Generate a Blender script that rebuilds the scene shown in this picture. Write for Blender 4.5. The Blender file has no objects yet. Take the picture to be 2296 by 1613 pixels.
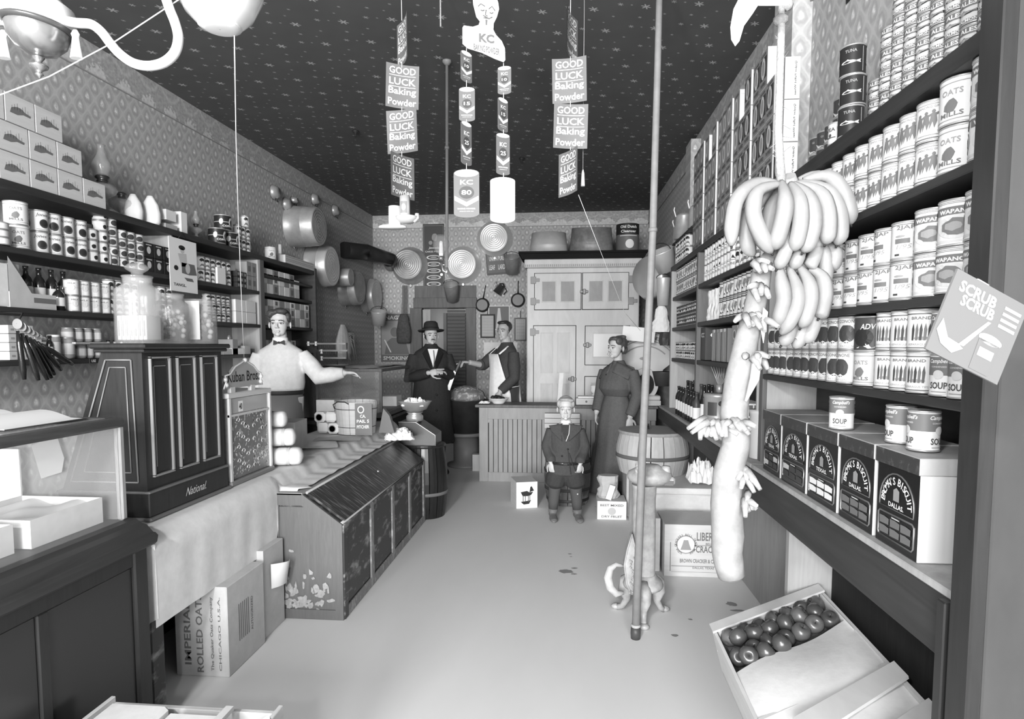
import bpy, bmesh, math, random
from mathutils import Vector, Matrix, kdtree, noise
R = random.Random(7)
PI = math.pi
sc = bpy.context.scene
COL = sc.collection
# ------------------------------------------------------------------ camera
W_, H_ = 2296.0, 1613.0
FPX, PITCH, EYE, VPX, VPY = 1350.0, math.radians(4.0), 1.5, 1270.0, 777.0
YAW = math.atan((VPX - W_/2)*math.cos(PITCH)/FPX)
CYP = VPY + FPX*math.tan(PITCH)
cam_d = bpy.data.cameras.new('camera'); cam = bpy.data.objects.new('camera', cam_d); COL.objects.link(cam)
cam.location = (0, 0, EYE); cam.rotation_euler = (PI/2 - PITCH, 0, YAW)
cam_d.sensor_fit = 'HORIZONTAL'; cam_d.sensor_width = 36.0
cam_d.lens = 36.0*FPX/W_; cam_d.shift_y = (CYP - H_/2)/W_; cam_d.clip_start = 0.05
sc.camera = cam
_f = Vector((-math.sin(YAW)*math.cos(PITCH), math.cos(YAW)*math.cos(PITCH), -math.sin(PITCH)))
_r = Vector((math.cos(YAW), math.sin(YAW), 0)); _u = _r.cross(_f)
def P(px, py, X=None, Y=None, Z=None):
    """the point of the room seen at photo pixel (px,py) on the plane x=X, y=Y or z=Z"""
    d = _f + _r*((px - W_/2)/FPX) - _u*((py - CYP)/FPX)
    t = X/d.x if X is not None else (Y/d.y if Y is not None else (Z - EYE)/d.z)
    return Vector((d.x*t, d.y*t, EYE + d.z*t))
def PX(px, Y): return P(px, 777, Y=Y).x
def PZ(px, py, Y): return P(px, py, Y=Y).z
# ------------------------------------------------------------------ world, lamps, exposure
wd = bpy.data.worlds.new('world'); sc.world = wd; wd.use_nodes = True
wd.node_tree.nodes['Background'].inputs[0].default_value = (1, 1, 1, 1)
wd.node_tree.nodes['Background'].inputs[1].default_value = 1.3
def area(name, loc, target, sx, sy, power):
    l = bpy.data.lights.new(name, 'AREA'); l.shape = 'RECTANGLE'; l.size = sx; l.size_y = sy; l.energy = power
    o = bpy.data.objects.new(name, l); COL.objects.link(o); o.location = loc
    o.rotation_euler = (Vector(target) - Vector(loc)).to_track_quat('-Z', 'Y').to_euler(); return o
area('flash_tray', (-1.0, -1.0, 2.55), (-0.3, 6.0, 1.5), 0.30, 0.16, 80)
area('flash_lamp', (-0.35, -0.7, 1.75), (-0.2, 6.0, 1.8), 0.12, 0.12, 16)
area('shop_window_left', (-1.9, -6.0, 2.1), (-1.3, 6, 1.7), 2.0, 3.0, 860)
area('shop_window_right', (0.9, -6.0, 2.1), (0.1, 6, 1.7), 1.8, 3.0, 520)
area('back_room_fill', (-1.9, 10.6, 1.9), (-1.5, 9.0, 1.2), 0.6, 1.2, 14)  # added fill light for the room behind the doorway; no window there
sc.view_settings.view_transform = 'Standard'; sc.view_settings.look = 'None'
sc.view_settings.exposure = 0.27; sc.view_settings.gamma = 1.0; sc.view_settings.use_curve_mapping = False
# ------------------------------------------------------------------ materials
MATS = {}
def g2l(v): v /= 255.0; return v/12.92 if v <= 0.04045 else ((v+0.055)/1.055)**2.4
def mat(name, v, rough=0.7, metal=0.0, kind='plain', v2=None, scale=8.0, bump=0.0, spec=0.3, stretch=(1, 1, 1), alpha=None, trans=0.0, emit=None, amt=0.5):
    if name in MATS: return MATS[name]
    m = bpy.data.materials.new(name); m.use_nodes = True; nt = m.node_tree; N = nt.nodes; L = nt.links
    b = N['Principled BSDF']; c = g2l(v); b.inputs['Base Color'].default_value = (c, c, c, 1)
    b.inputs['Roughness'].default_value = rough; b.inputs['Metallic'].default_value = metal
    b.inputs['Specular IOR Level'].default_value = spec
    if trans: b.inputs['Transmission Weight'].default_value = trans
    if alpha is not None: b.inputs['Alpha'].default_value = alpha
    if emit: b.inputs['Emission Color'].default_value = (1, 1, 1, 1); b.inputs['Emission Strength'].default_value = emit
    if kind != 'plain':
        tc = N.new('ShaderNodeTexCoord'); mp = N.new('ShaderNodeMapping'); L.new(tc.outputs['Object'], mp.inputs[0]); mp.inputs['Scale'].default_value = stretch
        ns = N.new('ShaderNodeTexNoise'); ns.inputs['Scale'].default_value = scale; ns.inputs['Detail'].default_value = 6; ns.inputs['Roughness'].default_value = 0.6
        L.new(mp.outputs[0], ns.inputs['Vector'])
        if kind == 'wood': ns.inputs['Distortion'].default_value = 0.8
        rp = N.new('ShaderNodeValToRGB'); c2 = g2l(v2 if v2 is not None else v*0.75)
        if kind == 'worn': rp.color_ramp.elements[0].position = 0.52; rp.color_ramp.elements[1].position = 0.66
        else: rp.color_ramp.elements[0].position = 0.5 - amt*0.5; rp.color_ramp.elements[1].position = 0.5 + amt*0.5
        if kind == 'worn': a0, a1 = c, c2
        else: a0, a1 = c2, c
        rp.color_ramp.elements[0].color = (a0, a0, a0, 1); rp.color_ramp.elements[1].color = (a1, a1, a1, 1)
        L.new(ns.outputs[0], rp.inputs[0]); L.new(rp.outputs[0], b.inputs['Base Color'])
        if bump:
            bp = N.new('ShaderNodeBump'); bp.inputs['Strength'].default_value = bump; bp.inputs['Distance'].default_value = 0.004
            L.new(ns.outputs[0], bp.inputs['Height']); L.new(bp.outputs[0], b.inputs['Normal'])
    MATS[name] = m; return m
class NG:
    """tiny node-maths helper"""
    def __init__(s, m): s.nt = m.node_tree; s.N = s.nt.nodes; s.L = s.nt.links
    def m(s, op, a, b=None, c=None):
        n = s.N.new('ShaderNodeMath'); n.operation = op
        for i, v in enumerate((a, b, c)):
            if v is None: continue
            if isinstance(v, (int, float)): n.inputs[i].default_value = v
            else: s.L.new(v, n.inputs[i])
        return n.outputs[0]
    def mix(s, f, a, b):   # scalar mix
        return s.m('ADD', s.m('MULTIPLY', a, s.m('SUBTRACT', 1.0, f)), s.m('MULTIPLY', b, f))
    def step(s, x, e0, e1):
        n = s.N.new('ShaderNodeMapRange'); n.interpolation_type = 'SMOOTHSTEP'; s.L.new(x, n.inputs[0])
        n.inputs[1].default_value = e0; n.inputs[2].default_value = e1; return n.outputs[0]
def wallpaper(name, ax):
    """ogee trellis with a pale medallion in each cell, on world coordinates"""
    m = bpy.data.materials.new(name); m.use_nodes = True; g = NG(m); N = g.N
    b = N['Principled BSDF']; b.inputs['Roughness'].default_value = 0.85; b.inputs['Specular IOR Level'].default_value = 0.15
    ge = N.new('ShaderNodeNewGeometry'); sx = N.new('ShaderNodeSeparateXYZ'); g.L.new(ge.outputs['Position'], sx.inputs[0])
    ns = N.new('ShaderNodeTexNoise'); ns.inputs['Scale'].default_value = 70; ns.inputs['Detail'].default_value = 3; g.L.new(ge.outputs['Position'], ns.inputs['Vector'])
    wob = g.m('MULTIPLY', g.m('SUBTRACT', ns.outputs[0], 0.5), 0.10)
    u = g.m('ADD', g.m('DIVIDE', sx.outputs[ax], 0.116), wob); v = g.m('ADD', g.m('DIVIDE', sx.outputs[2], 0.150), wob)
    cu = g.m('COSINE', g.m('MULTIPLY', u, 2*PI)); cv = g.m('COSINE', g.m('MULTIPLY', v, 2*PI))
    f = g.m('ADD', g.m('MULTIPLY', cu, cv), g.m('MULTIPLY', g.m('ADD', cu, cv), 0.0))
    f2 = g.m('ABSOLUTE', g.m('ADD', cu, g.m('MULTIPLY', cv, 1.0)))       # zero on the trellis
    line = g.m('SUBTRACT', 1.0, g.step(f2, 0.10, 0.42))
    def cell(ou, ov):
        du = g.m('SUBTRACT', g.m('FRACT', g.m('ADD', u, ou)), 0.5); dv = g.m('SUBTRACT', g.m('FRACT', g.m('ADD', v, ov)), 0.5)
        dv2 = g.m('ADD', g.m('MULTIPLY', dv, 0.95), g.m('MULTIPLY', g.m('ABSOLUTE', du), 0.35))
        return g.m('SQRT', g.m('ADD', g.m('MULTIPLY', du, du), g.m('MULTIPLY', dv2, dv2)))
    d = g.m('MINIMUM', cell(0.5, 0.5), cell(0.0, 0.0))
    med = g.m('SUBTRACT', 1.0, g.step(d, 0.06, 0.15)); ring = g.m('SUBTRACT', 1.0, g.step(g.m('ABSOLUTE', g.m('SUBTRACT', d, 0.21)), 0.02, 0.08))
    nb = g.m('SUBTRACT', ns.outputs[0], 0.5)
    base = g2l(166); val = g.m('ADD', base, g.m('MULTIPLY', line, 0.055)); val = g.m('SUBTRACT', val, g.m('MULTIPLY', ring, 0.05))
    val = g.m('ADD', val, g.m('MULTIPLY', med, g.m('ADD', 0.19, g.m('MULTIPLY', nb, 0.8)))); val = g.m('ADD', val, g.m('MULTIPLY', nb, 0.07))
    cc = N.new('ShaderNodeCombineColor'); [g.L.new(val, cc.inputs[i]) for i in range(3)]
    g.L.new(cc.outputs[0], b.inputs['Base Color']); MATS[name] = m; return m
def frieze(name, ax):
    m = bpy.data.materials.new(name); m.use_nodes = True; g = NG(m); N = g.N
    b = N['Principled BSDF']; b.inputs['Roughness'].default_value = 0.85; b.inputs['Specular IOR Level'].default_value = 0.15
    ge = N.new('ShaderNodeNewGeometry'); sx = N.new('ShaderNodeSeparateXYZ'); g.L.new(ge.outputs['Position'], sx.inputs[0])
    tc = N.new('ShaderNodeTexCoord'); so = N.new('ShaderNodeSeparateXYZ'); g.L.new(tc.outputs['Generated'], so.inputs[0])
    ns = N.new('ShaderNodeTexNoise'); ns.inputs['Scale'].default_value = 45; ns.inputs['Detail'].default_value = 5; g.L.new(ge.outputs['Position'], ns.inputs['Vector'])
    u = g.m('DIVIDE', sx.outputs[ax], 0.23); a = g.m('ABSOLUTE', g.m('SINE', g.m('MULTIPLY', u, PI)))
    h = so.outputs[2]
    edge = g.m('ADD', g.m('MULTIPLY', a, 0.26), g.m('ADD', 0.18, g.m('MULTIPLY', g.m('SUBTRACT', ns.outputs[0], 0.5), 0.5)))
    top = g.m('SUBTRACT', 1.0, g.step(g.m('SUBTRACT', h, edge), -0.03, 0.05))
    swag = g.m('SUBTRACT', 1.0, g.step(g.m('ABSOLUTE', g.m('SUBTRACT', h, g.m('SUBTRACT', 0.80, g.m('MULTIPLY', a, 0.22)))), 0.0, 0.07))
    val = g.m('ADD', g2l(160), g.m('MULTIPLY', top, 0.18)); val = g.m('ADD', val, g.m('MULTIPLY', swag, 0.08)); val = g.m('ADD', val, g.m('MULTIPLY', g.m('SUBTRACT', ns.outputs[0], 0.5), 0.35))
    cc = N.new('ShaderNodeCombineColor'); [g.L.new(val, cc.inputs[i]) for i in range(3)]
    g.L.new(cc.outputs[0], b.inputs['Base Color']); MATS[name] = m; return m
def star_ceiling(name):
    m = bpy.data.materials.new(name); m.use_nodes = True; g = NG(m); N = g.N
    b = N['Principled BSDF']; b.inputs['Roughness'].default_value = 0.8; b.inputs['Specular IOR Level'].default_value = 0.2
    ge = N.new('ShaderNodeNewGeometry'); sx = N.new('ShaderNodeSeparateXYZ'); g.L.new(ge.outputs['Position'], sx.inputs[0])
    p, q = 0.28, 0.24
    def stars(ou, ov, size, k=1):
        v = g.m('ADD', g.m('DIVIDE', sx.outputs[1], q/k), ov)
        u = g.m('ADD', g.m('SUBTRACT', g.m('DIVIDE', sx.outputs[0], p/k), g.m('MULTIPLY', sx.outputs[1], 0.08*k/q/p)), ou)
        du = g.m('MULTIPLY', g.m('SUBTRACT', g.m('FRACT', u), 0.5), p/k); dv = g.m('MULTIPLY', g.m('SUBTRACT', g.m('FRACT', v), 0.5), q/k)
        r = g.m('SQRT', g.m('ADD', g.m('MULTIPLY', du, du), g.m('MULTIPLY', dv, dv))); an = g.m('ARCTAN2', du, dv)
        rad = g.m('MULTIPLY', size, g.m('ADD', 0.60, g.m('MULTIPLY', g.m('COSINE', g.m('MULTIPLY', an, 6.0)), 0.40)))
        return g.m('SUBTRACT', 1.0, g.step(g.m('SUBTRACT', r, rad), -0.003, 0.004))
    s = g.m('MAXIMUM', stars(0.1, 0.2, 0.026), g.m('MULTIPLY', stars(0.55, 0.35, 0.015), 0.8))
    s2 = g.m('MAXIMUM', stars(0.3, 0.75, 0.010), stars(0.8, 0.85, 0.008))
    s3 = g.m('MAXIMUM', stars(0.35, 0.3, 0.006), stars(0.05, 0.6, 0.006))
    ns = N.new('ShaderNodeTexNoise'); ns.inputs['Scale'].default_value = 5; g.L.new(ge.outputs['Position'], ns.inputs['Vector'])
    val = g.m('ADD', g2l(92), g.m('MULTIPLY', g.m('SUBTRACT', ns.outputs[0], 0.5), 0.03))
    val = g.m('ADD', val, g.m('MULTIPLY', g.m('MAXIMUM', s, g.m('MULTIPLY', g.m('MAXIMUM', s2, s3), 0.8)), 0.36))
    cc = N.new('ShaderNodeCombineColor'); [g.L.new(val, cc.inputs[i]) for i in range(3)]
    g.L.new(cc.outputs[0], b.inputs['Base Color']); MATS[name] = m; return m
def beads_mat(): pass
M_DARK = mat('dark_stained_wood', 62, 0.5, kind='wood', v2=40, scale=6, stretch=(1, 0.25, 4), amt=0.6)
M_BLACKW = mat('black_brown_wood', 44, 0.38, kind='wood', v2=28, scale=9, stretch=(6, 6, 0.5), amt=0.6, spec=0.45)
M_MIDW = mat('worn_brown_wood', 112, 0.6, kind='wood', v2=78, scale=7, stretch=(4, 4, 0.4), amt=0.7, bump=0.2)
M_LIGHTW = mat('bare_pine_wood', 178, 0.7, kind='wood', v2=140, scale=6, stretch=(5, 5, 0.35), amt=0.8, bump=0.15)
M_PALEW = mat('pale_box_wood', 205, 0.75, kind='wood', v2=180, scale=6, stretch=(0.6, 0.6, 6), amt=0.8)
M_PAINT = mat('scuffed_dark_paint', 58, 0.45, kind='worn', v2=150, scale=9, stretch=(1.5, 0.6, 1.5), spec=0.4)
M_WHITE = mat('white_paper', 224, 0.8); M_CREAM = mat('cream_paper', 214, 0.8, kind='noise', v2=200, scale=30)
M_CARD = mat('cardboard', 186, 0.8, kind='noise', v2=170, scale=14); M_CLOTH = mat('white_cloth', 218, 0.9, kind='noise', v2=204, scale=25, bump=0.2)
M_INK = mat('black_ink', 38, 0.6); M_GREYINK = mat('grey_ink', 105, 0.7); M_MIDINK = mat('pale_grey_ink', 160, 0.7)
M_TIN = mat('tinplate', 190, 0.36, 0.5, 'noise', 150, 5, amt=0.7); M_GALV = mat('galvanised_iron', 178, 0.42, 0.35, 'noise', 138, 9, amt=0.6)
M_ALU = mat('bright_aluminium', 214, 0.36, 0.4, 'noise', 184, 4, amt=0.8); M_IRON = mat('black_cast_iron', 46, 0.5, 0.3)
M_BRASS = mat('brass', 168, 0.3, 0.8); M_GLASS = mat('clear_glass', 250, 0.03, trans=0.0, spec=0.6, alpha=0.16); M_JAR = mat('pressed_glass', 175, 0.08, spec=0.8, alpha=0.24)
M_PANE = mat('case_glass', 235, 0.03, spec=0.7, alpha=0.10)
M_STRING = mat('cotton_string', 225, 0.9); M_ROPE = mat('hemp_rope', 172, 0.95, kind='noise', v2=130, scale=120, bump=0.5)
M_SKIN = mat('skin', 184, 0.5, spec=0.3); M_SKIN2 = mat('tanned_skin', 166, 0.5, spec=0.3)
# ------------------------------------------------------------------ mesh builder
_tc = {}
def text2d(s, bold=0.02):
    k = (s, bold)
    if k in _tc: return _tc[k]
    c = bpy.data.curves.new('t', 'FONT'); c.body = s; c.offset = bold; c.resolution_u = 2
    o = bpy.data.objects.new('t', c); COL.objects.link(o); bpy.context.view_layer.update()
    me = o.to_mesh(); v = [(p.co.x, p.co.y) for p in me.vertices]; f = [tuple(p.vertices) for p in me.polygons]
    o.to_mesh_clear(); bpy.data.objects.remove(o); bpy.data.curves.remove(c)
    if v:
        x0 = min(p[0] for p in v); x1 = max(p[0] for p in v); y0 = min(p[1] for p in v); y1 = max(p[1] for p in v)
        v = [((x-x0)/max(1e-6, y1-y0), (y-y0)/max(1e-6, y1-y0)) for x, y in v]; w = (x1-x0)/max(1e-6, y1-y0)
    else: w = 0
    _tc[k] = (v, f, w); return _tc[k]
class MB:
    def __init__(s): s.v = []; s.f = []; s.m = []; s.sm = []
    def add(s, vs, fs, m=0, smooth=False):
        n = len(s.v); s.v += [tuple(p) for p in vs]; s.f += [tuple(i+n for i in q) for q in fs]; s.m += [m]*len(fs); s.sm += [smooth]*len(fs); return n
    def box(s, x0, x1, y0, y1, z0, z1, m=0, bev=0.0, mx=None):
        if x0 > x1: x0, x1 = x1, x0
        if y0 > y1: y0, y1 = y1, y0
        if z0 > z1: z0, z1 = z1, z0
        b = min(bev, (x1-x0)*0.45, (y1-y0)*0.45, (z1-z0)*0.45)
        if b <= 0:
            vs = [(x, y, z) for x in (x0, x1) for y in (y0, y1) for z in (z0, z1)]
            fs = [(0, 1, 3, 2), (4, 6, 7, 5), (0, 4, 5, 1), (2, 3, 7, 6), (0, 2, 6, 4), (1, 5, 7, 3)]
        else:
            vs = []; idx = {}
            for i, x in enumerate((x0, x1)):
                for j, y in enumerate((y0, y1)):
                    for k, z in enumerate((z0, z1)):
                        sx = b if i == 0 else -b; sy = b if j == 0 else -b; sz = b if k == 0 else -b
                        idx[i, j, k] = len(vs); vs += [(x, y+sy, z+sz), (x+sx, y, z+sz), (x+sx, y+sy, z)]
            I = lambda i, j, k, a: idx[i, j, k]+a
            fs = [(I(i, 0, 0, 0), I(i, 0, 1, 0), I(i, 1, 1, 0), I(i, 1, 0, 0)) for i in (0, 1)]
            fs += [(I(0, j, 0, 1), I(0, j, 1, 1), I(1, j, 1, 1), I(1, j, 0, 1)) for j in (0, 1)]
            fs += [(I(0, 0, k, 2), I(0, 1, k, 2), I(1, 1, k, 2), I(1, 0, k, 2)) for k in (0, 1)]
            for j in (0, 1):
                for k in (0, 1): fs.append((I(0, j, k, 1), I(1, j, k, 1), I(1, j, k, 2), I(0, j, k, 2)))
            for i in (0, 1):
                for k in (0, 1): fs.append((I(i, 0, k, 0), I(i, 1, k, 0), I(i, 1, k, 2), I(i, 0, k, 2)))
            for i in (0, 1):
                for j in (0, 1): fs.append((I(i, j, 0, 0), I(i, j, 1, 0), I(i, j, 1, 1), I(i, j, 0, 1)))
            for i in (0, 1):
                for j in (0, 1):
                    for k in (0, 1): fs.append((I(i, j, k, 0), I(i, j, k, 1), I(i, j, k, 2)))
        if mx is not None: vs = [mx @ Vector(p) for p in vs]
        s.add(vs, fs, m)
    def quad(s, a, b, c, d, m=0): s.add([a, b, c, d], [(0, 1, 2, 3)], m)
    def poly(s, pts, m=0): s.add(pts, [tuple(range(len(pts)))], m)
    def prism(s, pts, ext, m=0):
        n = len(pts); e = Vector(ext); vs = [Vector(p) for p in pts] + [Vector(p)+e for p in pts]
        s.add(vs, [tuple(range(n)), tuple(range(2*n-1, n-1, -1))] + [(i, (i+1) % n, n+(i+1) % n, n+i) for i in range(n)], m)
    def lathe(s, prof, n=20, c=(0, 0, 0), m=0, mx=None, sx=1.0, sy=1.0, smooth=True, cap=True):
        c = Vector(c); vs = []
        for r, z in prof:
            for i in range(n):
                a = 2*PI*i/n; p = Vector((r*math.cos(a)*sx, r*math.sin(a)*sy, z)); vs.append(c + (mx @ p if mx is not None else p))
        fs = [(k*n+i, k*n+(i+1) % n, (k+1)*n+(i+1) % n, (k+1)*n+i) for k in range(len(prof)-1) for i in range(n)]
        st = s.add(vs, fs, m, smooth)
        if cap:
            cf = []
            if prof[0][0] > 1e-5: cf.append(tuple(range(n-1, -1, -1)))
            if prof[-1][0] > 1e-5: cf.append(tuple(range((len(prof)-1)*n, len(prof)*n)))
            for q in cf: s.f.append(tuple(i+st for i in q)); s.m.append(m); s.sm.append(False)
    def tube(s, pts, rad, n=8, m=0, cap=True, flat=1.0):
        pts = [Vector(p) for p in pts]; k = len(pts)
        if isinstance(rad, (int, float)): rad = [rad]*k
        vs = []; prev = None
        for i, p in enumerate(pts):
            t = (pts[min(i+1, k-1)] - pts[max(i-1, 0)]);
            t = t.normalized() if t.length > 1e-9 else Vector((0, 0, 1))
            if prev is None:
                ref = Vector((0, 0, 1)) if abs(t.z) < 0.9 else Vector((1, 0, 0)); a = t.cross(ref).normalized()
            else: a = (prev - t*prev.dot(t)); a = a.normalized() if a.length > 1e-6 else t.orthogonal().normalized()
            prev = a; b = t.cross(a)
            for j in range(n):
                an = 2*PI*j/n; vs.append(p + a*(rad[i]*math.cos(an)) + b*(rad[i]*flat*math.sin(an)))
        fs = [(i*n+j, i*n+(j+1) % n, (i+1)*n+(j+1) % n, (i+1)*n+j) for i in range(k-1) for j in range(n)]
        st = s.add(vs, fs, m, True)
        if cap:
            s.f.append(tuple(st+i for i in range(n-1, -1, -1))); s.f.append(tuple(st+(k-1)*n+i for i in range(n))); s.m += [m, m]; s.sm += [False, False]
    def ball(s, c, r, n=12, m=0, sc3=(1, 1, 1), mx=None):
        k = max(4, n//2); prof = [(max(1e-6, math.sin(PI*i/k))*r, -math.cos(PI*i/k)*r) for i in range(k+1)]
        M = Matrix.Diagonal((*sc3, 1)).to_3x3(); M = (mx @ M) if mx is not None else M
        s.lathe(prof, n, c, m, M, cap=False)
    def loft(s, rings, m=0, cap=True, smooth=True):
        n = len(rings[0]); vs = [p for r in rings for p in r]
        fs = [(i*n+j, i*n+(j+1) % n, (i+1)*n+(j+1) % n, (i+1)*n+j) for i in range(len(rings)-1) for j in range(n)]
        st = s.add(vs, fs, m, smooth)
        if cap:
            s.f.append(tuple(st+i for i in range(n-1, -1, -1))); s.f.append(tuple(st+(len(rings)-1)*n+i for i in range(n))); s.m += [m, m]; s.sm += [False, False]
    def grid(s, fn, nu, nv, m=0, smooth=True):
        vs = [fn(i/nu, j/nv) for j in range(nv+1) for i in range(nu+1)]; w = nu+1
        s.add(vs, [(j*w+i, j*w+i+1, (j+1)*w+i+1, (j+1)*w+i) for j in range(nv) for i in range(nu)], m, smooth)
    def decal(s, pts, tm, m=0, rings=2):
        """star-shaped 2-D outline laid on a surface by tm(u,v)"""
        cx = sum(p[0] for p in pts)/len(pts); cy = sum(p[1] for p in pts)/len(pts); n = len(pts)
        vs = [tm(cx, cy)]
        for k in range(1, rings+1): vs += [tm(cx+(x-cx)*k/rings, cy+(y-cy)*k/rings) for x, y in pts]
        fs = [(0, 1+i, 1+(i+1) % n) for i in range(n)]
        for k in range(1, rings): fs += [(1+(k-1)*n+i, 1+k*n+i, 1+k*n+(i+1) % n, 1+(k-1)*n+(i+1) % n) for i in range(n)]
        s.add(vs, fs, m)
    def rect(s, u0, u1, v0, v1, tm, m=0, n=1):
        vs = [];
        for i in range(n+1): u = u0+(u1-u0)*i/n; vs += [tm(u, v0), tm(u, v1)]
        s.add(vs, [(2*i, 2*i+2, 2*i+3, 2*i+1) for i in range(n)], m, n > 1)
    def text(s, t, u, v, h, tm, m=0, w=None, bold=0.02, align='c', shear=0.0):
        vs, fs, tw = text2d(t, bold)
        if not vs: return
        k = (w/tw) if (w and tw) else h
        if not w: w = tw*h
        off = {'c': -w/2, 'l': 0, 'r': -w}[align]
        s.add([tm(u+off+x*k+shear*y*h, v+y*h) for x, y in vs], fs, m)
    def arctext(s, t, cu, cv, r, a0, a1, h, tm, m=0, bold=0.02):
        """letters along an arc from angle a0 to a1 (degrees, 90 is up)"""
        n = len(t)
        for i, ch in enumerate(t):
            if ch == ' ': continue
            a = math.radians(a0+(a1-a0)*(i+0.5)/n); vs, fs, tw = text2d(ch, bold)
            if ch in "'.": vs = [(x*.3, y*.3+(.75 if ch == "'" else 0)) for x, y in vs]; tw *= .3
            w = tw*h; ca, sa = math.cos(a-PI/2), math.sin(a-PI/2)
            q = []
            for x, y in vs:
                x = (x-tw/2)*h; y = y*h; rr = r
                q.append(tm(cu + r*math.cos(a) + x*ca - y*sa, cv + r*math.sin(a) + x*sa + y*ca))
            s.add(q, fs, m)
    def xf(s, M, start=0): s.v = s.v[:start] + [tuple(M @ Vector(p)) for p in s.v[start:]]; return s
    def mesh(s, name, mats):
        me = bpy.data.meshes.new(name); me.from_pydata(s.v, [], s.f)
        for m in (mats if isinstance(mats, (list, tuple)) else [mats]): me.materials.append(m)
        me.polygons.foreach_set('material_index', s.m); me.polygons.foreach_set('use_smooth', s.sm); me.update(); return me
    def build(s, name, mats, parent=None, label=None, cat=None, group=None, kind=None, loc=None):
        """loc: world origin; vertices are given in world coordinates unless parented (then in the parent's frame)"""
        if loc is not None and parent is None: s.v = [(p[0]-loc[0], p[1]-loc[1], p[2]-loc[2]) for p in s.v]
        me = s.mesh(name, mats); o = bpy.data.objects.new(name, me); COL.objects.link(o)
        if loc is not None: o.location = loc
        if parent is not None: o.parent = parent
        tag(o, label, cat, group, kind); return o
def tag(o, label=None, cat=None, group=None, kind=None):
    if label: o['label'] = label
    if cat: o['category'] = cat
    if group: o['group'] = group
    if kind: o['kind'] = kind
    return o
def thing(name, loc, label, cat, group=None, rz=0.0):
    o = bpy.data.objects.new(name, None); COL.objects.link(o); o.location = loc; o.rotation_euler = (0, 0, rz); o.empty_display_size = 0.05
    return tag(o, label, cat, group)
def part(mb, name, mats, parent, label=None, kind=None): return mb.build(name, mats, parent, label=label, kind=kind)
def dup(root, loc, rz=None, label=None, group=None, cat=None, scale=None):
    r = root.copy(); COL.objects.link(r); r.location = loc
    if rz is not None: r.rotation_euler = (r.rotation_euler[0], r.rotation_euler[1], rz)
    if scale is not None: r.scale = scale if isinstance(scale, (tuple, list)) else (scale,)*3
    if label: r['label'] = label
    if group: r['group'] = group
    if cat: r['category'] = cat
    for ch in list(root.children):
        c = ch.copy(); COL.objects.link(c); c.parent = r
        for gch in list(ch.children): d = gch.copy(); COL.objects.link(d); d.parent = c
    return r
ORD = 'first second third fourth fifth sixth seventh eighth ninth tenth eleventh twelfth thirteenth fourteenth fifteenth sixteenth seventeenth eighteenth nineteenth twentieth twenty-first twenty-second twenty-third twenty-fourth twenty-fifth twenty-sixth'.split()
def cylmap(r, z0=0.0, a0=-PI/2): return lambda u, v: Vector((r*math.cos(a0+u/r), r*math.sin(a0+u/r), z0+v))
def planemap(o, ux, uy, lift=0.0):
    o = Vector(o); ux = Vector(ux).normalized(); uy = Vector(uy).normalized(); nn = ux.cross(uy)*lift
    return lambda u, v: o + ux*u + uy*v + nn
def Rz(a): return Matrix.Rotation(a, 4, 'Z')
def TR(x, y, z): return Matrix.Translation((x, y, z))
# ================================================================== the room
XL, XR, YB, YF = -2.87, 1.154, 8.84, -1.6
def ceil_z(x, y): return 3.425 + 0.004*(x-XL)/4.0 - 0.10*(YB-y)/5.35
def struct(name, mb, m, parent=None): return mb.build(name, m, parent, kind='structure')
WPX, WPY = wallpaper('wallpaper_side', 1), wallpaper('wallpaper_back', 0)
FRX, FRY = frieze('frieze_side', 1), frieze('frieze_back', 0)
M_FLOOR = mat('worn_floor', 214, 0.75, kind='noise', v2=200, scale=2.2, stretch=(1, 0.35, 1), amt=0.9, bump=0.1)
fl = MB(); fl.box(XL-0.1, XR+0.9, YF, YB+2.2, -0.06, 0); struct('floor', fl, M_FLOOR)
c = MB(); cz = lambda x, y: ceil_z(x, y)
xs = (XL-0.1, XR+0.9); ys = (YF, YB+0.1)
pts = [(xs[0], ys[0]), (xs[1], ys[0]), (xs[1], ys[1]), (xs[0], ys[1])]
c.prism([(x, y, cz(x, y)) for x, y in pts], (0, 0, 0.08)); struct('ceiling', c, star_ceiling('starred_ceiling_paper'))
def wall_x(name, x0, x1, y0, y1, m):
    b = MB(); b.add([(x, y, z) for x in (x0, x1) for y in (y0, y1) for z in (0, ceil_z(x, y)+0.02)], [(0, 1, 3, 2), (4, 6, 7, 5), (0, 4, 5, 1), (2, 3, 7, 6), (0, 2, 6, 4), (1, 5, 7, 3)]); return struct(name, b, m)
wall_x('wall_left', XL-0.12, XL, YF, YB+0.1, WPX)
wall_x('wall_right', XR, XR+0.12, 1.2, YB+0.1, WPX)
b = MB(); b.box(XR+0.12, XR+0.9, 1.0, 1.2, 0, 3.35); struct('wall_front', b, WPY)
wall_x('wall_right', XR+0.8, XR+0.9, YF, 1.0, WPX)
# back wall with the doorway: opening between dx0..dx1
dx0, dx1, dzt = P(947, 800, Y=YB).x, P(1046, 800, Y=YB).x, P(1000, 691, Y=YB).z
b = MB(); b.box(XL, dx0, YB, YB+0.12, 0, 3.5); b.box(dx1, XR+0.1, YB, YB+0.12, 0, 3.5); b.box(dx0, dx1, YB, YB+0.12, dzt, 3.5); struct('wall_back', b, WPY)
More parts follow.
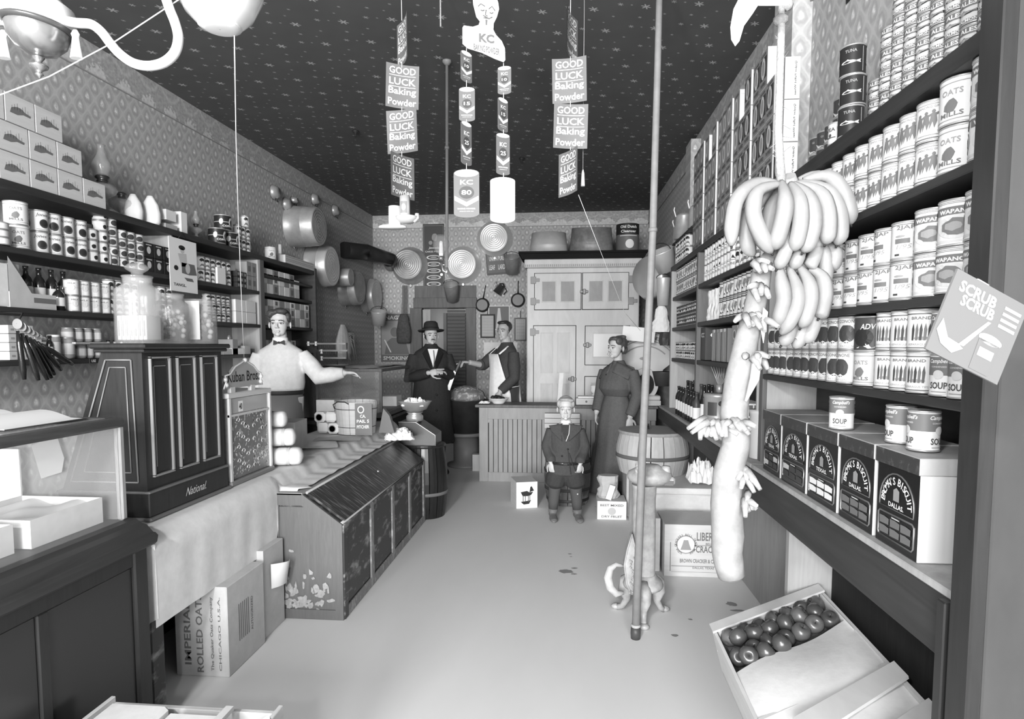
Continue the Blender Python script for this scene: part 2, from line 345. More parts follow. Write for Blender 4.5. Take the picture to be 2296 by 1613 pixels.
# friezes, a few millimetres proud
for nm, x0, x1 in (('trim_1', XL, XL+0.004), ('trim_2', XR-0.004, XR)):
    b = MB(); y0 = YF if x0 < 0 else 1.2
    b.add([(x, y, ceil_z(x, y)-(0.185 if k == 0 else 0.0)) for x in (x0, x1) for y in (y0, YB) for k in (0, 1)], [(0, 1, 3, 2), (4, 6, 7, 5), (0, 4, 5, 1), (2, 3, 7, 6), (0, 2, 6, 4), (1, 5, 7, 3)])
    struct(nm, b, FRX)
b = MB(); b.box(XL, XR, YB-0.004, YB, ceil_z(-1, YB)-0.19, ceil_z(-1, YB)); struct('trim_3', b, FRY)
b = MB()
for x0 in (XL+0.004, XR-0.014):
    b.add([(x, y, ceil_z(x, y)-(0.189 if k == 0 else 0.184)) for x in (x0, x0+0.01) for y in (1.2 if x0 > 0 else YF, YB) for k in (0, 1)], [(0, 1, 3, 2), (4, 6, 7, 5), (0, 4, 5, 1), (2, 3, 7, 6), (0, 2, 6, 4), (1, 5, 7, 3)])
b.box(XL, XR, YB-0.014, YB-0.004, ceil_z(-1, YB)-0.197, ceil_z(-1, YB)-0.188); struct('trim_4', b, mat('picture_rail', 150, 0.7))
# pilasters on the right wall
M_PIL = wallpaper('wallpaper_pilaster', 0)
b = MB(); b.box(1.063, XR, 3.093, 3.35, 2.19, ceil_z(1.1, 3.2)); struct('pilaster', b, M_PIL)
b = MB(); b.box(1.066, XR, 5.477, 5.7, 0, P(1560, 311, Y=5.477).z); struct('pilaster', b, M_PIL)
# back room seen through the doorway
M_BACKROOM = mat('back_room_plaster', 210, 0.9)
b = MB(); b.box(dx0-0.9, dx1+0.5, YB+2.0, YB+2.1, 0, 2.6); b.box(dx0-1.0, dx0-0.9, YB+0.12, YB+2.1, 0, 2.6); b.box(dx1+0.4, dx1+0.5, YB+0.12, YB+2.1, 0, 2.6); b.box(dx0-1, dx1+.5, YB+0.12, YB+2.1, 2.6, 2.66); struct('back_room_wall', b, M_BACKROOM)
# door casing
def zb(px, py): return P(px, py, Y=YB).z
b = MB(); b.box(P(921, 800, Y=YB).x, dx0, YB-0.03, YB+0.12, 0, dzt, bev=0.005); b.box(dx1, P(1068, 800, Y=YB).x, YB-0.03, YB+0.12, 0, dzt, bev=0.005)
b.box(P(928, 700, Y=YB).x, P(1070, 700, Y=YB).x, YB-0.035, YB+0.12, dzt, zb(1000, 668), bev=0.006); b.box(P(930, 640, Y=YB).x, P(1068, 640, Y=YB).x, YB-0.02, YB, zb(1000, 668), zb(1000, 641)); struct('door_1', b, M_MIDW)
# open door leaf beyond the opening on the left and the dark louvred door on the right
b = MB(); lx = P(1003, 800, Y=YB+0.3).x; rx = P(1047, 800, Y=YB+0.3).x
b.box(lx, rx, YB+0.30, YB+0.34, 0, zb(1000, 700)); dl = struct('door_2', b, mat('louvre_door_paint', 70, 0.6))
for i in range(26):
    z = 0.75+i*0.055
    b = MB(); b.box(lx+0.01, rx-0.02, YB+0.27, YB+0.30, z, z+0.035); b.build('slat', mat('louvre_slat_paint', 82, 0.6), dl)
b = MB(); b.box(lx-0.05, lx, YB+0.26, YB+0.36, 0, zb(1000, 700)); b.build('stile', M_MIDW, dl)
b = MB(); x0 = P(949, 800, Y=YB+0.1).x; b.box(x0, x0+0.13, YB+0.04, YB+0.08, 0, dzt-0.02); ld = struct('door_3', b, M_LIGHTW)
# floor stains
M_STAIN = mat('oil_stain', 132, 0.6)
def stain(px, py, rx, ry):
    p = P(px, py, Z=0); b = MB(); n = 18; pts = []
    for i in range(n):
        a = 2*PI*i/n; k = 1+R.uniform(-0.18, 0.18); pts.append((p.x+rx*k*math.cos(a), p.y+ry*k*math.sin(a), 0.0012))
    b.poly(pts); b.build('stain', M_STAIN, bpy.data.objects['floor'], kind='structure')
for q in ((1268, 1282, .05, .035), (1288, 1275, .022, .012), (1287, 1288, .02, .01), (1278, 1243, .015, .008), (1280, 1249, .01, .006), (1513, 1426, .018, .014), (1338, 1137, .015, .012), (1165, 1140, .02, .008), (1640, 1355, .03, .03), (1655, 1370, .04, .012), (1548, 1390, .012, .008)): stain(*q)
# ------------------------------------------------------------------ left shelving
LX = -2.60; LZ = (2.275, 1.968, 1.685, 1.433)
SL = thing('shelf_unit', (LX, 4.0, 0), 'long dark wooden shelving unit fixed along the left wallpapered wall', 'shelving')
def wb(par, name, m, *a, bev=0.003, **k):
    b = MB(); b.box(*a, bev=bev, **k); o = par.location; b.v = [(p[0]-o.x, p[1]-o.y, p[2]-o.z) for p in b.v]; return b.build(name, m, par)
wb(SL, 'shelf_board', M_DARK, XL+0.002, LX, 0.6, 6.12, LZ[0]-0.04, LZ[0])
for z, t in zip(LZ[1:], (0.028, 0.026, 0.026)):
    wb(SL, 'shelf_board', M_DARK, XL+0.002, LX+0.0, 0.6, 4.95, z-t, z)
    wb(SL, 'shelf_board', M_DARK, XL+0.002, LX-0.03, 5.02, 6.08, z-t, z)
wb(SL, 'divider_board', M_LIGHTW, XL+0.002, LX-0.015, 3.83, 3.85, LZ[1], LZ[0]-0.04)
wb(SL, 'divider_board', M_LIGHTW, XL+0.002, LX-0.012, 4.95, 4.985, 0.0, LZ[0]-0.04); wb(SL, 'divider_board', M_MIDW, LX-0.012, LX+0.008, 4.95, 5.02, 0.0, LZ[0]-0.04)
wb(SL, 'divider_board', M_LIGHTW, XL+0.002, LX-0.012, 4.985, 5.02, 0.0, LZ[0]-0.04)
wb(SL, 'end_panel', M_DARK, XL+0.002, LX+0.01, 6.08, 6.12, 0.0, LZ[0]+0.03)
wb(SL, 'back_board', M_LIGHTW, XL+0.001, XL+0.012, 3.85, 4.95, 0.9, LZ[0]-0.04); wb(SL, 'back_board', M_LIGHTW, XL+0.001, XL+0.012, 5.02, 6.08, 0.9, LZ[0]-0.04)
wb(SL, 'shelf_board', M_DARK, XL+0.002, LX-0.02, 5.02, 6.08, 2.10, 2.125)
# plank wall beyond the shelving
wb(SL, 'side_plank', M_MIDW, XL+0.002, XL+0.16, 6.14, 6.17, 0.0, 2.02)
# ------------------------------------------------------------------ right shelving
RX, CX = 0.90, 0.84; RZ = (2.195, 1.915, 1.625, 1.374)
SR = thing('shelf_unit', (1.03, 2.1, 0), 'tall dark shelving unit on the right wall, the near bay packed with cans', 'shelving')
wb(SR, 'shelf_board', M_DARK, RX, XR-0.002, 1.27, 2.62, RZ[0]-0.05, RZ[0])
for z in RZ[1:]: wb(SR, 'shelf_board', M_DARK, RX, XR-0.002, 1.33, 2.86, z-0.024, z)
gx = P(2236, 180, Y=1.27).x
wb(SR, 'end_panel', M_BLACKW, gx, gx+0.03, 1.262, 1.33, 0.0, 2.21)
wb(SR, 'end_panel', mat('scuffed_gable', 68, 0.6, kind='noise', v2=46, scale=5, stretch=(1, 1, 0.4), amt=0.7), gx+0.03, XR+0.5, 1.262, 1.30, 0.0, 2.22)
wb(SR, 'divider_board', M_LIGHTW, RX+0.015, XR-0.002, 2.86, 2.885, 0.96, RZ[1]); wb(SR, 'back_board', M_DARK, XR-0.014, XR-0.002, 1.33, 2.86, 0.96, RZ[0]-0.05)
wb(SR, 'divider_board', M_MIDW, RX, RX+0.02, 2.855, 2.905, 0.96, RZ[1])
S2_ = thing('shelf_unit', (1.03, 4.2, 0), 'farther right shelving unit with two bays between pilaster and hanging pails', 'shelving')
Z2 = (2.185, 1.925, 1.665, 1.405)
wb(S2_, 'shelf_board', M_DARK, RX, XR-0.002, 2.95, 5.40, Z2[0]-0.04, Z2[0])
for z in Z2[1:]:
    wb(S2_, 'shelf_board', M_DARK, RX, XR-0.002, 2.95, 4.28, z-0.03, z); wb(S2_, 'shelf_board', M_DARK, RX+0.01, XR-0.002, 4.32, 5.34, z-0.035, z-0.005)
wb(S2_, 'divider_board', M_MIDW, RX-0.004, XR-0.002, 4.28, 4.32, 0.96, Z2[0]-0.04)
wb(S2_, 'end_panel', M_LIGHTW, RX+0.0, XR-0.002, 5.34, 5.38, 0.96, Z2[0]-0.04)
wb(S2_, 'divider_board', M_LIGHTW, RX, XR-0.002, 2.93, 2.95, 0.96, Z2[0])
wb(S2_, 'back_board', M_DARK, XR-0.014, XR-0.002, 2.95, 5.34, 0.96, Z2[0]-0.04)
# ------------------------------------------------------------------ right counter
RC = thing('counter', (1.0, 3.4, 0), 'long dark counter shelf under the right wall shelving holding biscuit tins', 'counter')
wb(RC, 'counter_top', M_LIGHTW, CX, XR-0.002, 1.36, 2.80, 0.945, 0.965); wb(RC, 'apron', M_DARK, CX, CX+0.03, 1.36, 2.80, 0.80, 0.945)
wb(RC, 'counter_top', M_LIGHTW, CX, XR-0.002, 2.80, 5.55, 0.945, 0.965); wb(RC, 'apron', M_DARK, CX-0.004, CX+0.03, 2.80, 5.55, 0.845, 0.945)
wb(RC, 'apron', M_BLACKW, CX, gx, 1.345, 1.375, 0.0, 0.945)
wb(RC, 'support_board', M_LIGHTW, 0.955, XR-0.002, 2.62, 2.66, 0.0, 0.945); wb(RC, 'support_board', M_LIGHTW, 0.93, XR-0.002, 5.45, 5.5, 0.0, 0.945)
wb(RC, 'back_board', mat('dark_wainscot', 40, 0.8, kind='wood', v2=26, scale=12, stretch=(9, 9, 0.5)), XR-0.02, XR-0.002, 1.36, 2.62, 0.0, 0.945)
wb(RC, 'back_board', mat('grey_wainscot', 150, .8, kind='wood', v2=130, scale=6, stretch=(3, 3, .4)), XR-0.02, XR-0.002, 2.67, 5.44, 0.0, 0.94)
# ================================================================== tins, boxes, bottles: shared meshes
C_WHITE = mat('can_paper_white', 206, 0.6); C_PALE = mat('can_paper_pale', 188, 0.6); C_GREY = mat('can_print_grey', 104, 0.6); C_MID = mat('can_print_mid', 140, 0.6)
C_DARK = mat('can_print_dark', 62, 0.45); C_BLK = mat('can_print_black', 40, 0.4); C_SKY = mat('can_print_sky', 104, 0.5)
CM = [M_TIN, C_WHITE, C_GREY, C_DARK, C_BLK, C_MID, C_PALE, C_SKY]   # 0 tin 1 white 2 grey 3 dark 4 black 5 mid 6 pale 7 sky
def blob(cx, cy, rx, ry, n=16, wob=0.0, sd=1, rot=0.0):
    r = random.Random(sd); out = []
    for i in range(n):
        a = 2*PI*i/n; k = 1+r.uniform(-wob, wob); x, y = rx*k*math.cos(a), ry*k*math.sin(a)
        out.append((cx+x*math.cos(rot)-y*math.sin(rot), cy+x*math.sin(rot)+y*math.cos(rot)))
    return out
FISH = [(-1, -.1), (-.8, .25), (-.45, .38), (-.3, .62), (-.15, .4), (.2, .3), (.55, .1), (.7, .08), (1, .42), (.9, 0), (1, -.38), (.68, -.08), (.3, -.28), (-.3, -.36), (-.75, -.3)]
def fish(cx, cy, s, sy=None): sy = sy or s; return [(cx+x*s, cy+y*sy) for x, y in FISH]
def can_body(r, h, m=1, n=20, lid=True, rim=0.004):
    b = MB(); prof = [(r*0.93, 0.001), (r, 0.0), (r+0.0008, 0.002), (r+0.0008, rim), (r-0.0006, rim+0.001)]
    b.lathe(prof, n, m=0, cap=False); b.lathe([(r-0.0006, rim+0.001), (r-0.0006, h-rim-0.001)], n, m=m, cap=False)
    b.lathe([(r-0.0006, h-rim-0.001), (r+0.0008, h-rim), (r+0.0008, h-0.001), (r, h), (r*0.95, h), (r*0.93, h-0.003), (r*0.5, h-0.003), (r*0.48, h-0.002), (0.0001, h-0.002)], n, m=0, cap=False)
    b.add([(r*0.93*math.cos(2*PI*i/n), r*0.93*math.sin(2*PI*i/n), 0.001) for i in range(n)], [tuple(range(n-1, -1, -1))], 0); return b
def bands(b, r, h, specs):
    for z0, z1, m in specs: b.lathe([(r+0.0002, z0*h), (r+0.0002, z1*h)], 20, m=m, cap=False)
KIND = {}
KN = dict(wap='fruit_can', dance='vegetable_can', jap='food_can', con='tomato_can', asp='asparagus_can', soup='soup_can', dark='syrup_can', pale='oatmeal_can', salm='salmon_can', tuna='fish_can', tuna2='fish_can', corn='corn_can', copp='coffee_can', flat='flat_tin', plainw='milk_can')
def kind(name, r, h, base=1, deco=None, split=False):
    nm = KN.get(name, 'tin_can')
    b = can_body(r, h, base); lb = MB() if split else b
    if deco: deco(lb, r, h, cylmap(r+0.0007))
    KIND[name] = dict(r=r, h=h, me=b.mesh(nm, CM), lab=lb.mesh('label', CM) if split else None, nm=nm)
def d_wap(b, r, h, t):
    bands(b, r, h, [(.08, .13, 6), (.80, .83, 2), (.895, .905, 2), (.925, .935, 2)])
    for s in (-1, 0, 1):
        o = s*r*2.1
        b.rect(o-r*.95, o+r*.95, h*.66, h*.80, t, 2, 8); b.text('WAPANO', o, h*.685, h*.09, lambda u, v: t(u, v)*1.0 + Vector((0, 0, 0)), 1, w=r*1.5, bold=.02)
        tt = cylmap(r+0.0012); b.text('WAPANO', o, h*.685, h*.09, tt, 1, w=r*1.55, bold=.025)
        b.decal(blob(o+r*.1, h*.40, r*.95, h*.25, 20), t, 6); b.decal(blob(o+r*.05, h*.40, r*.60, h*.18, 18, .12, 5), cylmap(r+.0012), 2); b.decal(blob(o-r*.05, h*.42, r*.36, h*.10, 12, .2, 6), cylmap(r+.0016), 5)
def d_dance(b, r, h, t):
    bands(b, r, h, [(.07, .10, 2), (.88, .90, 5), (.925, .935, 5)])
    for o in (-r*1.9, 0, r*1.9):
        b.text('DANCING GIRL', o, h*.80, h*.05, t, 2, w=r*1.4, bold=0)
        for k, x in enumerate((-.5, -.1, .3)):
            x = o+x*r; y = h*(.46+.03*k)
            b.decal(blob(x, y+h*.19, r*.11, h*.045, 8), t, 2, 1); b.decal([(x-r*.12, y+h*.15), (x+r*.14, y+h*.15), (x+r*.2, y-h*.05), (x+r*.05, y-h*.22), (x-r*.05, y-h*.05), (x-r*.22, y-h*.24), (x-r*.2, y-h*.02)], t, 2, 1)
            b.decal([(x+r*.1, y+h*.14), (x+r*.42, y+h*.2), (x+r*.44, y+h*.16), (x+r*.12, y+h*.08)], t, 2, 1)
        b.rect(o-r*.6, o+r*.6, h*.15, h*.17, t, 5, 4)
def d_jap(b, r, h, t):
    bands(b, r, h, [(.05, .09, 5), (.90, .92, 2), (.94, .95, 5)])
    for o in (-r*2.1, 0, r*2.1):
        b.text('2JAP', o, h*.76, h*.13, t, 2, w=r*1.05); b.rect(o-r*.6, o+r*.25, h*.44, h*.56, t, 2, 5)
        b.text('1/95', o-r*.1, h*.30, h*.11, t, 5, w=r*.8, bold=0, shear=.3); b.rect(o-r*.6, o-r*.3, h*.13, h*.18, t, 3, 2)
        b.decal(blob(o-r*.3, h*.62, r*.3, h*.03, 10), t, 5, 1)
def d_con(b, r, h, t):
    bands(b, r, h, [(.93, .95, 5), (.04, .06, 5)])
    for k, o in enumerate((-r*2.1, 0, r*2.1)):
        b.text('CONONE', o, h*.80, h*.10, t, 2, w=r*1.5); b.decal(blob(o-r*.05, h*.48, r*.72, h*.27, 22, .05, 3), t, 4 if k != 1 else 3)
        b.decal([(o-r*.8, h*.2), (o-r*.6, h*.27), (o-r*.3, h*.23), (o, h*.29), (o+r*.3, h*.23), (o+r*.55, h*.30), (o+r*.8, h*.2), (o, h*.16)], cylmap(r+.0011), 1, 1)
        b.text('PATGEN', o, h*.08, h*.06, t, 5, w=r*1.1, bold=0)
def d_asp(b, r, h, t):
    bands(b, r, h, [(.86, .89, 2), (.06, .09, 2), (.93, .94, 5)])
    for o in (-r*2.1, 0, r*2.1):
        b.text('BRAND', o, h*.74, h*.07, t, 2, w=r*1.2); b.text('ASPARAGUS TIPS', o, h*.13, h*.05, t, 5, w=r*1.6, bold=0)
        for k in range(5):
            x = o+(k-2)*r*.24; b.decal([(x-r*.07, h*.25), (x+r*.06, h*.25), (x+r*.12, h*.5), (x+r*.04, h*.66), (x-r*.06, h*.52)], t, 2 if k % 2 else 3, 1)
        b.decal(blob(o+r*.1, h*.3, r*.5, h*.04), t, 5, 1)
def d_soup(b, r, h, t):
    b.lathe([(r+.0002, h*.50), (r+.0002, h*.93)], 20, m=7, cap=False)
    for o in (-r*2.1, 0, r*2.1):
        b.text("Campbell's", o, h*.76, h*.13, t, 1, w=r*1.45, shear=.3); b.text('CONDENSED', o, h*.68, h*.04, t, 6, w=r*1.0); b.decal(blob(o, h*.52, r*.33, h*.105, 18), cylmap(r+.0012), 6)
        b.text('SOUP', o, h*.18, h*.16, t, 3, w=r*1.15, bold=.025); b.rect(o-r*.5, o+r*.5, h*.10, h*.12, t, 5, 4)
def d_dark(b, r, h, t):
    for o in (-r*2, 0, r*2):
        b.text('ADVO', o+r*.2, h*.62, h*.16, t, 6, w=r*1.1, shear=.2); b.decal(blob(o-r*.2, h*.40, r*.6, h*.25), t, 4); b.decal([(o-r*.6, h*.1), (o, h*.22), (o+r*.7, h*.14), (o+r*.2, h*.08)], cylmap(r+.001), 6, 1)
def d_pale(b, r, h, t):
    bands(b, r, h, [(.10, .12, 5), (.86, .88, 5)])
    for o in (-r*2, 0, r*2):
        b.text('OATS', o, h*.62, h*.12, t, 5, w=r); b.decal(blob(o, h*.42, r*.35, h*.14, 10, .3, 4), t, 2); b.text('MILLS', o, h*.17, h*.10, t, 2, w=r*1.1)
def d_salm(b, r, h, t):
    b.lathe([(r+.0002, h*.62), (r+.0002, h*.90)], 16, m=7, cap=False); b.lathe([(r+.0002, h*.08), (r+.0002, h*.20)], 16, m=2, cap=False)
    for o in (-r*2.1, 0, r*2.1):
        b.text('ALES', o, h*.68, h*.17, t, 1, w=r*1.3, bold=.025); b.decal(fish(o, h*.42, r*.85, h*.17), t, 4, 1); b.decal(fish(o, h*.44, r*.7, h*.10), cylmap(r+.0011), 5, 1)
        b.text('SALMON', o, h*.08, h*.11, cylmap(r+.001), 1, w=r*1.5, bold=.025)
def d_tuna(b, r, h, t):
    for o in (-r*2.1, 0, r*2.1):
        b.text('TUNA', o, h*.72, h*.10, t, 5, w=r*.9); b.decal(fish(o, h*.42, r*.78, h*.14), t, 1, 1); b.rect(o+r*.95, o+r*.99, h*.1, h*.9, t, 6)
def d_tuna2(b, r, h, t):
    for o in (-r*2.1, 0, r*2.1):
        b.text('GI', o, h*.6, h*.12, t, 5); b.decal([(o-r*.9, h*.30), (o-r*.5, h*.16), (o+r*.2, h*.10), (o+r*.9, h*.22), (o+r*.5, h*.06), (o-r*.5, h*.05)], t, 6, 1)
def d_corn(b, r, h, t):
    bands(b, r, h, [(.93, .95, 5)])
    for o in (-r*2.1, 0, r*2.1):
        b.text('Jones', o-r*.1, h*.66, h*.18, t, 3, w=r*1.3, bold=0, shear=.3); b.decal(blob(o+r*.15, h*.36, r*.52, h*.21, 18, rot=.2), t, 3); b.decal(blob(o+r*.12, h*.37, r*.4, h*.15, 14, rot=.2), cylmap(r+.0011), 4)
        b.rect(o-r*.7, o+r*.5, h*.08, h*.10, t, 5, 4)
def d_tom(b, r, h, t):
    bands(b, r, h, [(.90, .94, 5), (.04, .08, 5)])
    for o in (-r*2.1, 0, r*2.1): b.decal(blob(o+r*.2, h*.45, r*.58, h*.30, 14, rot=.15), t, 3); b.rect(o-r*.8, o-r*.5, h*.65, h*.72, t, 5, 2)
def d_tom2(b, r, h, t):
    bands(b, r, h, [(.88, .92, 5), (.06, .10, 2)])
    for o in (-r*2.1, 0, r*2.1): b.decal(blob(o+r*.3, h*.42, r*.3, h*.22, 9, .15, 2), t, 4)
def d_face(b, r, h, t):
    bands(b, r, h, [(.90, .95, 2), (.03, .08, 5)])
    for o in (-r*2.1, 0, r*2.1): b.decal(blob(o, h*.66, r*.5, h*.15, 10, .25, 5), t, 4); b.decal(blob(o+r*.1, h*.5, r*.35, h*.11, 10), cylmap(r+.0011), 6); b.decal([(o-r*.6, h*.15), (o-r*.2, h*.4), (o+r*.4, h*.38), (o+r*.6, h*.15)], t, 2, 1)
def d_swirl(b, r, h, t):
    bands(b, r, h, [(.86, .92, 3), (.06, .12, 3)])
    for o in (-r*2.1, 0, r*2.1):
        for k in range(3): b.decal([(o-r*.7+k*r*.15, h*(.25+.12*k)), (o-r*.2, h*(.6+.07*k)), (o+r*.5, h*(.72)), (o+r*.1, h*(.52+.05*k)), (o-r*.3+k*r*.1, h*.25)], cylmap(r+.0007+.0003*k), (3, 1, 2)[k], 1)
def d_tri(b, r, h, t):
    bands(b, r, h, [(.5, .53, 2)])
    for o in (-r*2.1, 0, r*2.1): b.decal([(o-r*.6, h*.56), (o+r*.6, h*.56), (o+r*.1, h*.78)], t, 4, 1); b.text('FINE', o, h*.25, h*.14, t, 2, w=r)
def d_copp(b, r, h, t):
    bands(b, r, h, [(.95, .99, 1)])
    for o in (0,):
        b.rect(o-r*1.5, o+r*1.5, h*.50, h*.56, t, 5, 8); b.decal(blob(o-r*.4, h*.55, r*.25, h*.2, 10, .1), cylmap(r+.0011), 1); b.text('COPPER', o+r*.5, h*.2, h*.13, t, 1, w=r*1.5, bold=.025)
        b.decal(blob(o+r*.9, h*.55, r*.35, h*.3, 12, .2), cylmap(r+.0012), 6); b.decal(blob(o+r*.9, h*.5, r*.2, h*.2, 9, .3), cylmap(r+.0016), 4)
def d_plainw(b, r, h, t):
    bands(b, r, h, [(.93, .95, 5), (.05, .07, 5), (.48, .49, 5)])
    for o in (-r*2.1, 0, r*2.1): b.decal(blob(o, h*.5, r*.4, h*.2, 12), t, 6, 1); b.text('MILK', o, h*.7, h*.1, t, 5, w=r)
def d_word(word, m):
    def d(b, r, h, t):
        for o in (-r*2.1, 0, r*2.1): b.text(word, o, h*.6, h*.16, t, m, w=r*1.3); b.rect(o-r*.7, o+r*.7, h*.3, h*.34, t, m, 5); b.decal(blob(o, h*.42, r*.2, h*.08, 8), t, m, 1)
    return d
for a in (('wap', .049, .112, 1, d_wap, True), ('dance', .041, .105, 1, d_dance, True), ('jap', .046, .108, 1, d_jap, True), ('con', .0375, .111, 1, d_con, True), ('asp', .040, .111, 1, d_asp, True),
          ('soup', .037, .105, 1, d_soup, True), ('dark', .055, .110, 3, d_dark, True), ('pale', .052, .108, 6, d_pale, True), ('salm', .033, .068, 6, d_salm), ('tuna', .040, .098, 4, d_tuna), ('tuna2', .034, .066, 3, d_tuna2),
          ('corn', .040, .105, 1, d_corn), ('tom', .035, .054, 1, d_tom), ('tom2', .036, .060, 1, d_tom2), ('face', .033, .090, 1, d_face), ('face2', .030, .066, 6, d_face), ('swirl', .036, .105, 6, d_swirl), ('tri', .034, .105, 1, d_tri),
          ('copp', .062, .115, 4, d_copp), ('plainw', .036, .085, 1, d_plainw), ('flat', .045, .034, 1, None), ('bigw', .049, .112, 1, d_pale), ('small', .027, .075, 6, d_word('TEA', 3)), ('smalld', .027, .085, 3, d_word('CORN', 1)), ('lab', .030, .10, 1, d_face)): kind(*a[:5], split=len(a) > 5)
def LB(t):
    n = len(t.replace(',', ' ').split())
    if n > 16: print('LONG', n, t)
    return t
def put(k, x, y, z, rz, label, group, nm='tin_can', cat='can'):
    K = KIND[k]; o = bpy.data.objects.new(K['nm'] if nm == 'tin_can' else nm, K['me']); COL.objects.link(o); o.location = (x, y, z+0.002); o.rotation_euler = (0, 0, rz); tag(o, label, cat, group)
    if K['lab']: l = bpy.data.objects.new('label', K['lab']); COL.objects.link(l); l.parent = o
    return o
def can_row(k, x, y0, n, z, rz, desc, where, rows=1, pitch=None, dy=1, cat='can', jit=0.25, first=0, nm='tin_can'):
    """n columns along the wall from y0 towards larger y (dy=1), stacked rows high; ordinals count from the far end leftwards/rightwards as seen"""
    K = KIND[k]; pitch = pitch or (2*K['r']+0.003)
    for i in range(n):
        for j in range(rows if isinstance(rows, int) else rows[i]):
            nr = rows if isinstance(rows, int) else rows[i]
            q = (n-1-i) if x > 0 else i       # right wall: far end is at the left of the picture
            lvl = '' if nr == 1 else ((', upper' if j == nr-1 else ', lower') if nr == 2 else ', layer %s' % ('one two three four five six seven eight nine ten'.split()[j]))
            put(k, x+R.uniform(-.0015, .0015), y0+dy*i*pitch, z+j*(K['h']+.001), rz+R.uniform(-jit, jit), LB('%s, %s from left%s, %s' % (desc, ORD[q+first], lvl, where)), desc+' '+where, cat=cat, nm=nm)
# ---- right wall, near bay
ra = -0.95
can_row('dance', .95, 1.70, 9, RZ[1], ra, 'dancing-figure can', 'shelf under the salmon', 2)
can_row('bigw', .955, 1.595, 1, RZ[1], ra, 'large plain pale can', 'under the salmon', 2)
can_row('wap', .955, 1.375, 2, RZ[1], ra, 'swoosh can', 'top shelf by end board', (1, 2) and 2)
can_row('jap', .955, 1.80, 10, RZ[2], ra, 'square-print can', 'shelf behind the bananas', 2, .0955)
can_row('wap', .955, 1.375, 4, RZ[2], ra, 'fruit swoosh can', 'middle shelf by end board', 2)
can_row('con', .945, 2.115, 10, RZ[3], ra, 'slim dark-fruit can', 'shelf above biscuit tins', 2)
can_row('dark', .965, 2.00, 1, RZ[3]+.108, ra, 'stout dark can', 'on a pale can above tins', 1); can_row('pale', .965, 2.00, 1, RZ[3], ra, 'stout pale can', 'under the dark one', 1)
can_row('asp', .95, 1.70, 3, RZ[3], ra, 'asparagus can', 'shelf above biscuit tins', 2)
can_row('soup', .945, 1.36, 4, RZ[3], ra, 'two-tone soup can', 'above biscuit tins', 2)
can_row('dark', 1.06, 1.60, 3, RZ[3], ra, 'dark can', 'behind the asparagus cans', 2, .13)
# salmon pyramid on the top board
SX = 1.06; rowsS = (10, 9, 9, 8, 8, 7, 7, 6, 5, 3)
can_row('salm', SX, 1.60, 10, RZ[0], -1.0, 'small salmon can', 'top board pyramid', rowsS, .0695)
can_row('small', .93, 2.245, 1, RZ[0], -1.0, 'pale spice can beside dark fish can', 'top board', 1)
for j, (yy, xx) in enumerate(((2.17, .945), (2.167, .947), (2.173, .945))): put('tuna', xx, yy, RZ[0]+j*.098, -.55, 'large dark can with white fish, %s of the stack of three' % ('lowest', 'middle', 'topmost')[j], 'large dark fish cans')
for i, (yy, n) in enumerate(((2.285, 4), (2.357, 3), (2.429, 2), (2.501, 2), (2.573, 2))): 
    for j in range(n): put('tuna2', 1.0, yy, RZ[0]+j*.066, -.8+R.uniform(-.2, .2), 'small dark can, %s from right, layer %s, beside pilaster' % (ORD[i], ('one', 'two', 'three', 'four')[j]), 'small dark fish cans by the pilaster')
# ---- right wall, far unit
rb = -0.8
can_row('tri', .94, 3.50, 10, Z2[1], rb, 'triangle can', 'upper shelf beyond bananas', 2, .07)
can_row('lab', .94, 2.99, 7, Z2[1], rb, 'portrait can', 'upper shelf nearest bananas', 2, .068)
can_row('swirl', .94, 3.02, 10, Z2[2], rb, 'curling-stripe can', 'second shelf beyond bananas', 2, .076)
can_row('swirl', .95, 4.38, 12, Z2[1]-.005, rb, 'striped can', 'upper far shelf', 2, .074)
can_row('smalld', .95, 4.38, 14, Z2[2]-.005, rb, 'small dark can', 'second far shelf', 2, .064)
can_row('face2', .95, 4.40, 13, Z2[3]-.005, rb, 'small figured can', 'third far shelf', 2, .066)
# ---- left wall
la = 1.0; QX = LX-.055
def lcan(k, px, n, z, desc, where, rows=1, pitch=None, x=QX, **kw):
    K = KIND[k]; can_row(k, x, P(px, 600, X=x).y+K['r'], n, z, la, desc, where, rows, pitch, **kw)
lcan('bigw', 22, 1, LZ[1], 'large white can', 'left end second shelf', 2); lcan('corn', 76, 4, LZ[1], 'corn cob can', 'second left shelf', 2)
lcan('flat', -22, 1, LZ[1], 'low flat tin', 'second left shelf', 3, x=QX+.02)
lcan('tom2', 194, 2, LZ[1], 'small heart can', 'second left shelf', (3, 5), .074); lcan('tom', 240, 4, LZ[1], 'dark-oval can', 'second left shelf', (5, 4, 4, 4), .074)
lcan('plainw', 145, 4, LZ[2], 'plain white can', 'third left shelf', 2, .074)
lcan('lab', 232, 4, LZ[2], 'taller white can with figure', 'third left shelf behind jars', 2, .066)
lcan('face', 442, 6, LZ[1], 'dark-figure can', 'right of hanging card', 2, .0685)
lcan('face2', 455, 5, LZ[2], 'small figured can', 'right of candy jars', 3, .064)
lcan('lab', 350, 2, LZ[2], 'white figure can', 'behind the candy jars', 2, .07)
for j, (px, zz) in enumerate(((476, 0), (506, 0), (490, .115))):
    put('copp', QX, P(px, 520, X=QX).y+.06, LZ[0]+zz, .75, 'dark round coffee can with pale lettering, %s, top left shelf' % ('left of the lower two', 'right of the lower two', 'alone on top')[j], 'dark coffee cans on the top shelf')
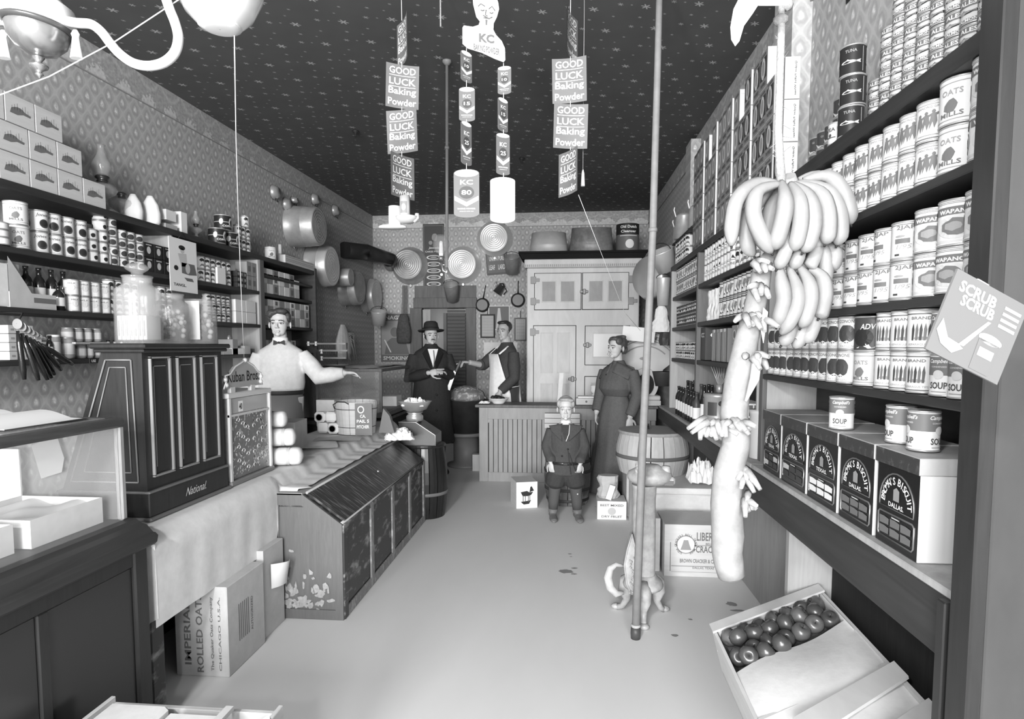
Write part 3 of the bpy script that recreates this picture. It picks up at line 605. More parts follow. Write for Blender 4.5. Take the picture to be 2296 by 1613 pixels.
lcan('lab', 530, 3, LZ[0], 'slim printed can', 'beside the coffee cans', 2, .07); put('lab', QX, P(543, 520, X=QX).y+.05, LZ[0]+.2, .75, 'single printed can on top of the slim can stack', 'slim printed cans top')
put('bigw', QX, P(600, 560, X=QX).y+.05, LZ[0], .7, 'squat can standing alone near the far end of top left shelf', 'single cans')
# ================================================================== left side: showcase, counter, registers
CZ = 0.78
FACE = {'-Y': lambda x0, x1, y0, y1, z0, z1, l=.0008: planemap((x0, y0-l, z0), (1, 0, 0), (0, 0, 1)), '+X': lambda x0, x1, y0, y1, z0, z1, l=.0008: planemap((x1+l, y0, z0), (0, 1, 0), (0, 0, 1)),
        '-X': lambda x0, x1, y0, y1, z0, z1, l=.0008: planemap((x0-l, y1, z0), (0, -1, 0), (0, 0, 1)), '+Z': lambda x0, x1, y0, y1, z0, z1, l=.0008: planemap((x0, y0, z1+l), (1, 0, 0), (0, 1, 0))}
CB = [M_CARD, M_WHITE, M_GREYINK, M_INK, C_PALE, M_CREAM, C_MID, M_PALEW]   # 0 card 1 white 2 grey ink 3 ink 4 pale 5 cream 6 mid 7 wood
def carton(name, x0, x1, y0, y1, z0, z1, m, label, cat, group=None, deco=None, bev=.002, rot=0.0, piv=None):
    """closed box; deco = [(face, fn(mb, tm, w, h))]; returns the thing"""
    b = MB(); b.box(x0, x1, y0, y1, z0, z1, m, bev)
    for fc, fn in (deco or []):
        w = (x1-x0) if fc in ('-Y', '+Z') else (y1-y0); h = (z1-z0) if fc != '+Z' else (y1-y0); fn(b, FACE[fc](x0, x1, y0, y1, z0, z1), w, h)
    c = ((x0+x1)/2, (y0+y1)/2, z0); o = b.build(name, CB, None, label, cat, group, loc=c)
    if rot: o.rotation_euler = (0, 0, rot)
    return o
def wp(mb, parent, name, m, label=None, kind=None):
    """world-coordinate mesh parented to an unrotated empty"""
    o = parent.location; mb.v = [(p[0]-o.x, p[1]-o.y, p[2]-o.z) for p in mb.v]; return mb.build(name, m, parent, label=label, kind=kind)
YE = 2.10
SC1 = thing('showcase', (-1.9, 1.5, 0), 'glass showcase on a tall dark panelled base at the near left', 'showcase')
b = MB(); b.box(-2.35, -1.575, 0.5, YE-.03, 0, .76, bev=.003); wp(b, SC1, 'base_cabinet', M_BLACKW)
for y0, y1 in ((0.5, 1.18), (1.22, 1.60), (1.64, 2.0)):
    b = MB(); b.box(-1.575, -1.566, y0, y1, .06, .70, bev=.003); wp(b, SC1, 'side_panel', mat('polished_dark_panel', 34, .25, spec=.6))
b = MB(); b.box(-1.575, -1.553, 2.0, YE-.03, 0, .758, bev=.006); b.box(-1.575, -1.558, 1.60, 1.64, 0, .702, bev=.004); b.box(-1.575, -1.559, .5, 2.003, .70, .757, bev=.004); wp(b, SC1, 'stile', M_BLACKW)
b = MB(); prof = [(-2.38, .755), (-1.545, .755), (-1.535, .765), (-1.53, .79), (-1.54, .80), (-1.55, .802), (-1.575, .83), (-1.60, .838), (-1.615, .85), (-2.38, .85)]
b.prism([(x, .5, z) for x, z in prof], (0, YE-.5, 0)); wp(b, SC1, 'moulding', M_DARK)
M_OAK = mat('oak_frame', 150, .45, kind='wood', v2=120, scale=8, stretch=(6, 6, .6)); M_DKF = mat('dark_case_frame', 74, .4, kind='wood', v2=52, scale=8, stretch=(5, .5, 5))
b = MB(); b.box(-1.672, -1.645, YE-.03, YE-.003, .85, 1.205, bev=.006); wp(b, SC1, 'corner_post', M_OAK); b = MB(); b.box(-2.35, -2.325, YE-.03, YE-.003, .85, 1.205); wp(b, SC1, 'corner_post', M_OAK)
b = MB(); b.box(-1.69, -1.64, .5, YE, 1.20, 1.235, bev=.008); b.box(-2.36, -1.69, YE-.04, YE, 1.212, 1.235, bev=.005); b.box(-2.36, -2.32, .5, YE-.04, 1.212, 1.235, bev=.005); wp(b, SC1, 'top_frame', M_DKF)
b = MB(); b.box(-1.654, -1.651, .5, YE-.03, .85, 1.20); wp(b, SC1, 'front_glass', M_PANE); b = MB(); b.box(-2.325, -1.672, YE-.018, YE-.015, .85, 1.212); wp(b, SC1, 'end_glass', M_PANE)
b = MB(); b.box(-2.32, -1.69, .5, YE-.04, 1.222, 1.230); wp(b, SC1, 'top_glass', mat('case_top_glass', 200, .05, alpha=.5, spec=.6))
# ledger on the case
bk = thing('ledger', (-2.0, 1.93, 1.235), 'open white paged ledger lying on the near left showcase', 'book')
for sx, x0 in ((-1, -2.02), (1, -2.0)):
    b = MB(); b.grid(lambda u, v: Vector((x0+sx*u*.24, 1.73+v*.31, 1.238+.028*math.sin(min(1, u*1.25)*PI)*(1-u*.5)+.012*(1-u))), 10, 2); b.grid(lambda u, v: Vector((x0+sx*u*.24, 1.73+v*.31, 1.2365)), 2, 1)
    b.grid(lambda u, v: Vector((x0+sx*u*.24, 1.73, 1.2365+v*(.0015+.028*math.sin(min(1, u*1.25)*PI)*(1-u*.5)+.012*(1-u)))), 10, 1); wp(b, bk, 'page_block', M_WHITE)
b = MB(); b.box(-2.28, -1.75, 1.72, 2.05, 1.2352, 1.2364); wp(b, bk, 'cover', M_INK)
# things inside the case
def open_box(name, x0, x1, y0, y1, z0, z1, label, cat='box', m=None, t=.004, fill=None, group=None):
    o = thing(name, ((x0+x1)/2, (y0+y1)/2, z0), label, cat, group); m = m or M_CREAM
    b = MB(); b.box(x0, x1, y0, y1, z0, z0+t); b.box(x0, x0+t, y0, y1, z0+t, z1); b.box(x1-t, x1, y0, y1, z0+t, z1); b.box(x0+t, x1-t, y0, y0+t, z0+t, z1); b.box(x0+t, x1-t, y1-t, y1, z0+t, z1); wp(b, o, 'box_body', m)
    return o
ob = open_box('paper_box', -2.02, -1.70, 1.74, 2.04, .852, .945, 'long open cream box of white goods inside the near left showcase')
b = MB(); b.grid(lambda u, v: Vector((-2.015+u*.31, 1.745+v*.29, .925+.012*math.sin(u*11)*math.sin(v*7+1))), 14, 10); wp(b, ob, 'tissue', M_WHITE)
ob = open_box('paper_box', -1.98, -1.72, 1.42, 1.70, .852, .945, 'cream box nearest the camera inside the left showcase')
b = MB(); b.grid(lambda u, v: Vector((-1.975+u*.25, 1.425+v*.27, .925+.01*math.sin(u*9+2)*math.sin(v*7+1))), 10, 8); wp(b, ob, 'tissue', M_WHITE)
carton('display_card', -2.19, -2.02, 2.035, 2.045, .852, 1.12, 1, 'tall blank white card standing inside the left showcase', 'card')
carton('picture_box', -1.80, -1.70, 1.30, 1.40, .852, .905, 4, 'small box with dark framed print at the bottom left corner', 'box', deco=[('+X', lambda b, t, w, h: (b.rect(.008, w-.008, .008, h-.008, t, 3), b.rect(.014, w-.014, .012, h-.014, lambda u, v: t(u, v)+Vector((.0005, 0, 0)), 2)))])
b = MB(); b.add([Vector((-1.99+u*.13, 2.06, 1.0+v*.13+.02*u)) for u, v in ((0, 1), (.25, 0), (.9, .1), (1, .5), (.8, 1.2))], [(0, 1, 2, 3, 4)]); b.build('torn_paper', mat('grey_old_paper', 150, .8), None, 'torn grey paper stuck behind the end glass of the showcase', 'paper')
# cloth covered counter
LCn = thing('counter', (-1.85, 4.7, 0), 'long counter under a white cloth running down the left side', 'counter')
b = MB(); b.box(-2.15, -1.63, YE+.03, 5.6, CZ-.035, CZ-.004, bev=.004); b.box(-2.62, -1.80, 5.6, 7.12, CZ-.035, CZ-.004, bev=.004); wp(b, LCn, 'counter_top', M_MIDW)
b = MB(); b.box(-1.70, -1.62, 2.16, 2.235, 0, CZ-.035, bev=.004); wp(b, LCn, 'leg', M_PAINT)
b = MB(); b.box(-2.12, -2.08, YE+.05, 5.6, 0, CZ-.035); b.box(-1.86, -1.82, 5.6, 7.1, 0, CZ-.035); b.box(-2.1, -1.66, 5.56, 5.6, 0, CZ-.035); wp(b, LCn, 'back_panel', M_DARK)
def clothf(u, v):
    # u across (0 back .. 1 hem), v along the counter
    y = YE+.02 + v*(5.55-YE); s = u*(1.0)
    top = .50; drop = .37 if y < 3.08 else (.10 if y < 3.16 else .085)
    if y > 3.08 and y < 3.2: drop = .37 + (.09-.37)*(y-3.08)/.12
    L = top+drop+(.14 if y > 3.16 else 0); d = s*L
    fold = .5*math.sin(y*26+d*9)+.5*math.sin(y*41+2); k = max(0, (y-3.3))/2.2
    if d <= top: return Vector((-2.11+d, y, CZ+.003+.004*abs(fold)*(0.2+k*1.6)*(d/top)))
    e = d-top
    if y < 3.14: return Vector((-1.61+.045*min(1, e/.06)+.0022*fold*min(1, e*8), y-.02*e, CZ+.003-e*e/.02 if e < .01 else CZ+.008-e))
    if e < .085: return Vector((-1.61+.045*e/.085, y, CZ-e*.75+.006*fold*(1+k)))
    return Vector((-1.565+(e-.085)*.9, y, .7125+.0035*(1+fold)*(1+k)))
b = MB(); b.grid(clothf, 26, 120); b.build('tablecloth', M_CLOTH, None, 'wide white cloth spread over the left counter and hanging at its near end', 'cloth')
b = MB(); hx = -1.645   # the corner of the cloth hanging past the counter's near end
pts = [(-1.90, .78), (-1.61, .78), (-1.565, .74), (-1.563, .45), (-1.60, .43), (-1.625, .37), (-1.66, .44), (-1.70, .47), (-1.78, .62)]
b.prism([(x, YE+.025, z) for x, z in pts], (0, .004, 0)); b.build('cloth_corner', M_CLOTH, None, 'pointed white cloth corner hanging beside the dark showcase base', 'cloth')
# big wooden cash register cabinet
RGX, RY0, RY1 = -1.70, 2.28, 2.84
RG = thing('cash_register', (-1.9, 2.56, CZ), 'large dark panelled wooden cash register cabinet carrying the candy jars', 'cash register')
b = MB(); b.add([(x, y, z) for y in (RY0, RY1) for x, z in ((-2.075, .90), (RGX, .90), (RGX, 1.475), (-1.875, 1.475))], [(0, 1, 2, 3), (7, 6, 5, 4), (1, 5, 6, 2), (0, 4, 5, 1), (3, 2, 6, 7), (0, 3, 7, 4)]); wp(b, RG, 'cabinet_body', M_BLACKW)
b = MB(); b.box(-2.09, RGX+.012, RY0-.008, RY1+.008, .80, .90, bev=.004); wp(b, RG, 'base_box', M_BLACKW)
b = MB(); b.box(-2.11, RGX+.026, RY0-.02, RY1+.02, CZ+.004, .80, bev=.008); b.box(-2.095, RGX+.018, RY0-.012, RY1+.012, .898, .908, bev=.004); wp(b, RG, 'base_moulding', mat('brown_moulding', 104, .4, spec=.5))
b = MB(); b.box(-1.895, RGX+.022, RY0-.02, RY1+.02, 1.475, 1.49, bev=.004); b.box(-1.905, RGX+.034, RY0-.03, RY1+.03, 1.49, 1.512, bev=.006); wp(b, RG, 'cornice', M_BLACKW)
pw = (RY1-RY0-.04)/3
for k in range(3):
    y0 = RY0+.035+k*pw; y1 = y0+pw-.045; b = MB(); t = .004
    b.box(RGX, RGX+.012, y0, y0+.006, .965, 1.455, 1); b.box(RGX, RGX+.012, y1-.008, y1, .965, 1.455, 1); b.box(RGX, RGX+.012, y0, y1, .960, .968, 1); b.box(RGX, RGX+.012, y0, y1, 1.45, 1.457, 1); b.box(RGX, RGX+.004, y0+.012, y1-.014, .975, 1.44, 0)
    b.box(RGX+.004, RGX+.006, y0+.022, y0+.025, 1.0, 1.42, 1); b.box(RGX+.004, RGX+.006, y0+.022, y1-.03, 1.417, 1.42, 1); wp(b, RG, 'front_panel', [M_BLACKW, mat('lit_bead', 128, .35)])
b = MB(); q = [(-2.03, .945), (RGX-.035, .945), (RGX-.045, 1.445), (-1.855, 1.445)]
for k in range(4):
    a, c = Vector((q[k][0], RY0-.004, q[k][1])), Vector((q[(k+1) % 4][0], RY0-.004, q[(k+1) % 4][1])); b.tube([a, c], .004, 4)
q = [(-1.97, .985), (RGX-.065, .985), (RGX-.07, 1.415), (-1.84, 1.415)]
for k in range(4): b.tube([Vector((q[k][0], RY0-.003, q[k][1])), Vector((q[(k+1) % 4][0], RY0-.003, q[(k+1) % 4][1]))], .003, 4)
wp(b, RG, 'side_beading', mat('side_bead', 118, .4))
b = MB(); t = planemap((RGX+.0135, RY0+.2, .82), (0, 1, 0), (0, 0, 1)); b.text('National.', .1, .012, .036, t, w=.15, shear=.45, bold=.0); wp(b, RG, 'lettering', mat('gilt_letter', 205, .4))
# candy jars on the register
def jar(name, loc, r, h, label, fill, neck=.62, lid=True):
    o = thing(name, loc, label, 'jar', 'glass candy jars on the register')
    b = MB(); b.lathe([(r*.97, 0), (r, .01), (r, h*.60), (r*.96, h*.66), (r*neck, h*.72), (r*neck, h*.80), (r*neck*1.08, h*.82), (r*neck*1.02, h*.83), (r*neck*.93, h*.80), (r*neck*.93, h*.73), (r*.92, h*.66), (r*.95, h*.60), (r*.95, .012), (.001, .012)], 28, cap=False); b.build('glass_body', M_JAR, o)
    if lid:
        b = MB(); b.lathe([(.001, h*.84), (r*neck*.4, h*.84), (r*neck*.42, h*.87), (r*neck*.72, h*.90), (r*neck*.85, h*.93), (r*neck*.6, h*.97), (r*neck*.18, h*.985), (r*neck*.15, h), (.001, h*1.005)], 24, cap=False); b.build('stopper', M_JAR, o)
    b = MB(); fill(b, r, h); b.build('contents', [C_WHITE, C_PALE, C_MID, M_GREYINK], o); return o
def fill_pack(b, r, h):
    for k in range(7):
        x = -r*.72+k*r*.21; b.box(x, x+r*.19, -r*.50, r*.50, .014, h*.34, 0 if k % 2 else 1, .002)
        b.rect(x+r*.05, x+r*.12, .03, h*.28, planemap((0, -r*.501, 0), (1, 0, 0), (0, 0, 1)), 2)
def fill_loose(b, r, h):
    rr = random.Random(3)
    for k in range(60):
        a = rr.uniform(0, 2*PI); q = r*.78*math.sqrt(rr.random()); b.ball((q*math.cos(a), q*math.sin(a), .03+rr.random()*h*.42), r*.16, 6, 0 if k % 3 else 1)
jz = 1.512
jar('candy_jar', (-1.765, 2.36, jz), .088, .335, 'tall stoppered glass candy jar with white packets, left of three', fill_pack)
jar('candy_jar', (-1.775, 2.585, jz), .072, .27, 'glass candy jar in the middle with low collar', fill_loose, .7, False)
o = jar('candy_jar', (-1.765, 2.765, jz), .082, .255, 'glass candy jar on the right corner, filled with loose white sweets', fill_loose, .82, False)
b = MB(); b.box(-.01, .06, -.083, -.0825, .02, .2); b.build('label', C_PALE, o)
# nickel cash register with marquee
NR = thing('cash_register', (-1.85, 3.09, CZ), 'ornate pale metal cash register with an arched name marquee', 'cash register'); M_NICK = mat('cast_register_metal', 150, .35, .55, 'noise', 130, 40); M_NL = mat('raised_silver', 214, .35, .3)
y0, y1 = 2.885, 3.315; b = MB(); b.box(-2.05, RGX-.004, y0, y1, CZ+.03, 1.235, bev=.004); wp(b, NR, 'case', M_NICK)
b = MB(); b.box(-2.07, RGX+.016, y0-.012, y1+.012, CZ+.004, CZ+.03, bev=.006); wp(b, NR, 'plinth', mat('plinth_brown', 120, .4))
b = MB(); b.box(-2.06, RGX+.008, y0-.008, y1+.008, 1.235, 1.262, bev=.004); b.box(RGX-.004, RGX+.008, y0, y0+.016, CZ+.03, 1.235); b.box(RGX-.004, RGX+.008, y1-.016, y1, CZ+.03, 1.235); b.box(RGX-.004, RGX+.006, y0, y1, 1.14, 1.152); wp(b, NR, 'frame', M_NL)
b = MB(); b.box(RGX-.004, RGX, y0+.018, y1-.018, 1.155, 1.232); wp(b, NR, 'indicator_window', mat('indicator_glass', 190, .1, .3))
b = MB(); t = planemap((RGX+.0005, y0, 0), (0, 1, 0), (0, 0, 1)); b.rect(.095, .14, 1.16, 1.215, t); b.text('40', .1175, 1.17, .034, planemap((RGX+.0012, y0, 0), (0, 1, 0), (0, 0, 1)), 1, w=.03); wp(b, NR, 'price_tab', [M_WHITE, M_INK])
b = MB(); rr = random.Random(5); t = planemap((RGX-.003, y0, 0), (0, 1, 0), (0, 0, 1))
for k in range(760):
    u = .03+rr.random()*.38; v = CZ+.05+rr.random()*.34; du = abs(u-.22)/.19; dv = abs(v-1.0)/.18
    if du < .75 and dv < .25 and rr.random() < .3: continue
    s = .004+rr.random()*.008; 
    if rr.random() < (.45 if du > .72 else .12+.88*max(0, math.sin(u*70)*math.sin(v*62))): b.decal(blob(u, v, s*.5, s, 6, .3, k, rr.uniform(-1.2, 1.2)), t, 0, 1)
for k in range(14):
    for s in (-1, 1): c0, v0 = .22+s*(.03+.045*(k % 3)), CZ+.07+.024*k; b.tube([t(c0+s*(.020-.0024*q)*math.cos(q*.75), v0+(.018-.002*q)*math.sin(q*.75)) for q in range(8)], .0022, 4)
wp(b, NR, 'scroll_ornament', M_NL, kind='stuff')
MQ = [(.0, 0), (.03, .035), (.02, .07), (.07, .075), (.13, .115), (.20, .135), (.24, .15), (.28, .135), (.34, .115), (.39, .08), (.425, .07), (.42, .035), (.44, 0)]
b = MB(); b.prism([(RGX-.012, y0-.018+u*.88, 1.285+v*.95) for u, v in MQ], (-.015, 0, 0)); mq = wp(b, NR, 'marquee', mat('marquee_metal', 168, .4, .3))
b = MB(); t = planemap((RGX-.011, y0-.018, 1.285), (0, 1, 0), (0, 0, 1)); b.text('Kuban Bros.', .20, .030, .055, t, w=.31, bold=.01); wp(b, NR, 'lettering', M_INK)
b = MB(); b.tube([(RGX-.010, y0-.018+u*.88, 1.285+v*.95) for u, v in MQ], .005, 5)
for u, v in ((.02, .05), (.425, .05), (.24, .15), (.03, .02), (.42, .02)): b.ball((RGX-.010, y0-.018+u*.88, 1.285+v*.95), .013, 8)
b.box(RGX-.03, RGX-.01, y0+.05, y0+.09, 1.26, 1.29); b.box(RGX-.03, RGX-.01, y0+.25, y0+.29, 1.26, 1.29); wp(b, NR, 'scroll_edge', M_NL)
# wrapped bundles beside the register
def bundle(loc, L, r, n, label, rz):
    o = thing('wrapped_bundle', loc, label, 'bundle', 'white wrapped bundles by the register', rz); rings = []
    N = 22
    for i in range(N+1):
        u = i/N; k = (1-abs(2*u-1)**12)**.5 if 0 < u < 1 else .25; rib = 1-.10*abs(math.sin(u*PI*n))**8*0 - .09*(math.cos(u*2*PI*n)*.5+.5)**4
        rings.append([(u*L-L/2, (r*1.15*k*rib)*math.copysign(abs(math.cos(a))**.75, math.cos(a)), r+r*k*rib*math.copysign(abs(math.sin(a))**.75, math.sin(a))) for a in [2*PI*j/14 for j in range(14)]])
    b = MB(); b.loft(rings); b.build('wrapping', M_CLOTH, o)
    for i in range(1, n):
        b = MB(); x = i*L/n-L/2; rg = [[(x+dx, r*1.13*math.copysign(abs(math.cos(a))**.75, math.cos(a)), r+r*1.0*math.copysign(abs(math.sin(a))**.75, math.sin(a))) for a in [2*PI*j/14 for j in range(14)]] for dx in (-.008, .008)]; b.loft(rg, cap=False); b.build('paper_band', C_PALE, o)
bundle((-1.69, 3.43, CZ+.012), .24, .052, 3, 'lowest white wrapped bundle beside the pale metal register', .25)
bundle((-1.72, 3.44, CZ+.125), .21, .052, 3, 'middle white wrapped bundle in the stack of three', .3); bundle((-1.76, 3.45, CZ+.236), .18, .048, 2, 'topmost white wrapped bundle in the stack of three', .2)
CT = CZ+.016
carton('cardboard_box', -2.05, -1.80, 3.80, 4.05, CT, CT+.20, 0, 'plain cardboard box behind the stack of white wrapped bundles', 'box', rot=.1)
def sheet(px, py, w, h, rz, label, m=M_CREAM, z=CT, nm='paper_sheet'):
    p = P(px, py, Z=z); b = MB(); rr = random.Random(int(px)); n = 10
    b.grid(lambda u, v: Vector(((u-.5)*w+rr.uniform(-.004, .004), (v-.5)*h+rr.uniform(-.004, .004), .003+.004*math.sin(u*6+v*4)+.003)), n, n); o = b.build(nm, m, None, label, 'paper'); o.location = p; o.rotation_euler = (0, 0, rz); return o
sheet(700, 1000, .34, .30, .4, 'pale wrapping sheets spread on the cloth beside the bundles'); sheet(760, 985, .34, .22, .2, 'torn brown wrapping sheet on the cloth before the pail', M_CARD, CT+.006)
for i, (px, py, j) in enumerate(((722, 972, 0), (745, 974, 0), (716, 972, 1), (740, 972, 1))):
    p = P(px, py, Z=CT); r0 = .042
    o = thing('wrapped_roll', (p.x, p.y, CT+.002+j*.087), ('lower', 'upper')[j]+' '+('left', 'right', 'left', 'right')[i]+' white wrapped soap roll beside the wooden pail', 'roll', 'white wrapped rolls by the pail')
    b = MB(); b.box(-.045, .045, 0, .10, 0, .082, bev=.016); b.build('wrapping', M_WHITE, o)
    if i in (1, 2): b = MB(); b.lathe([(.030, 0), (.030, .001), (.024, .0015), (.024, 0)], 18, (0, -.001, .041), 0, Matrix.Rotation(PI/2, 3, 'X')); b.build('seal', C_MID, o)
p = P(800, 970, Z=CT)
PL = thing('pail', (p.x, p.y, CT), 'pale wooden pail with wire hoops and a dark advertising card', 'pail')
for k in range(16):
    a0, a1 = 2*PI*k/16+.01, 2*PI*(k+1)/16-.01; b = MB(); r0, r1 = .150, .172
    b.add([(r*math.cos(a), r*math.sin(a), z) for z, r in ((0, r0), (.26, r1), (.26, r1-.012), (0, r0-.012)) for a in (a0, (a0+a1)/2, a1)], [(0, 1, 4, 3), (1, 2, 5, 4), (3, 4, 7, 6), (4, 5, 8, 7), (6, 7, 10, 9), (7, 8, 11, 10), (0, 3, 6, 9), (2, 11, 8, 5)]); b.build('stave', M_PALEW, PL)
b = MB(); b.lathe([(.152, .055), (.156, .055), (.156, .06)], 32, cap=False); b.lathe([(.167, .20), (.170, .20), (.170, .205)], 32, cap=False); b.build('wire_hoop', M_IRON, PL)
b = MB(); b.lathe([(.001, .01), (.15, .01)], 16, cap=False); b.build('pail_bottom', M_PALEW, PL)
b = MB(); b.tube([(-.165, -.05, .2), (-.16, -.09, .235), (-.10, -.15, .265), (-.03, -.175, .265), (.0, -.18, .25)], .004, 5); b.build('bail_handle', M_IRON, PL)
b = MB(); b.box(0, .13, -.182, -.176, .0, .255, 0, mx=Matrix.Rotation(.28, 4, 'Z')); t0 = planemap((0, -.1828, 0), (1, 0, 0), (0, 0, 1)); rz = Matrix.Rotation(.28, 3, 'Z'); t = lambda u, v: rz @ t0(u, v)
b.decal(blob(.045, .205, .026, .03), t, 1, 1); b.decal(blob(.045, .205, .018, .021), lambda u, v: rz @ (t0(u, v)+Vector((0, -.0006, 0))), 2, 1)
for q, z in (('CA.', .14), ('PAIL S', .10), ('PITCHER', .055)): b.text(q, .06, z, .026, t, 1, w=.095 if len(q) > 3 else .045, bold=.025)
b.build('advertising_card', [C_SKY, M_WHITE, C_GREY], PL)
b = MB(); b.prism([(-.06, 0, 0), (.07, 0, 0), (.03, .0, .14), (-.02, 0, .2)], (0, .05, .0)); o = b.build('paper_wedge', C_SKY, None, 'dark folded paper leaning right of the wooden pail', 'paper'); o.location = (p.x+.245, p.y+.0, CT)
carton('cardboard_box', P(720, 950, Y=5.2).x, P(760, 950, Y=5.2).x, 5.1, 5.25, CT, 1.03, 0, 'cardboard box standing upright behind the wrapped rolls', 'box')
p = P(722, 945, Z=CT); b = MB(); b.lathe([(.02, 0), (.022, .01), (.020, .09), (.012, .11), (.012, .13)], 12, m=0); b.lathe([(.014, .13), (.014, .15)], 12, m=1); o = b.build('small_bottle', [M_WHITE, M_INK], None, 'small white bottle with dark cap behind the wrapped rolls', 'bottle'); o.location = (p.x, p.y, CT)
# far glass showcase on the counter with the beam scale
S2 = thing('showcase', (-2.18, 6.35, CZ), 'small glass showcase with thin wooden frame at far counter end', 'showcase'); xa, xb, ya, yb_, za, zb_ = -2.58, -1.80, 5.75, 7.05, CT, 1.28
b = MB(); b.box(xa, xb+.02, ya-.02, yb_, za, za+.05, bev=.006); wp(b, S2, 'plinth', M_MIDW)
for x in (xa, xb-.024):
    for y in (ya, yb_-.024): b = MB(); b.box(x, x+.024, y, y+.024, za+.05, zb_-.03, bev=.003); wp(b, S2, 'corner_post', M_MIDW)
b = MB(); b.box(xa, xb, ya, ya+.03, zb_-.03, zb_, bev=.003); b.box(xb-.03, xb, ya+.03, yb_, zb_-.03, zb_, bev=.003); b.box(xa, xa+.03, ya+.03, yb_, zb_-.03, zb_); b.box(xa, xb, yb_-.03, yb_, zb_-.03, zb_); wp(b, S2, 'top_frame', M_MIDW)
b = MB(); b.box(xa+.024, xb-.024, ya+.01, ya+.012, za+.05, zb_-.03); wp(b, S2, 'end_glass', M_PANE); b = MB(); b.box(xb-.014, xb-.012, ya+.024, yb_-.024, za+.05, zb_-.03); wp(b, S2, 'front_glass', M_PANE)
b = MB(); b.box(xa+.03, xb-.03, ya+.03, yb_-.03, zb_-.012, zb_-.006); wp(b, S2, 'top_board', M_CREAM)
b = MB(); b.box(xa-.01, xa+.11, ya-.035, ya-.022, za, zb_, bev=.003); b.build('side_board', M_MIDW, None, 'upright brown board at the left edge of far showcase', 'board')
carton('white_box', -2.0, -1.84, 6.4, 6.6, za+.052, za+.16, 1, 'white box inside the small far showcase', 'box'); carton('white_box', -2.5, -2.1, 6.2, 6.6, za+.052, za+.12, 1, 'wide low white box on the floor of the far showcase', 'box')
b = MB(); b.loft([[(-.14+.02*i, .09*math.cos(a)*k, .035+.035*k*math.sin(a)) for a in [2*PI*j/8 for j in range(8)]] for i, k in enumerate((.1, .7, 1, .8, .6, .9, 1.1, .7, .9, .8, .5, .3, .2))]); o = b.build('dark_glove', C_SKY, None, 'dark leather glove lying inside the far showcase', 'glove'); o.location = (-2.2, 6.1, za+.12)
for k in range(5):
    b = MB(); b.grid(lambda u, v: Vector(((u-.5)*.26, (v-.5)*.3, .002+.004*math.sin(u*5+k))), 6, 6); o = b.build('paper_sheet', M_CREAM, None, ('first', 'second', 'third', 'fourth', 'fifth')[k]+' pale paper along the top of the far showcase from camera', 'paper', 'papers on the far showcase'); o.location = (-2.05-.04*(k % 2), 5.95+.24*k, zb_+.004); o.rotation_euler = (0, 0, .2*(k-2))
BS = thing('beam_scale', (-2.42, 5.50, CT), 'dark pillar scale with triple sliding beams beside the clerk', 'scale')
p0 = P(712, 932, Z=CT); BS.location = p0; Yb = p0.y; K_ = Yb/1350.0; sx = lambda px: (px-712)*K_; szz = lambda py: (932-py)*K_
M_BRZ = mat('dark_bronze', 74, .3, .6)
b = MB(); b.lathe([(.035, 0), (.035, .02), (.031, .03), (.030, szz(850)), (.036, szz(846)), (.040, szz(836)), (.034, szz(832)), (.05, szz(824)), (.05, szz(822))], 20); b.build('pillar', M_BRZ, BS)
b = MB(); b.box(sx(716), sx(778), -.03, .04, szz(822), szz(817), bev=.004); b.build('base_plate', M_BRZ, BS)
for (xa_, xb_, yy) in ((690, 783, 765), (716, 786, 781), (723, 783, 798)):
    b = MB(); b.box(sx(xa_), sx(xb_), -.006, .006, szz(yy+2), szz(yy-2), bev=.001); b.build('beam', mat('brass_beam', 150, .3, .4), BS)
for px_, yy, r0 in ((694, 765, .012), (712, 765, .012), (725, 783, .012), (725, 799, .012)): b = MB(); b.lathe([(r0, -.022), (r0, -.012), (r0*.6, 0), (r0, .012), (r0, .022)], 12, (sx(px_), 0, szz(yy))); b.build('poise', M_WHITE, BS)
for px_ in (708, 717): b = MB(); b.box(sx(px_)-.01, sx(px_)+.01, -.01, .01, szz(824), szz(778), bev=.004); b.build('pivot_post', M_BRZ, BS)
b = MB(); b.tube([(sx(786), 0, szz(763)), (sx(786), 0, szz(800))], .006, 6); b.tube([(sx(762), 0, szz(782)), (sx(762), 0, szz(817))], .006, 6); b.build('end_link', M_BRZ, BS)
b = MB(); b.lathe([(.001, .0), (.10, .004), (.12, .018), (.125, .02)], 24, (sx(760), .0, szz(817)-.002)); b.build('pan', M_TIN, BS)
# ================================================================== bin, boxes, lower left
BN = thing('display_bin', (-1.39, 4.05, 0), 'long low slant-front wooden bin with scuffed dark panels', 'bin'); by0, by1 = 3.12, 4.98
prof = [(-1.575, 0), (-1.212, 0), (-1.212, .535), (-1.43, .69), (-1.575, .69)]
b = MB(); b.prism([(x, by0, z) for x, z in prof], (0, by1-by0, 0)); wp(b, BN, 'bin_body', mat('bin_body_wood', 60, .5, kind='worn', v2=120, scale=10, stretch=(2, 1, 2)))
M_BIN = mat('scuffed_bin_end', 104, .55, kind='wood', v2=84, scale=9, stretch=(9, 1, .8), amt=.8); M_RAIL = mat('worn_pale_rail', 128, .5, kind='worn', v2=176, scale=18, stretch=(1, 3, 1))
b = MB(); b.prism([(x, by0-.006, z) for x, z in ((-1.575, .012), (-1.245, .012), (-1.245, .50), (-1.42, .625), (-1.575, .625))], (0, .006, 0)); wp(b, BN, 'end_board', M_BIN)
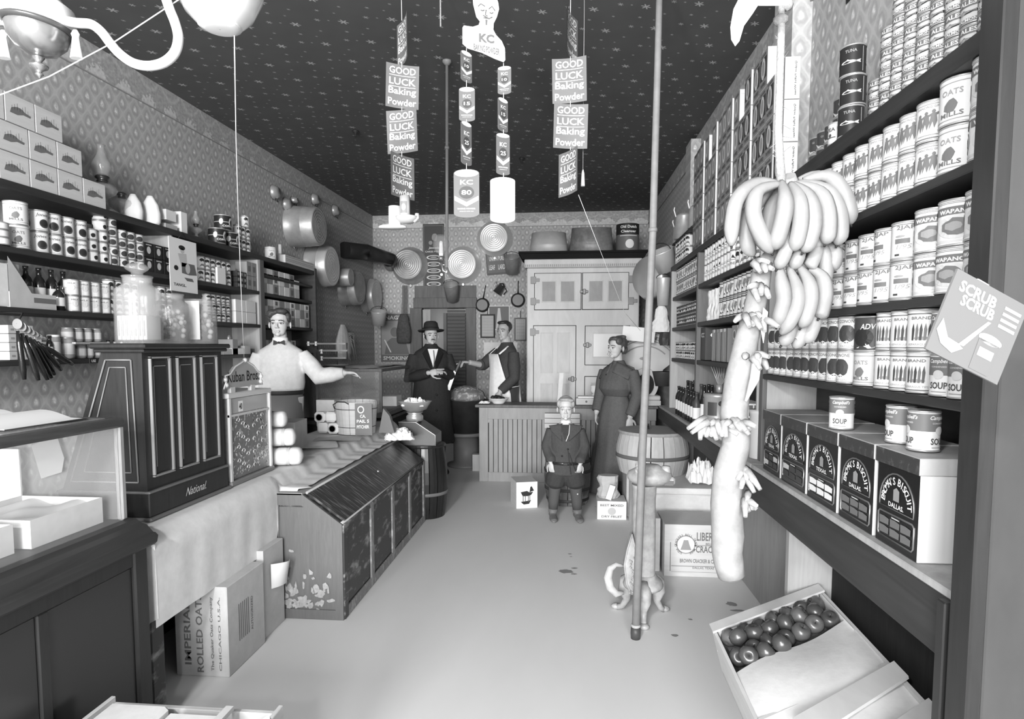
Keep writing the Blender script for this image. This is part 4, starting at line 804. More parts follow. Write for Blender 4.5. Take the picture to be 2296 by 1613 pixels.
b = MB(); b.prism([(x, by0-.014, z) for x, z in ((-1.585, .635), (-1.43, .635), (-1.25, .508), (-1.25, 0), (-1.206, 0), (-1.206, .535), (-1.43, .70), (-1.585, .70))], (0, .014, 0)); b.box(-1.578, -1.25, by0-.014, by0, 0, .055); b.box(-1.578, -1.56, by0-.012, by0, .05, .64); wp(b, BN, 'end_frame', M_BIN)
d = Vector((.218, 0, -.155)); n_ = Vector((.155, 0, .218)).normalized()
b = MB(); a = Vector((-1.415, by0+.03, .685)); 
b.prism([a, a+d*.94, a+d*.94+n_*.012, a+n_*.012], (0, by1-by0-.06, 0)); wp(b, BN, 'sloping_lid', mat('scratched_lid', 46, .32, kind='worn', v2=120, scale=15, stretch=(.5, 4, .5), spec=.5))
b = MB(); b.box(-1.585, -1.425, by0-.014, by1, .69, .703, bev=.003); b.tube([a-d*.03+n_*.006, a-d*.03+n_*.006+Vector((0, by1-by0-.04, 0))], .008, 6); b.tube([Vector((-1.213, by0, .538)), Vector((-1.213, by1, .538))], .009, 6); wp(b, BN, 'top_board', mat('bin_top_board', 150, .6))
ks = [by0+.0]; 
for k in range(4):
    y0 = by0+.035+k*.455; b = MB(); b.box(-1.212, -1.207, y0+.02, y0+.40, .07, .50, bev=.003); wp(b, BN, 'side_panel', M_PAINT)
for k in range(5):
    y0 = by0-.005+k*.4575; b = MB(); b.box(-1.212, -1.1985, y0, y0+.055, .002, .528, bev=.003); wp(b, BN, 'stile', M_RAIL if k else M_PAINT)
b = MB(); b.box(-1.212, -1.200, by0+.01, by1-.01, 0, .06, bev=.003); wp(b, BN, 'bottom_rail', M_RAIL); b = MB(); b.box(-1.212, -1.200, by0+.01, by1-.01, .50, .53, bev=.003); wp(b, BN, 'top_rail', M_PAINT)
rr = random.Random(9)
b = MB()
for k in range(46):
    u = rr.uniform(.03, .30); v = .05+abs(rr.gauss(0, .12)); 
    if u > .20 and v > .3: continue
    b.decal(blob(-1.575+u, v, rr.uniform(.006, .022), rr.uniform(.008, .026), 9, .4, k), lambda x, z: Vector((x, by0-.0068-.00012*k, z)), 0, 1)
wp(b, BN, 'bare_patch', mat('bare_wood_patch', 165, .7, kind='noise', v2=130, scale=60), kind='stuff')
b = MB(); b.ball((-1.31, 4.07, .625), .012, 10); wp(b, BN, 'knob', M_BRASS)
# keg behind the bin and hopper scale on it
def barrel(name, x, y, r0, rb, h, m, label, ns=20, z=0, lid=True, hoops=(.12, .35, .65, .88), hm=None, lidm=None, cat='barrel'):
    o = thing(name, (x, y, z), label, cat); R_ = lambda t: r0+(rb-r0)*math.sin(PI*t)
    for k in range(ns):
        a0, a1 = 2*PI*k/ns+.004/rb, 2*PI*(k+1)/ns-.004/rb; am = (a0+a1)/2; b = MB(); L = 6
        vs = []; 
        for i in range(L+1):
            t = i/L; r = R_(t)
            vs += [(r*math.cos(a0), r*math.sin(a0), h*t), (r*math.cos(am), r*math.sin(am), h*t), (r*math.cos(a1), r*math.sin(a1), h*t), ((r-.012)*math.cos(a1), (r-.012)*math.sin(a1), h*t), ((r-.012)*math.cos(a0), (r-.012)*math.sin(a0), h*t)]
        fs = [(5*i+j, 5*i+(j+1) % 5, 5*i+5+(j+1) % 5, 5*i+5+j) for i in range(L) for j in range(5)]+[(4, 3, 2, 1, 0), tuple(5*L+j for j in range(5))]
        b.add(vs, fs, 0, False); b.build('stave', m, o)
    for t in hoops:
        r = R_(t)+.002; b = MB(); b.lathe([(r, h*t-.014), (r+.003, h*t-.014), (r+.003, h*t+.014), (r, h*t+.014)], 32, cap=False); b.build('hoop', hm or M_IRON, o)
    if lid: b = MB(); b.lathe([(.001, h), (R_(1)+.012, h), (R_(1)+.016, h+.012), (R_(1)+.012, h+.024), (.001, h+.024)], 36, cap=False, smooth=False); b.build('lid', lidm or m, o)
    else: b = MB(); b.lathe([(.001, .03), (r0-.01, .03)], 20, cap=False); b.build('bottom', m, o)
    return o
M_KEG = mat('dark_keg_wood', 36, .35, kind='wood', v2=24, scale=9, stretch=(5, 5, .5), spec=.5)
barrel('keg', -1.24, 5.20, .165, .195, .62, M_KEG, 'dark keg standing behind the far end of the slant bin', 16, hoops=(.35,), hm=mat('keg_hoop', 110, .4))
HS = thing('hopper_scale', (-1.27, 5.19, .646), 'dark hopper scale with a bright basin on the dark keg', 'scale')
b = MB(); b.prism([(-.17, -.13, 0), (.15, -.13, 0), (.15, -.13, .09), (-.02, -.13, .20), (-.17, -.13, .20)], (0, .26, 0)); b.build('scale_body', M_BRZ, HS)
b = MB(); b.tube([(-.17, -.13, .2), (-.02, -.13, .2), (.15, -.13, .09), (.15, -.13, 0)], .005, 5); b.tube([(-.02, -.13, .2), (-.02, .13, .2)], .005, 5); b.build('edge_trim', M_TIN, HS)
b = MB(); b.lathe([(.075, .20), (.075, .24), (.055, .262), (.075, .275)], 24, (-.06, 0, 0)); b.build('collar', M_TIN, HS)
b = MB(); b.lathe([(.001, .275), (.06, .277), (.11, .31), (.145, .37), (.155, .375), (.145, .366), (.105, .30), (.001, .285)], 32, (-.06, 0, 0), cap=False, sy=.75); b.build('basin', M_TIN, HS)
def crumple(name, loc, sx, sy, h, label, m=M_WHITE, sd=1, cat='paper', n=14, sharp=1.0, rz=0):
    rr = random.Random(sd); g = [[rr.random() for _ in range(n+1)] for _ in range(n+1)]
    def f(u, v):
        e = min(1, 4*min(u, 1-u, v, 1-v)+.05); k = g[int(round(v*n))][int(round(u*n))]
        return Vector(((u-.5)*sx*(1+.12*(k-.5)), (v-.5)*sy*(1+.12*(g[int(round(u*n))][int(round(v*n))]-.5)), h*(e**.6)*(.45+.55*k*sharp)+.001))
    b = MB(); b.grid(f, n, n, smooth=False); b.add([f(0, 0)-Vector((0, 0, 0)), f(1, 0), f(1, 1), f(0, 1)], [(3, 2, 1, 0)]); o = b.build(name, m, None, label, cat); o.location = loc; o.rotation_euler = (0, 0, rz); return o
crumple('tissue_heap', (-1.33, 5.19, .646+.325), .20, .16, .07, 'white shavings heaped in the bright basin of the hopper scale', sd=4, sharp=1.3)
crumple('wrapping_paper', (-1.40, 4.94, .712), .24, .22, .10, 'crumpled white wrapping paper on the far end of slant bin', sd=8, rz=.3)
# cartons under the counter cloth
def d_oats(b, t, w, h):
    tt = lambda u, v: t(w-v, u)   # lettering runs up the side
    for s, u, hh in (('IMPERIAL', w*.70, .032), ('ROLLED OATS', w*.47, .032), ('The Quaker Oats Company', w*.26, .018), ('CHICAGO U.S.A.', w*.13, .012)):
        b.text(s, h*.48, u, hh, lambda x, y: t(w-y, x), 2, w=h*(.82 if len(s) > 12 else .86) if s != 'IMPERIAL' else h*.7)
def d_side(b, t, w, h):
    for k in range(6): b.rect(h*0+w*(.28+.05*k), w*(.30+.05*k), h*.30, h*.72, t, 2)
    b.text('AUTHORIZED', h*.5, -w*.66, .018, lambda x, y: t(-y, x), 2, w=h*.4)
o = carton('oats_carton', -1.765, -1.512, 2.505, 2.835, 0, .42, 0, 'cardboard rolled oats carton under the hanging cloth', 'box', deco=[('-Y', d_oats), ('+X', d_side)], bev=.004)
carton('cardboard_box', -1.72, -1.53, 2.87, 3.085, 0, .46, 0, 'cardboard box squeezed between the oats carton and bin', 'box')
b = MB(); b.grid(lambda u, v: Vector((-1.52+.05*math.sin(u*2.4)*(.4+.6*v), 2.93+.14*u, .24+.13*v-.02*u)), 8, 6); b.grid(lambda u, v: Vector((-1.522+.05*math.sin(u*2.4)*(.4+.6*v), 2.93+.14*u, .24+.13*v-.02*u)), 8, 6); b.build('torn_paper', M_WHITE, None, 'torn white paper flap hanging off the cardboard box by the bin', 'paper')
# foreground crate of white packages
FB = thing('crate', (-1.1, 1.5, 0), 'low wooden crate of white packages at the bottom left corner', 'crate')
fx0, fx1, fy0, fy1, fz = -1.50, P(664, 1545, Z=.34).x, 1.15, 1.80, .34
for nm, q in (('side_board', (fx1-.015, fx1, fy0, fy1, .16, fz)), ('side_board', (fx1-.015, fx1, fy0, fy1, 0, .15)), ('side_board', (fx0, fx0+.015, fy0, fy1, 0, fz)), ('end_board', (fx0+.015, fx1-.015, fy1-.018, fy1, 0, fz-.02)), ('end_board', (fx0+.015, fx1-.015, fy0, fy0+.018, 0, fz-.02)), ('bottom_board', (fx0, fx1, fy0, fy1, 0, .012))):
    b = MB(); b.box(*q, bev=.002); wp(b, FB, nm, M_PALEW)
for i, (x0, x1, y0, y1, lab) in enumerate(((-1.45, -1.25, 1.2, 1.74, 'flat cream package in the left of the foreground crate'), (-1.24, -1.06, 1.2, 1.72, 'flat cream package in the middle of the foreground crate'))):
    b = MB(); b.box(x0, x1, y0, y1, .014, fz+.02-i*.008, bev=.012, mx=None); b.build('package', M_CREAM, None, lab, 'package')
def bag(name, loc, rx, ry, h, label, m, sd, cat='bag', top=.35):
    rr = random.Random(sd); rings = []
    for i in range(9):
        t = i/8; k = (1-(t**2.5)*(1-top))*(.9+.1*math.sin(t*9)); rings.append([(rx*k*(1+rr.uniform(-.09, .09))*math.cos(a), ry*k*(1+rr.uniform(-.09, .09))*math.sin(a), h*t) for a in [2*PI*j/14 for j in range(14)]])
    b = MB(); b.loft(rings, smooth=False); o = b.build(name, m, None, label, cat); o.location = loc; return o
M_WAX = mat('wax_paper', 225, .25, spec=.6)
bag('paper_bag', (-.985, 1.55, .016), .068, .15, fz+.03, 'crinkled translucent paper bag in the foreground crate', M_WAX, 5); bag('paper_bag', (-.865, 1.60, .016), .062, .15, fz+.06, 'crinkled white paper bag peaking at the crate right side', M_WHITE, 6, top=.2)
b = MB(); b.box(-1.07, -1.045, 1.25, 1.75, fz+.005, fz+.02, mx=None); b.build('lath', M_PALEW, None, 'thin wooden lath lying across packages in the foreground crate', 'stick')
# ================================================================== left shelves: boxes, bottles, lamps
def forest(b, t, w, h):
    pts = [(w*.15, h*.35), (w*.2, h*.52), (w*.3, h*.58), (w*.42, h*.62), (w*.55, h*.60), (w*.66, h*.52), (w*.86, h*.48), (w*.84, h*.40), (w*.6, h*.42), (w*.4, h*.34)]
    b.decal(pts, t, 2, 1)
    for k in range(7): x = w*(.22+.09*k); b.rect(x, x+.0015, h*.5, h*(.62+.06*(k % 3)), t, 2)
n0 = 0
for row, (ye, cnt) in enumerate(((3.27, 5), (3.11, 5), (2.99, 4))):
    for k in range(cnt):
        y1 = ye-k*.163; carton('label_crate', -2.82, -2.615, y1-.158, y1, LZ[0]+.002+row*.139, LZ[0]+.137+row*.139, 7, '%s wooden box from the right with dark forest print, %s row, top shelf' % (ORD[k], ('bottom', 'middle', 'top')[row]), 'box', 'printed wooden boxes on the top left shelf', deco=[('+X', forest)])
def oil_lamp(px, py, s, label, chimney=True, X=-2.70):
    z = LZ[0]+.002; y = P(px, py, X=X).y; o = thing('oil_lamp', (X, y, z), label, 'lamp', 'glass oil lamps on the top shelf')
    b = MB(); b.lathe([(.001, 0), (.078*s, 0), (.08*s, .012*s), (.06*s, .025*s), (.03*s, .05*s), (.018*s, .075*s), (.03*s, .095*s), (.07*s, .12*s), (.082*s, .145*s), (.07*s, .17*s), (.035*s, .185*s), (.028*s, .19*s)], 24); b.build('glass_font', M_JAR, o)
    b = MB(); b.lathe([(.03*s, .19*s), (.032*s, .2*s), (.026*s, .205*s), (.04*s, .215*s), (.04*s, .225*s), (.02*s, .24*s)], 16); b.build('burner', mat('dark_brass', 70, .3, .6), o)
    if chimney: b = MB(); b.lathe([(.034*s, .225*s), (.036*s, .24*s), (.055*s, .285*s), (.052*s, .31*s), (.03*s, .35*s), (.02*s, .385*s), (.021*s, .41*s), (.026*s, .42*s), (.019*s, .41*s), (.018*s, .385*s), (.028*s, .35*s), (.05*s, .31*s), (.053*s, .285*s), (.034*s, .24*s)], 20, cap=False); b.build('chimney', M_JAR, o)
oil_lamp(232, 460, .93, 'tall oil lamp with glass chimney beside the printed boxes'); oil_lamp(192, 450, .80, 'squat oil lamp without chimney, left behind the tall one', False, -2.78); oil_lamp(274, 465, .72, 'small oil lamp without chimney right of the tall one', False, -2.74)
oil_lamp(440, 520, .50, 'little oil lamp with narrow chimney near the middle of top shelf', True)
def sack(px, X, h, r, label, name='paper_sack', m=M_WHITE):
    y = P(px, 480, X=X).y; rings = [[(r*k*math.cos(a), r*.8*k*math.sin(a), h*t) for a in [2*PI*j/12 for j in range(12)]] for t, k in ((0, .8), (.1, 1), (.4, 1.05), (.7, .85), (.88, .5), (1, .3))]
    b = MB(); b.loft(rings); o = b.build(name, m, None, label, 'bag'); o.location = (X, y, LZ[0]+.002); return o
sack(300, -2.70, .17, .055, 'bulging white sack, left of the pair on the top shelf'); sack(338, -2.68, .19, .06, 'bulging white sack, right of the pair on the top shelf')
def lbox(px0, px1, py_top, z0, label, m=1, X1=-2.635, dp=.15, group=None, deco=None, name='small_box', cat='box'):
    y0 = P(px0, 600, X=X1).y; y1 = P(px1, 600, X=X1).y; zt = P((px0+px1)/2, py_top, X=X1).z; return carton(name, X1-dp, X1, y0, y1-.002, z0+.002, zt, m, label, cat, group, deco=deco)
lbox(375, 402, 505, LZ[0], 'low brown box under the white paper box, top left shelf', 0); lbox(377, 400, 474, LZ[0]+.06, 'creased white paper box on the low brown box', 1); lbox(410, 424, 478, LZ[0], 'leaning white box left of the little lamp', 1)
carton('book_stack', -2.80, -2.60, P(640, 590, X=-2.6).y, P(704, 590, X=-2.6).y, LZ[0]+.002, LZ[0]+.075, 4, 'pale flat carton at the far end of the top left shelf', 'box', deco=[('+X', lambda b, t, w, h: [b.rect(.01, w-.01, h*k, h*k+.003, t, 2) for k in (.3, .5, .8)])])
b = MB(); b.lathe([(.016, 0), (.016, .19)], 10); o = b.build('candle', M_WHITE, None, 'single pale candle standing right of the squat can', 'candle'); o.location = (-2.72, P(628, 570, X=-2.72).y, LZ[0]+.002)
# second shelf right half
M_DT = C_DARK
def oval(b, t, w, h): b.decal(blob(w*.5, h*.48, w*.22, h*.26, 12), t, 4, 1); b.rect(w*.2, w*.8, h*.82, h*.88, t, 4)
CB.append(C_BLK); CB.append(C_DARK)  # 8 black 9 dark
for i in range(3):
    for j in range(2): lbox(350+i*16, 365+i*16, 0, LZ[1], '', 9, group=None) if False else carton('spice_tin', -2.70, -2.62, 3.62+i*.092-.045, 3.62+i*.092+.04, LZ[1]+.002+j*.091, LZ[1]+.091+j*.091, 8, 'small square black tin, %s from left, %s row, left of hanging card' % (ORD[i], ('lower', 'upper')[j]), 'tin', 'square black tins beside the hanging card', deco=[('+X', oval)])
b = MB()
for k in range(6):
    b = MB(); b.lathe([(.018, 0), (.02, .01), (.02, .06), (.01, .075), (.012, .09)], 10); o = b.build('milk_bottle', M_WHITE, None, 'small white bottle, %s from the left, before the black tins' % ORD[k], 'bottle', 'small white bottles on second shelf'); o.location = (QX+.01-.03*(k % 2), 3.30+.03*k, LZ[1]+.002)
lbox(487, 506, 601, LZ[1], 'plain white carton right of the dark-figure cans', 1, X1=-2.601, dp=.016)
for i in range(3):
    for j in range(3): carton('match_box', -2.70, -2.62, 4.635+i*.05, 4.635+i*.05+.047, LZ[1]+.002+j*.045, LZ[1]+.045+j*.045, 9, 'tiny dark match box, %s from left, layer %s, second shelf' % (ORD[i], ('one', 'two', 'three')[j]), 'box', 'dark match boxes', deco=[('+X', lambda b, t, w, h: b.rect(w*.2, w*.8, h*.25, h*.75, t, 6))])
for i in range(2):
    for j in range(2): carton('cereal_box', -2.72, -2.62, 4.79+i*.078, 4.865+i*.078, LZ[1]+.002+j*.115, LZ[1]+.115+j*.115, 6, 'grey carton with dark square, %s from left, %s row' % (ORD[i], ('lower', 'upper')[j]), 'box', 'grey cartons near the shelf divider', deco=[('+X', lambda b, t, w, h: b.rect(w*.25, w*.75, h*.3, h*.7, t, 2))])
# third shelf left half
lbox(-20, 18, 589, LZ[2], 'tall cream carton at the far left of the third shelf', 5); lbox(18, 44, 592, LZ[2], 'tall grey carton beside the dark bottles', 6)
ob = thing('display_carton', (-2.66, 3.0, LZ[2]), 'torn-fronted low cardboard carton holding dark bottles', 'box'); y0, y1 = P(18, 600, X=-2.62).y, P(122, 600, X=-2.62).y
b = MB(); b.box(-2.80, -2.62, y0, y1, LZ[2]+.001, LZ[2]+.004); b.box(-2.624, -2.62, y0, y1, LZ[2]+.004, LZ[2]+.075); b.add([(-2.6205, y0, LZ[2]+.075), (-2.6205, y0+.12, LZ[2]+.075), (-2.6205, y0+.09, LZ[2]+.12), (-2.6205, y0, LZ[2]+.24)], [(0, 1, 2, 3)]); wp(b, ob, 'carton_body', M_CARD)
b = MB(); b.rect(.13, .26, .03, .055, planemap((-2.6195, y0, LZ[2]), (0, 1, 0), (0, 0, 1))); wp(b, ob, 'printed_band', C_GREY)
def bottle(x, y, z, r, h, label, group, m, lab=True, cap=None, name='bottle'):
    o = thing(name, (x, y, z+.002), label, 'bottle', group); b = MB(); b.lathe([(.001, 0), (r, 0), (r, h*.62), (r*.8, h*.72), (r*.42, h*.80), (r*.38, h*.93), (r*.45, h*.935), (r*.45, h)], 12); b.build('bottle_body', m, o)
    if lab: b = MB(); b.lathe([(r+.0006, h*.18), (r+.0006, h*.52)], 12, cap=False); b.build('label', C_WHITE, o)
    if cap: b = MB(); b.lathe([(r*.5, h*.93), (r*.5, h*1.01), (.001, h*1.01)], 10); b.build('cap', cap, o)
    return o
M_DG = mat('dark_bottle_glass', 34, .12, spec=.7)
for k in range(5): bottle(-2.70, y0+.10+k*.075, LZ[2]+.004, .028, .21, 'dark bottle with white label, %s from the left, in the torn carton' % ORD[k], 'dark bottles in the torn carton', M_DG)
bottle(-2.655, P(128, 600, X=-2.655).y, LZ[2], .028, .13, 'short dark bottle standing right of the torn carton', 'single bottles', M_DG)
for i in range(2):
    for j in range(2): carton('white_carton', -2.76, -2.62, 4.60+i*.16, 4.755+i*.16, LZ[2]+.002+j*.095, LZ[2]+.095+j*.095, 1, 'white carton, %s of %s row, beside the shelf divider' % (('left', 'right')[i], ('lower', 'upper')[j]), 'box', 'white cartons on third shelf')
# fourth shelf
y0 = P(20, 780, X=-2.62).y
for i in range(4):
    for j in range(4 if i < 3 else 3): carton('soap_box', -2.70, -2.62, y0+i*.046, y0+i*.046+.044, LZ[3]+.002+j*.042, LZ[3]+.042+j*.042, 4, 'tiny pale box, column %s, layer %s, fourth shelf left' % (('one', 'two', 'three', 'four')[i], ('one', 'two', 'three', 'four')[j]), 'box', 'tiny pale boxes', deco=[('+X', lambda b, t, w, h: b.rect(w*.3, w*.7, h*.35, h*.6, t, 6))])
yb4 = P(80, 780, X=QX).y
for k in range(4): bottle(QX+.01-.045*(k % 2)*0, yb4+k*.036, LZ[3], .016, .062 if k % 2 else .12, 'dark little bottle, %s from left, fourth shelf' % ORD[k], 'dark little bottles', M_DG, cap=M_INK)
def gjar(px, z, r, h, label, m=M_JAR, capm=M_TIN, fill=C_SKY, group='jelly jars'):
    o = thing('jelly_jar', (QX, P(px, 780, X=QX).y, z+.002), label, 'jar', group); b = MB(); b.lathe([(.001, 0), (r*.9, 0), (r, .01), (r, h*.85), (r*.85, h*.9), (r*.85, h*.92)], 14); b.build('jar_body', fill, o)
    b = MB(); b.lathe([(r*.9, h*.9), (r*.95, h*.91), (r*.95, h), (.001, h)], 14); b.build('cap', capm, o); b = MB(); b.lathe([(r+.0006, h*.2), (r+.0006, h*.7)], 14, cap=False); b.build('label', C_PALE, o)
M_HON = mat('jam_glass', 140, .15, spec=.6)
gjar(121, LZ[3], .030, .125, 'white-capped jar beside the dark little bottles', capm=M_WHITE, fill=M_HON); gjar(150, LZ[3], .036, .115, 'grey jar with wired lid on the fourth shelf', fill=M_HON)
for k in range(3): gjar(180+k*17, LZ[3], .028, .075, 'lower jelly jar, %s from left, fourth shelf' % ORD[k], fill=M_HON)
for k in range(4): gjar(153+k*21, LZ[3]+.09, .028, .075, 'upper jelly jar, %s from left, fourth shelf' % ORD[k], fill=M_HON)
b = MB(); b.box(-2.80, -2.60, P(170, 780, X=-2.6).y, P(245, 780, X=-2.6).y, LZ[3]+.079, LZ[3]+.090); b.build('small_plank', M_LIGHTW, None, 'thin board carrying the upper jelly jars on fourth shelf', 'board')
for k in range(3): bottle(QX, P(243+k*15, 780, X=QX).y, LZ[3], .02, .10, 'small pale jar with dark cap, %s from left' % ORD[k], 'pale jars with dark caps', C_PALE, False, M_INK)
b = MB(); b.box(LX-.001, LX+.004, P(200, 805, X=LX).y, P(217, 805, X=LX).y, LZ[3]-.026, LZ[3], 0); b.text('USE', P(208, 805, X=LX).y, LZ[3]-.02, .014, lambda u, v: Vector((LX+.005, u, v)), 1); b.build('shelf_label', [M_INK, M_WHITE], None, 'dark strip lettered USE on the fourth shelf edge', 'label')
for k, (pa, pb, h, m) in enumerate(((484, 500, .07, 4), (500, 520, .045, 4), (522, 534, .12, 6), (520, 548, .05, 1), (548, 562, .07, 4))): lbox(pa, pb, 0, LZ[3], '', m) if False else carton('small_box', -2.74, -2.62, P(pa, 780, X=-2.62).y, P(pb, 780, X=-2.62).y-.003, LZ[3]+.002, LZ[3]+.002+h, m, ORD[k]+' small box from the left behind the clerk, fourth shelf', 'box', 'small boxes behind the clerk')
b = MB(); b.lathe([(.001, -.006), (.028, -.006), (.028, .006), (.001, .006)], 18, (0, 0, 0), 0, Matrix.Rotation(PI/2, 3, 'Y')); b.lathe([(.004, -.05), (.004, -.02)], 8); b.lathe([(.02, -.052), (.02, -.05)], 12); o = b.build('alarm_clock', M_TIN, None, 'small round clock on a stand right of the register, fourth shelf', 'clock'); o.location = (-2.66, P(515, 750, X=-2.66).y, LZ[3]+.075+.055)
# far bay
fy = 5.06
def fbox(i, sh, y, w, h, m, dz=0, d=None, lab='', dx=0):
    carton('packet', -2.76+dx, -2.64+dx, y, y+w, sh+.003+dz, sh+.003+dz+h, m, lab, 'box', 'packets in the far bay', deco=[('+X', d)] if d else None)
cnt = 0
names = {LZ[1]: 'second', LZ[2]: 'third', LZ[3]: 'fourth', 2.125: 'small'}
for sh, hs, cols in ((LZ[2], .085, 9), (LZ[1], .085, 7), (LZ[3], .06, 6), (2.125, .06, 6)):
    for i in range(cols):
        for j in range(3 if sh == LZ[2] else 1 if sh > 2 else 2):
            w = .10; m = (4, 1, 6, 5, 1, 6, 4, 1, 6)[(i+j) % 9]
            fbox(0, sh, fy+i*.108, w, hs*(1-.3*(j == 2)), m, j*hs*1.01, (lambda b, t, w, h: b.rect(w*.25, w*.7, h*.2, h*.8, t, 2)) if (i % 3 == 2) else None, '%s packet from left, layer %s, %s shelf of the far bay' % (ORD[i], ('one', 'two', 'three')[j], names[sh]))
# hanging advertising card and utensils at left
HC = thing('hanging_card', (-2.585, 4.05, 1.84), 'white advertising card with a woman figure hanging before the shelves', 'card')
y0, y1 = P(380, 600, X=-2.585).y, P(441, 600, X=-2.585).y; zt, zb2 = P(410, 538, X=-2.585).z, P(410, 655, X=-2.585).z
b = MB(); b.box(-2.5865, -2.583, y0, y1, zb2, zt); wp(b, HC, 'card', M_WHITE)
b = MB(); w_, h_ = y1-y0, zt-zb2; t = planemap((-2.5822, y0, zb2), (0, 1, 0), (0, 0, 1))
b.decal(blob(w_*.45, h_*.84, w_*.12, h_*.045, 12), t, 1, 1); b.decal(blob(w_*.46, h_*.78, w_*.07, h_*.05, 10), t, 2, 1)
b.decal([(w_*.3, h_*.72), (w_*.6, h_*.74), (w_*.62, h_*.5), (w_*.4, h_*.48)], t, 2, 1); b.decal([(w_*.42, h_*.56), (w_*.9, h_*.56), (w_*.98, h_*.36), (w_*.7, h_*.34), (w_*.42, h_*.36)], t, 0, 1); b.decal(blob(w_*.64, h_*.46, w_*.09, h_*.1, 10), lambda u, v: t(u, v)+Vector((.0006, 0, 0)), 2, 1)
b.decal(blob(w_*.22, h_*.44, w_*.08, h_*.05, 8), t, 1, 1); b.decal([(w_*.5, h_*.28), (w_*.8, h_*.28), (w_*.86, h_*.22), (w_*.6, h_*.22)], t, 0, 1); b.text('TANGL.', w_*.34, h_*.10, h_*.055, t, 1, w=w_*.45)
wp(b, HC, 'print', [C_GREY, M_INK, C_PALE]); b = MB(); ym = (y0+y1)/2; b.tube([(-2.585, y0+.1, zt), (-2.585, ym, zt+.05), (-2.585, y1-.1, zt)], .002, 4); wp(b, HC, 'hanging_string', M_INK)
UT = thing('utensil_bunch', (-2.45, 2.55, 1.60), 'bunch of shiny dark tool handles hanging from rings at far left', 'tools'); rr = random.Random(2)
for k in range(7):
    b = MB(); a = .5+k*.18; b.lathe([(.022, -.002), (.025, 0), (.022, .002)], 14, (0, .02*k-.05, -.01*k), 0, Matrix.Rotation(PI/2+.2*k, 3, 'X')); b.build('ring', M_TIN, UT)
    b = MB(); d = Vector((.03*math.sin(k), .02+.16*(k/6.0), -.22+.12*(k/6.0)**2)); s0 = Vector((0, .02*k-.05, -.03-.01*k)); b.tube([s0, s0+d*.3, s0+d*.8, s0+d], [.006, .012, .013, .008], 8); b.build('handle', M_DG, UT)
b = MB(); b.tube([(0, -.05, 0), (-.02, .0, .05), (-.15, .02, LZ[2]-.03-1.60)], .004, 5); b.build('hanging_cord', M_INK, UT)
# ================================================================== back wall, icebox, rear counter
def bz(px, py, d=0.0): return P(px, py, Y=YB-d)
def ext(name, w, h, loc, m, label, cat, deco=None, t=.006, face='-Y', group=None, tilt=0):
    """thin upright board facing the camera, centred at loc"""
    b = MB(); b.box(-w/2, w/2, -t, 0, -h/2, h/2, 0); tm = planemap((-w/2, -t-.001, -h/2), (1, 0, 0), (0, 0, 1))
    if deco: deco(b, tm, w, h)
    o = b.build(name, m, None, label, cat, group); o.location = loc; o.rotation_euler = (0, tilt, 0); return o
PM = [C_DARK, C_WHITE, C_GREY, C_MID, M_IRON]
def rectpx(x0, y0, x1, y1, Y): a = P(x0, y0, Y=Y); c = P(x1, y1, Y=Y); return (c.x-a.x, a.z-c.z, Vector(((a.x+c.x)/2, Y, (a.z+c.z)/2)))
def d_posterA(b, t, w, h):
    b.rect(w*.03, w*.97, h*.02, h*.98, t, 2); t2 = lambda u, v: t(u, v)+Vector((0, -.001, 0)); b.rect(w*.06, w*.94, h*.03, h*.97, t2, 0); t3 = lambda u, v: t(u, v)+Vector((0, -.002, 0)); t4 = lambda u, v: t(u, v)+Vector((0, -.003, 0))
    b.decal(blob(w*.55, h*.80, w*.13, h*.06, 12, .1), t3, 3, 1); b.decal(blob(w*.36, h*.72, w*.09, h*.03), t3, 3, 1); b.text('Jewels', w*.5, h*.62, h*.04, t3, 1, w=w*.5, shear=.3); b.text('CAKES MIXED', w*.5, h*.575, h*.025, t3, 1, w=w*.8)
    for k in range(5): b.decal(blob(w*.5, h*(.50-.10*k), w*.34, h*.035, 16), t3, 1, 1); b.decal(blob(w*.5, h*(.50-.10*k), w*.27, h*.024, 16), t4, 0, 1); b.decal(blob(w*.5, h*(.50-.10*k), w*.15, h*.016, 10), lambda u, v: t(u, v)+Vector((0, -.004, 0)), 3, 1)
    b.text('FINEST BRANDS', w*.5, h*.045, h*.02, t3, 1, w=w*.7)
w, h, c = rectpx(948, 503, 997, 652, YB-.012); ext('poster', w, h, c, PM, 'tall dark poster with a column of white ovals above doorway', 'poster', d_posterA, .004)
def d_armour(b, t, w, h):
    b.rect(w*.04, w*.96, h*.04, h*.96, t, 2); t3 = lambda u, v: t(u, v)+Vector((0, -.001, 0)); b.text("Armour's", w*.5, h*.40, h*.12, t3, 1, w=w*.6, shear=.3); b.text('UNION PURE', w*.5, h*.28, h*.09, t3, 1, w=w*.7); b.text('LEAF    LARD', w*.5, h*.10, h*.10, t3, 1, w=w*.75)
w, h, c = rectpx(1088, 505, 1136, 616, YB-.012); ext('sign', w, h, c, PM, 'grey tilted lard sign hanging partly behind the top pan', 'sign', d_armour, .005, tilt=-.07)
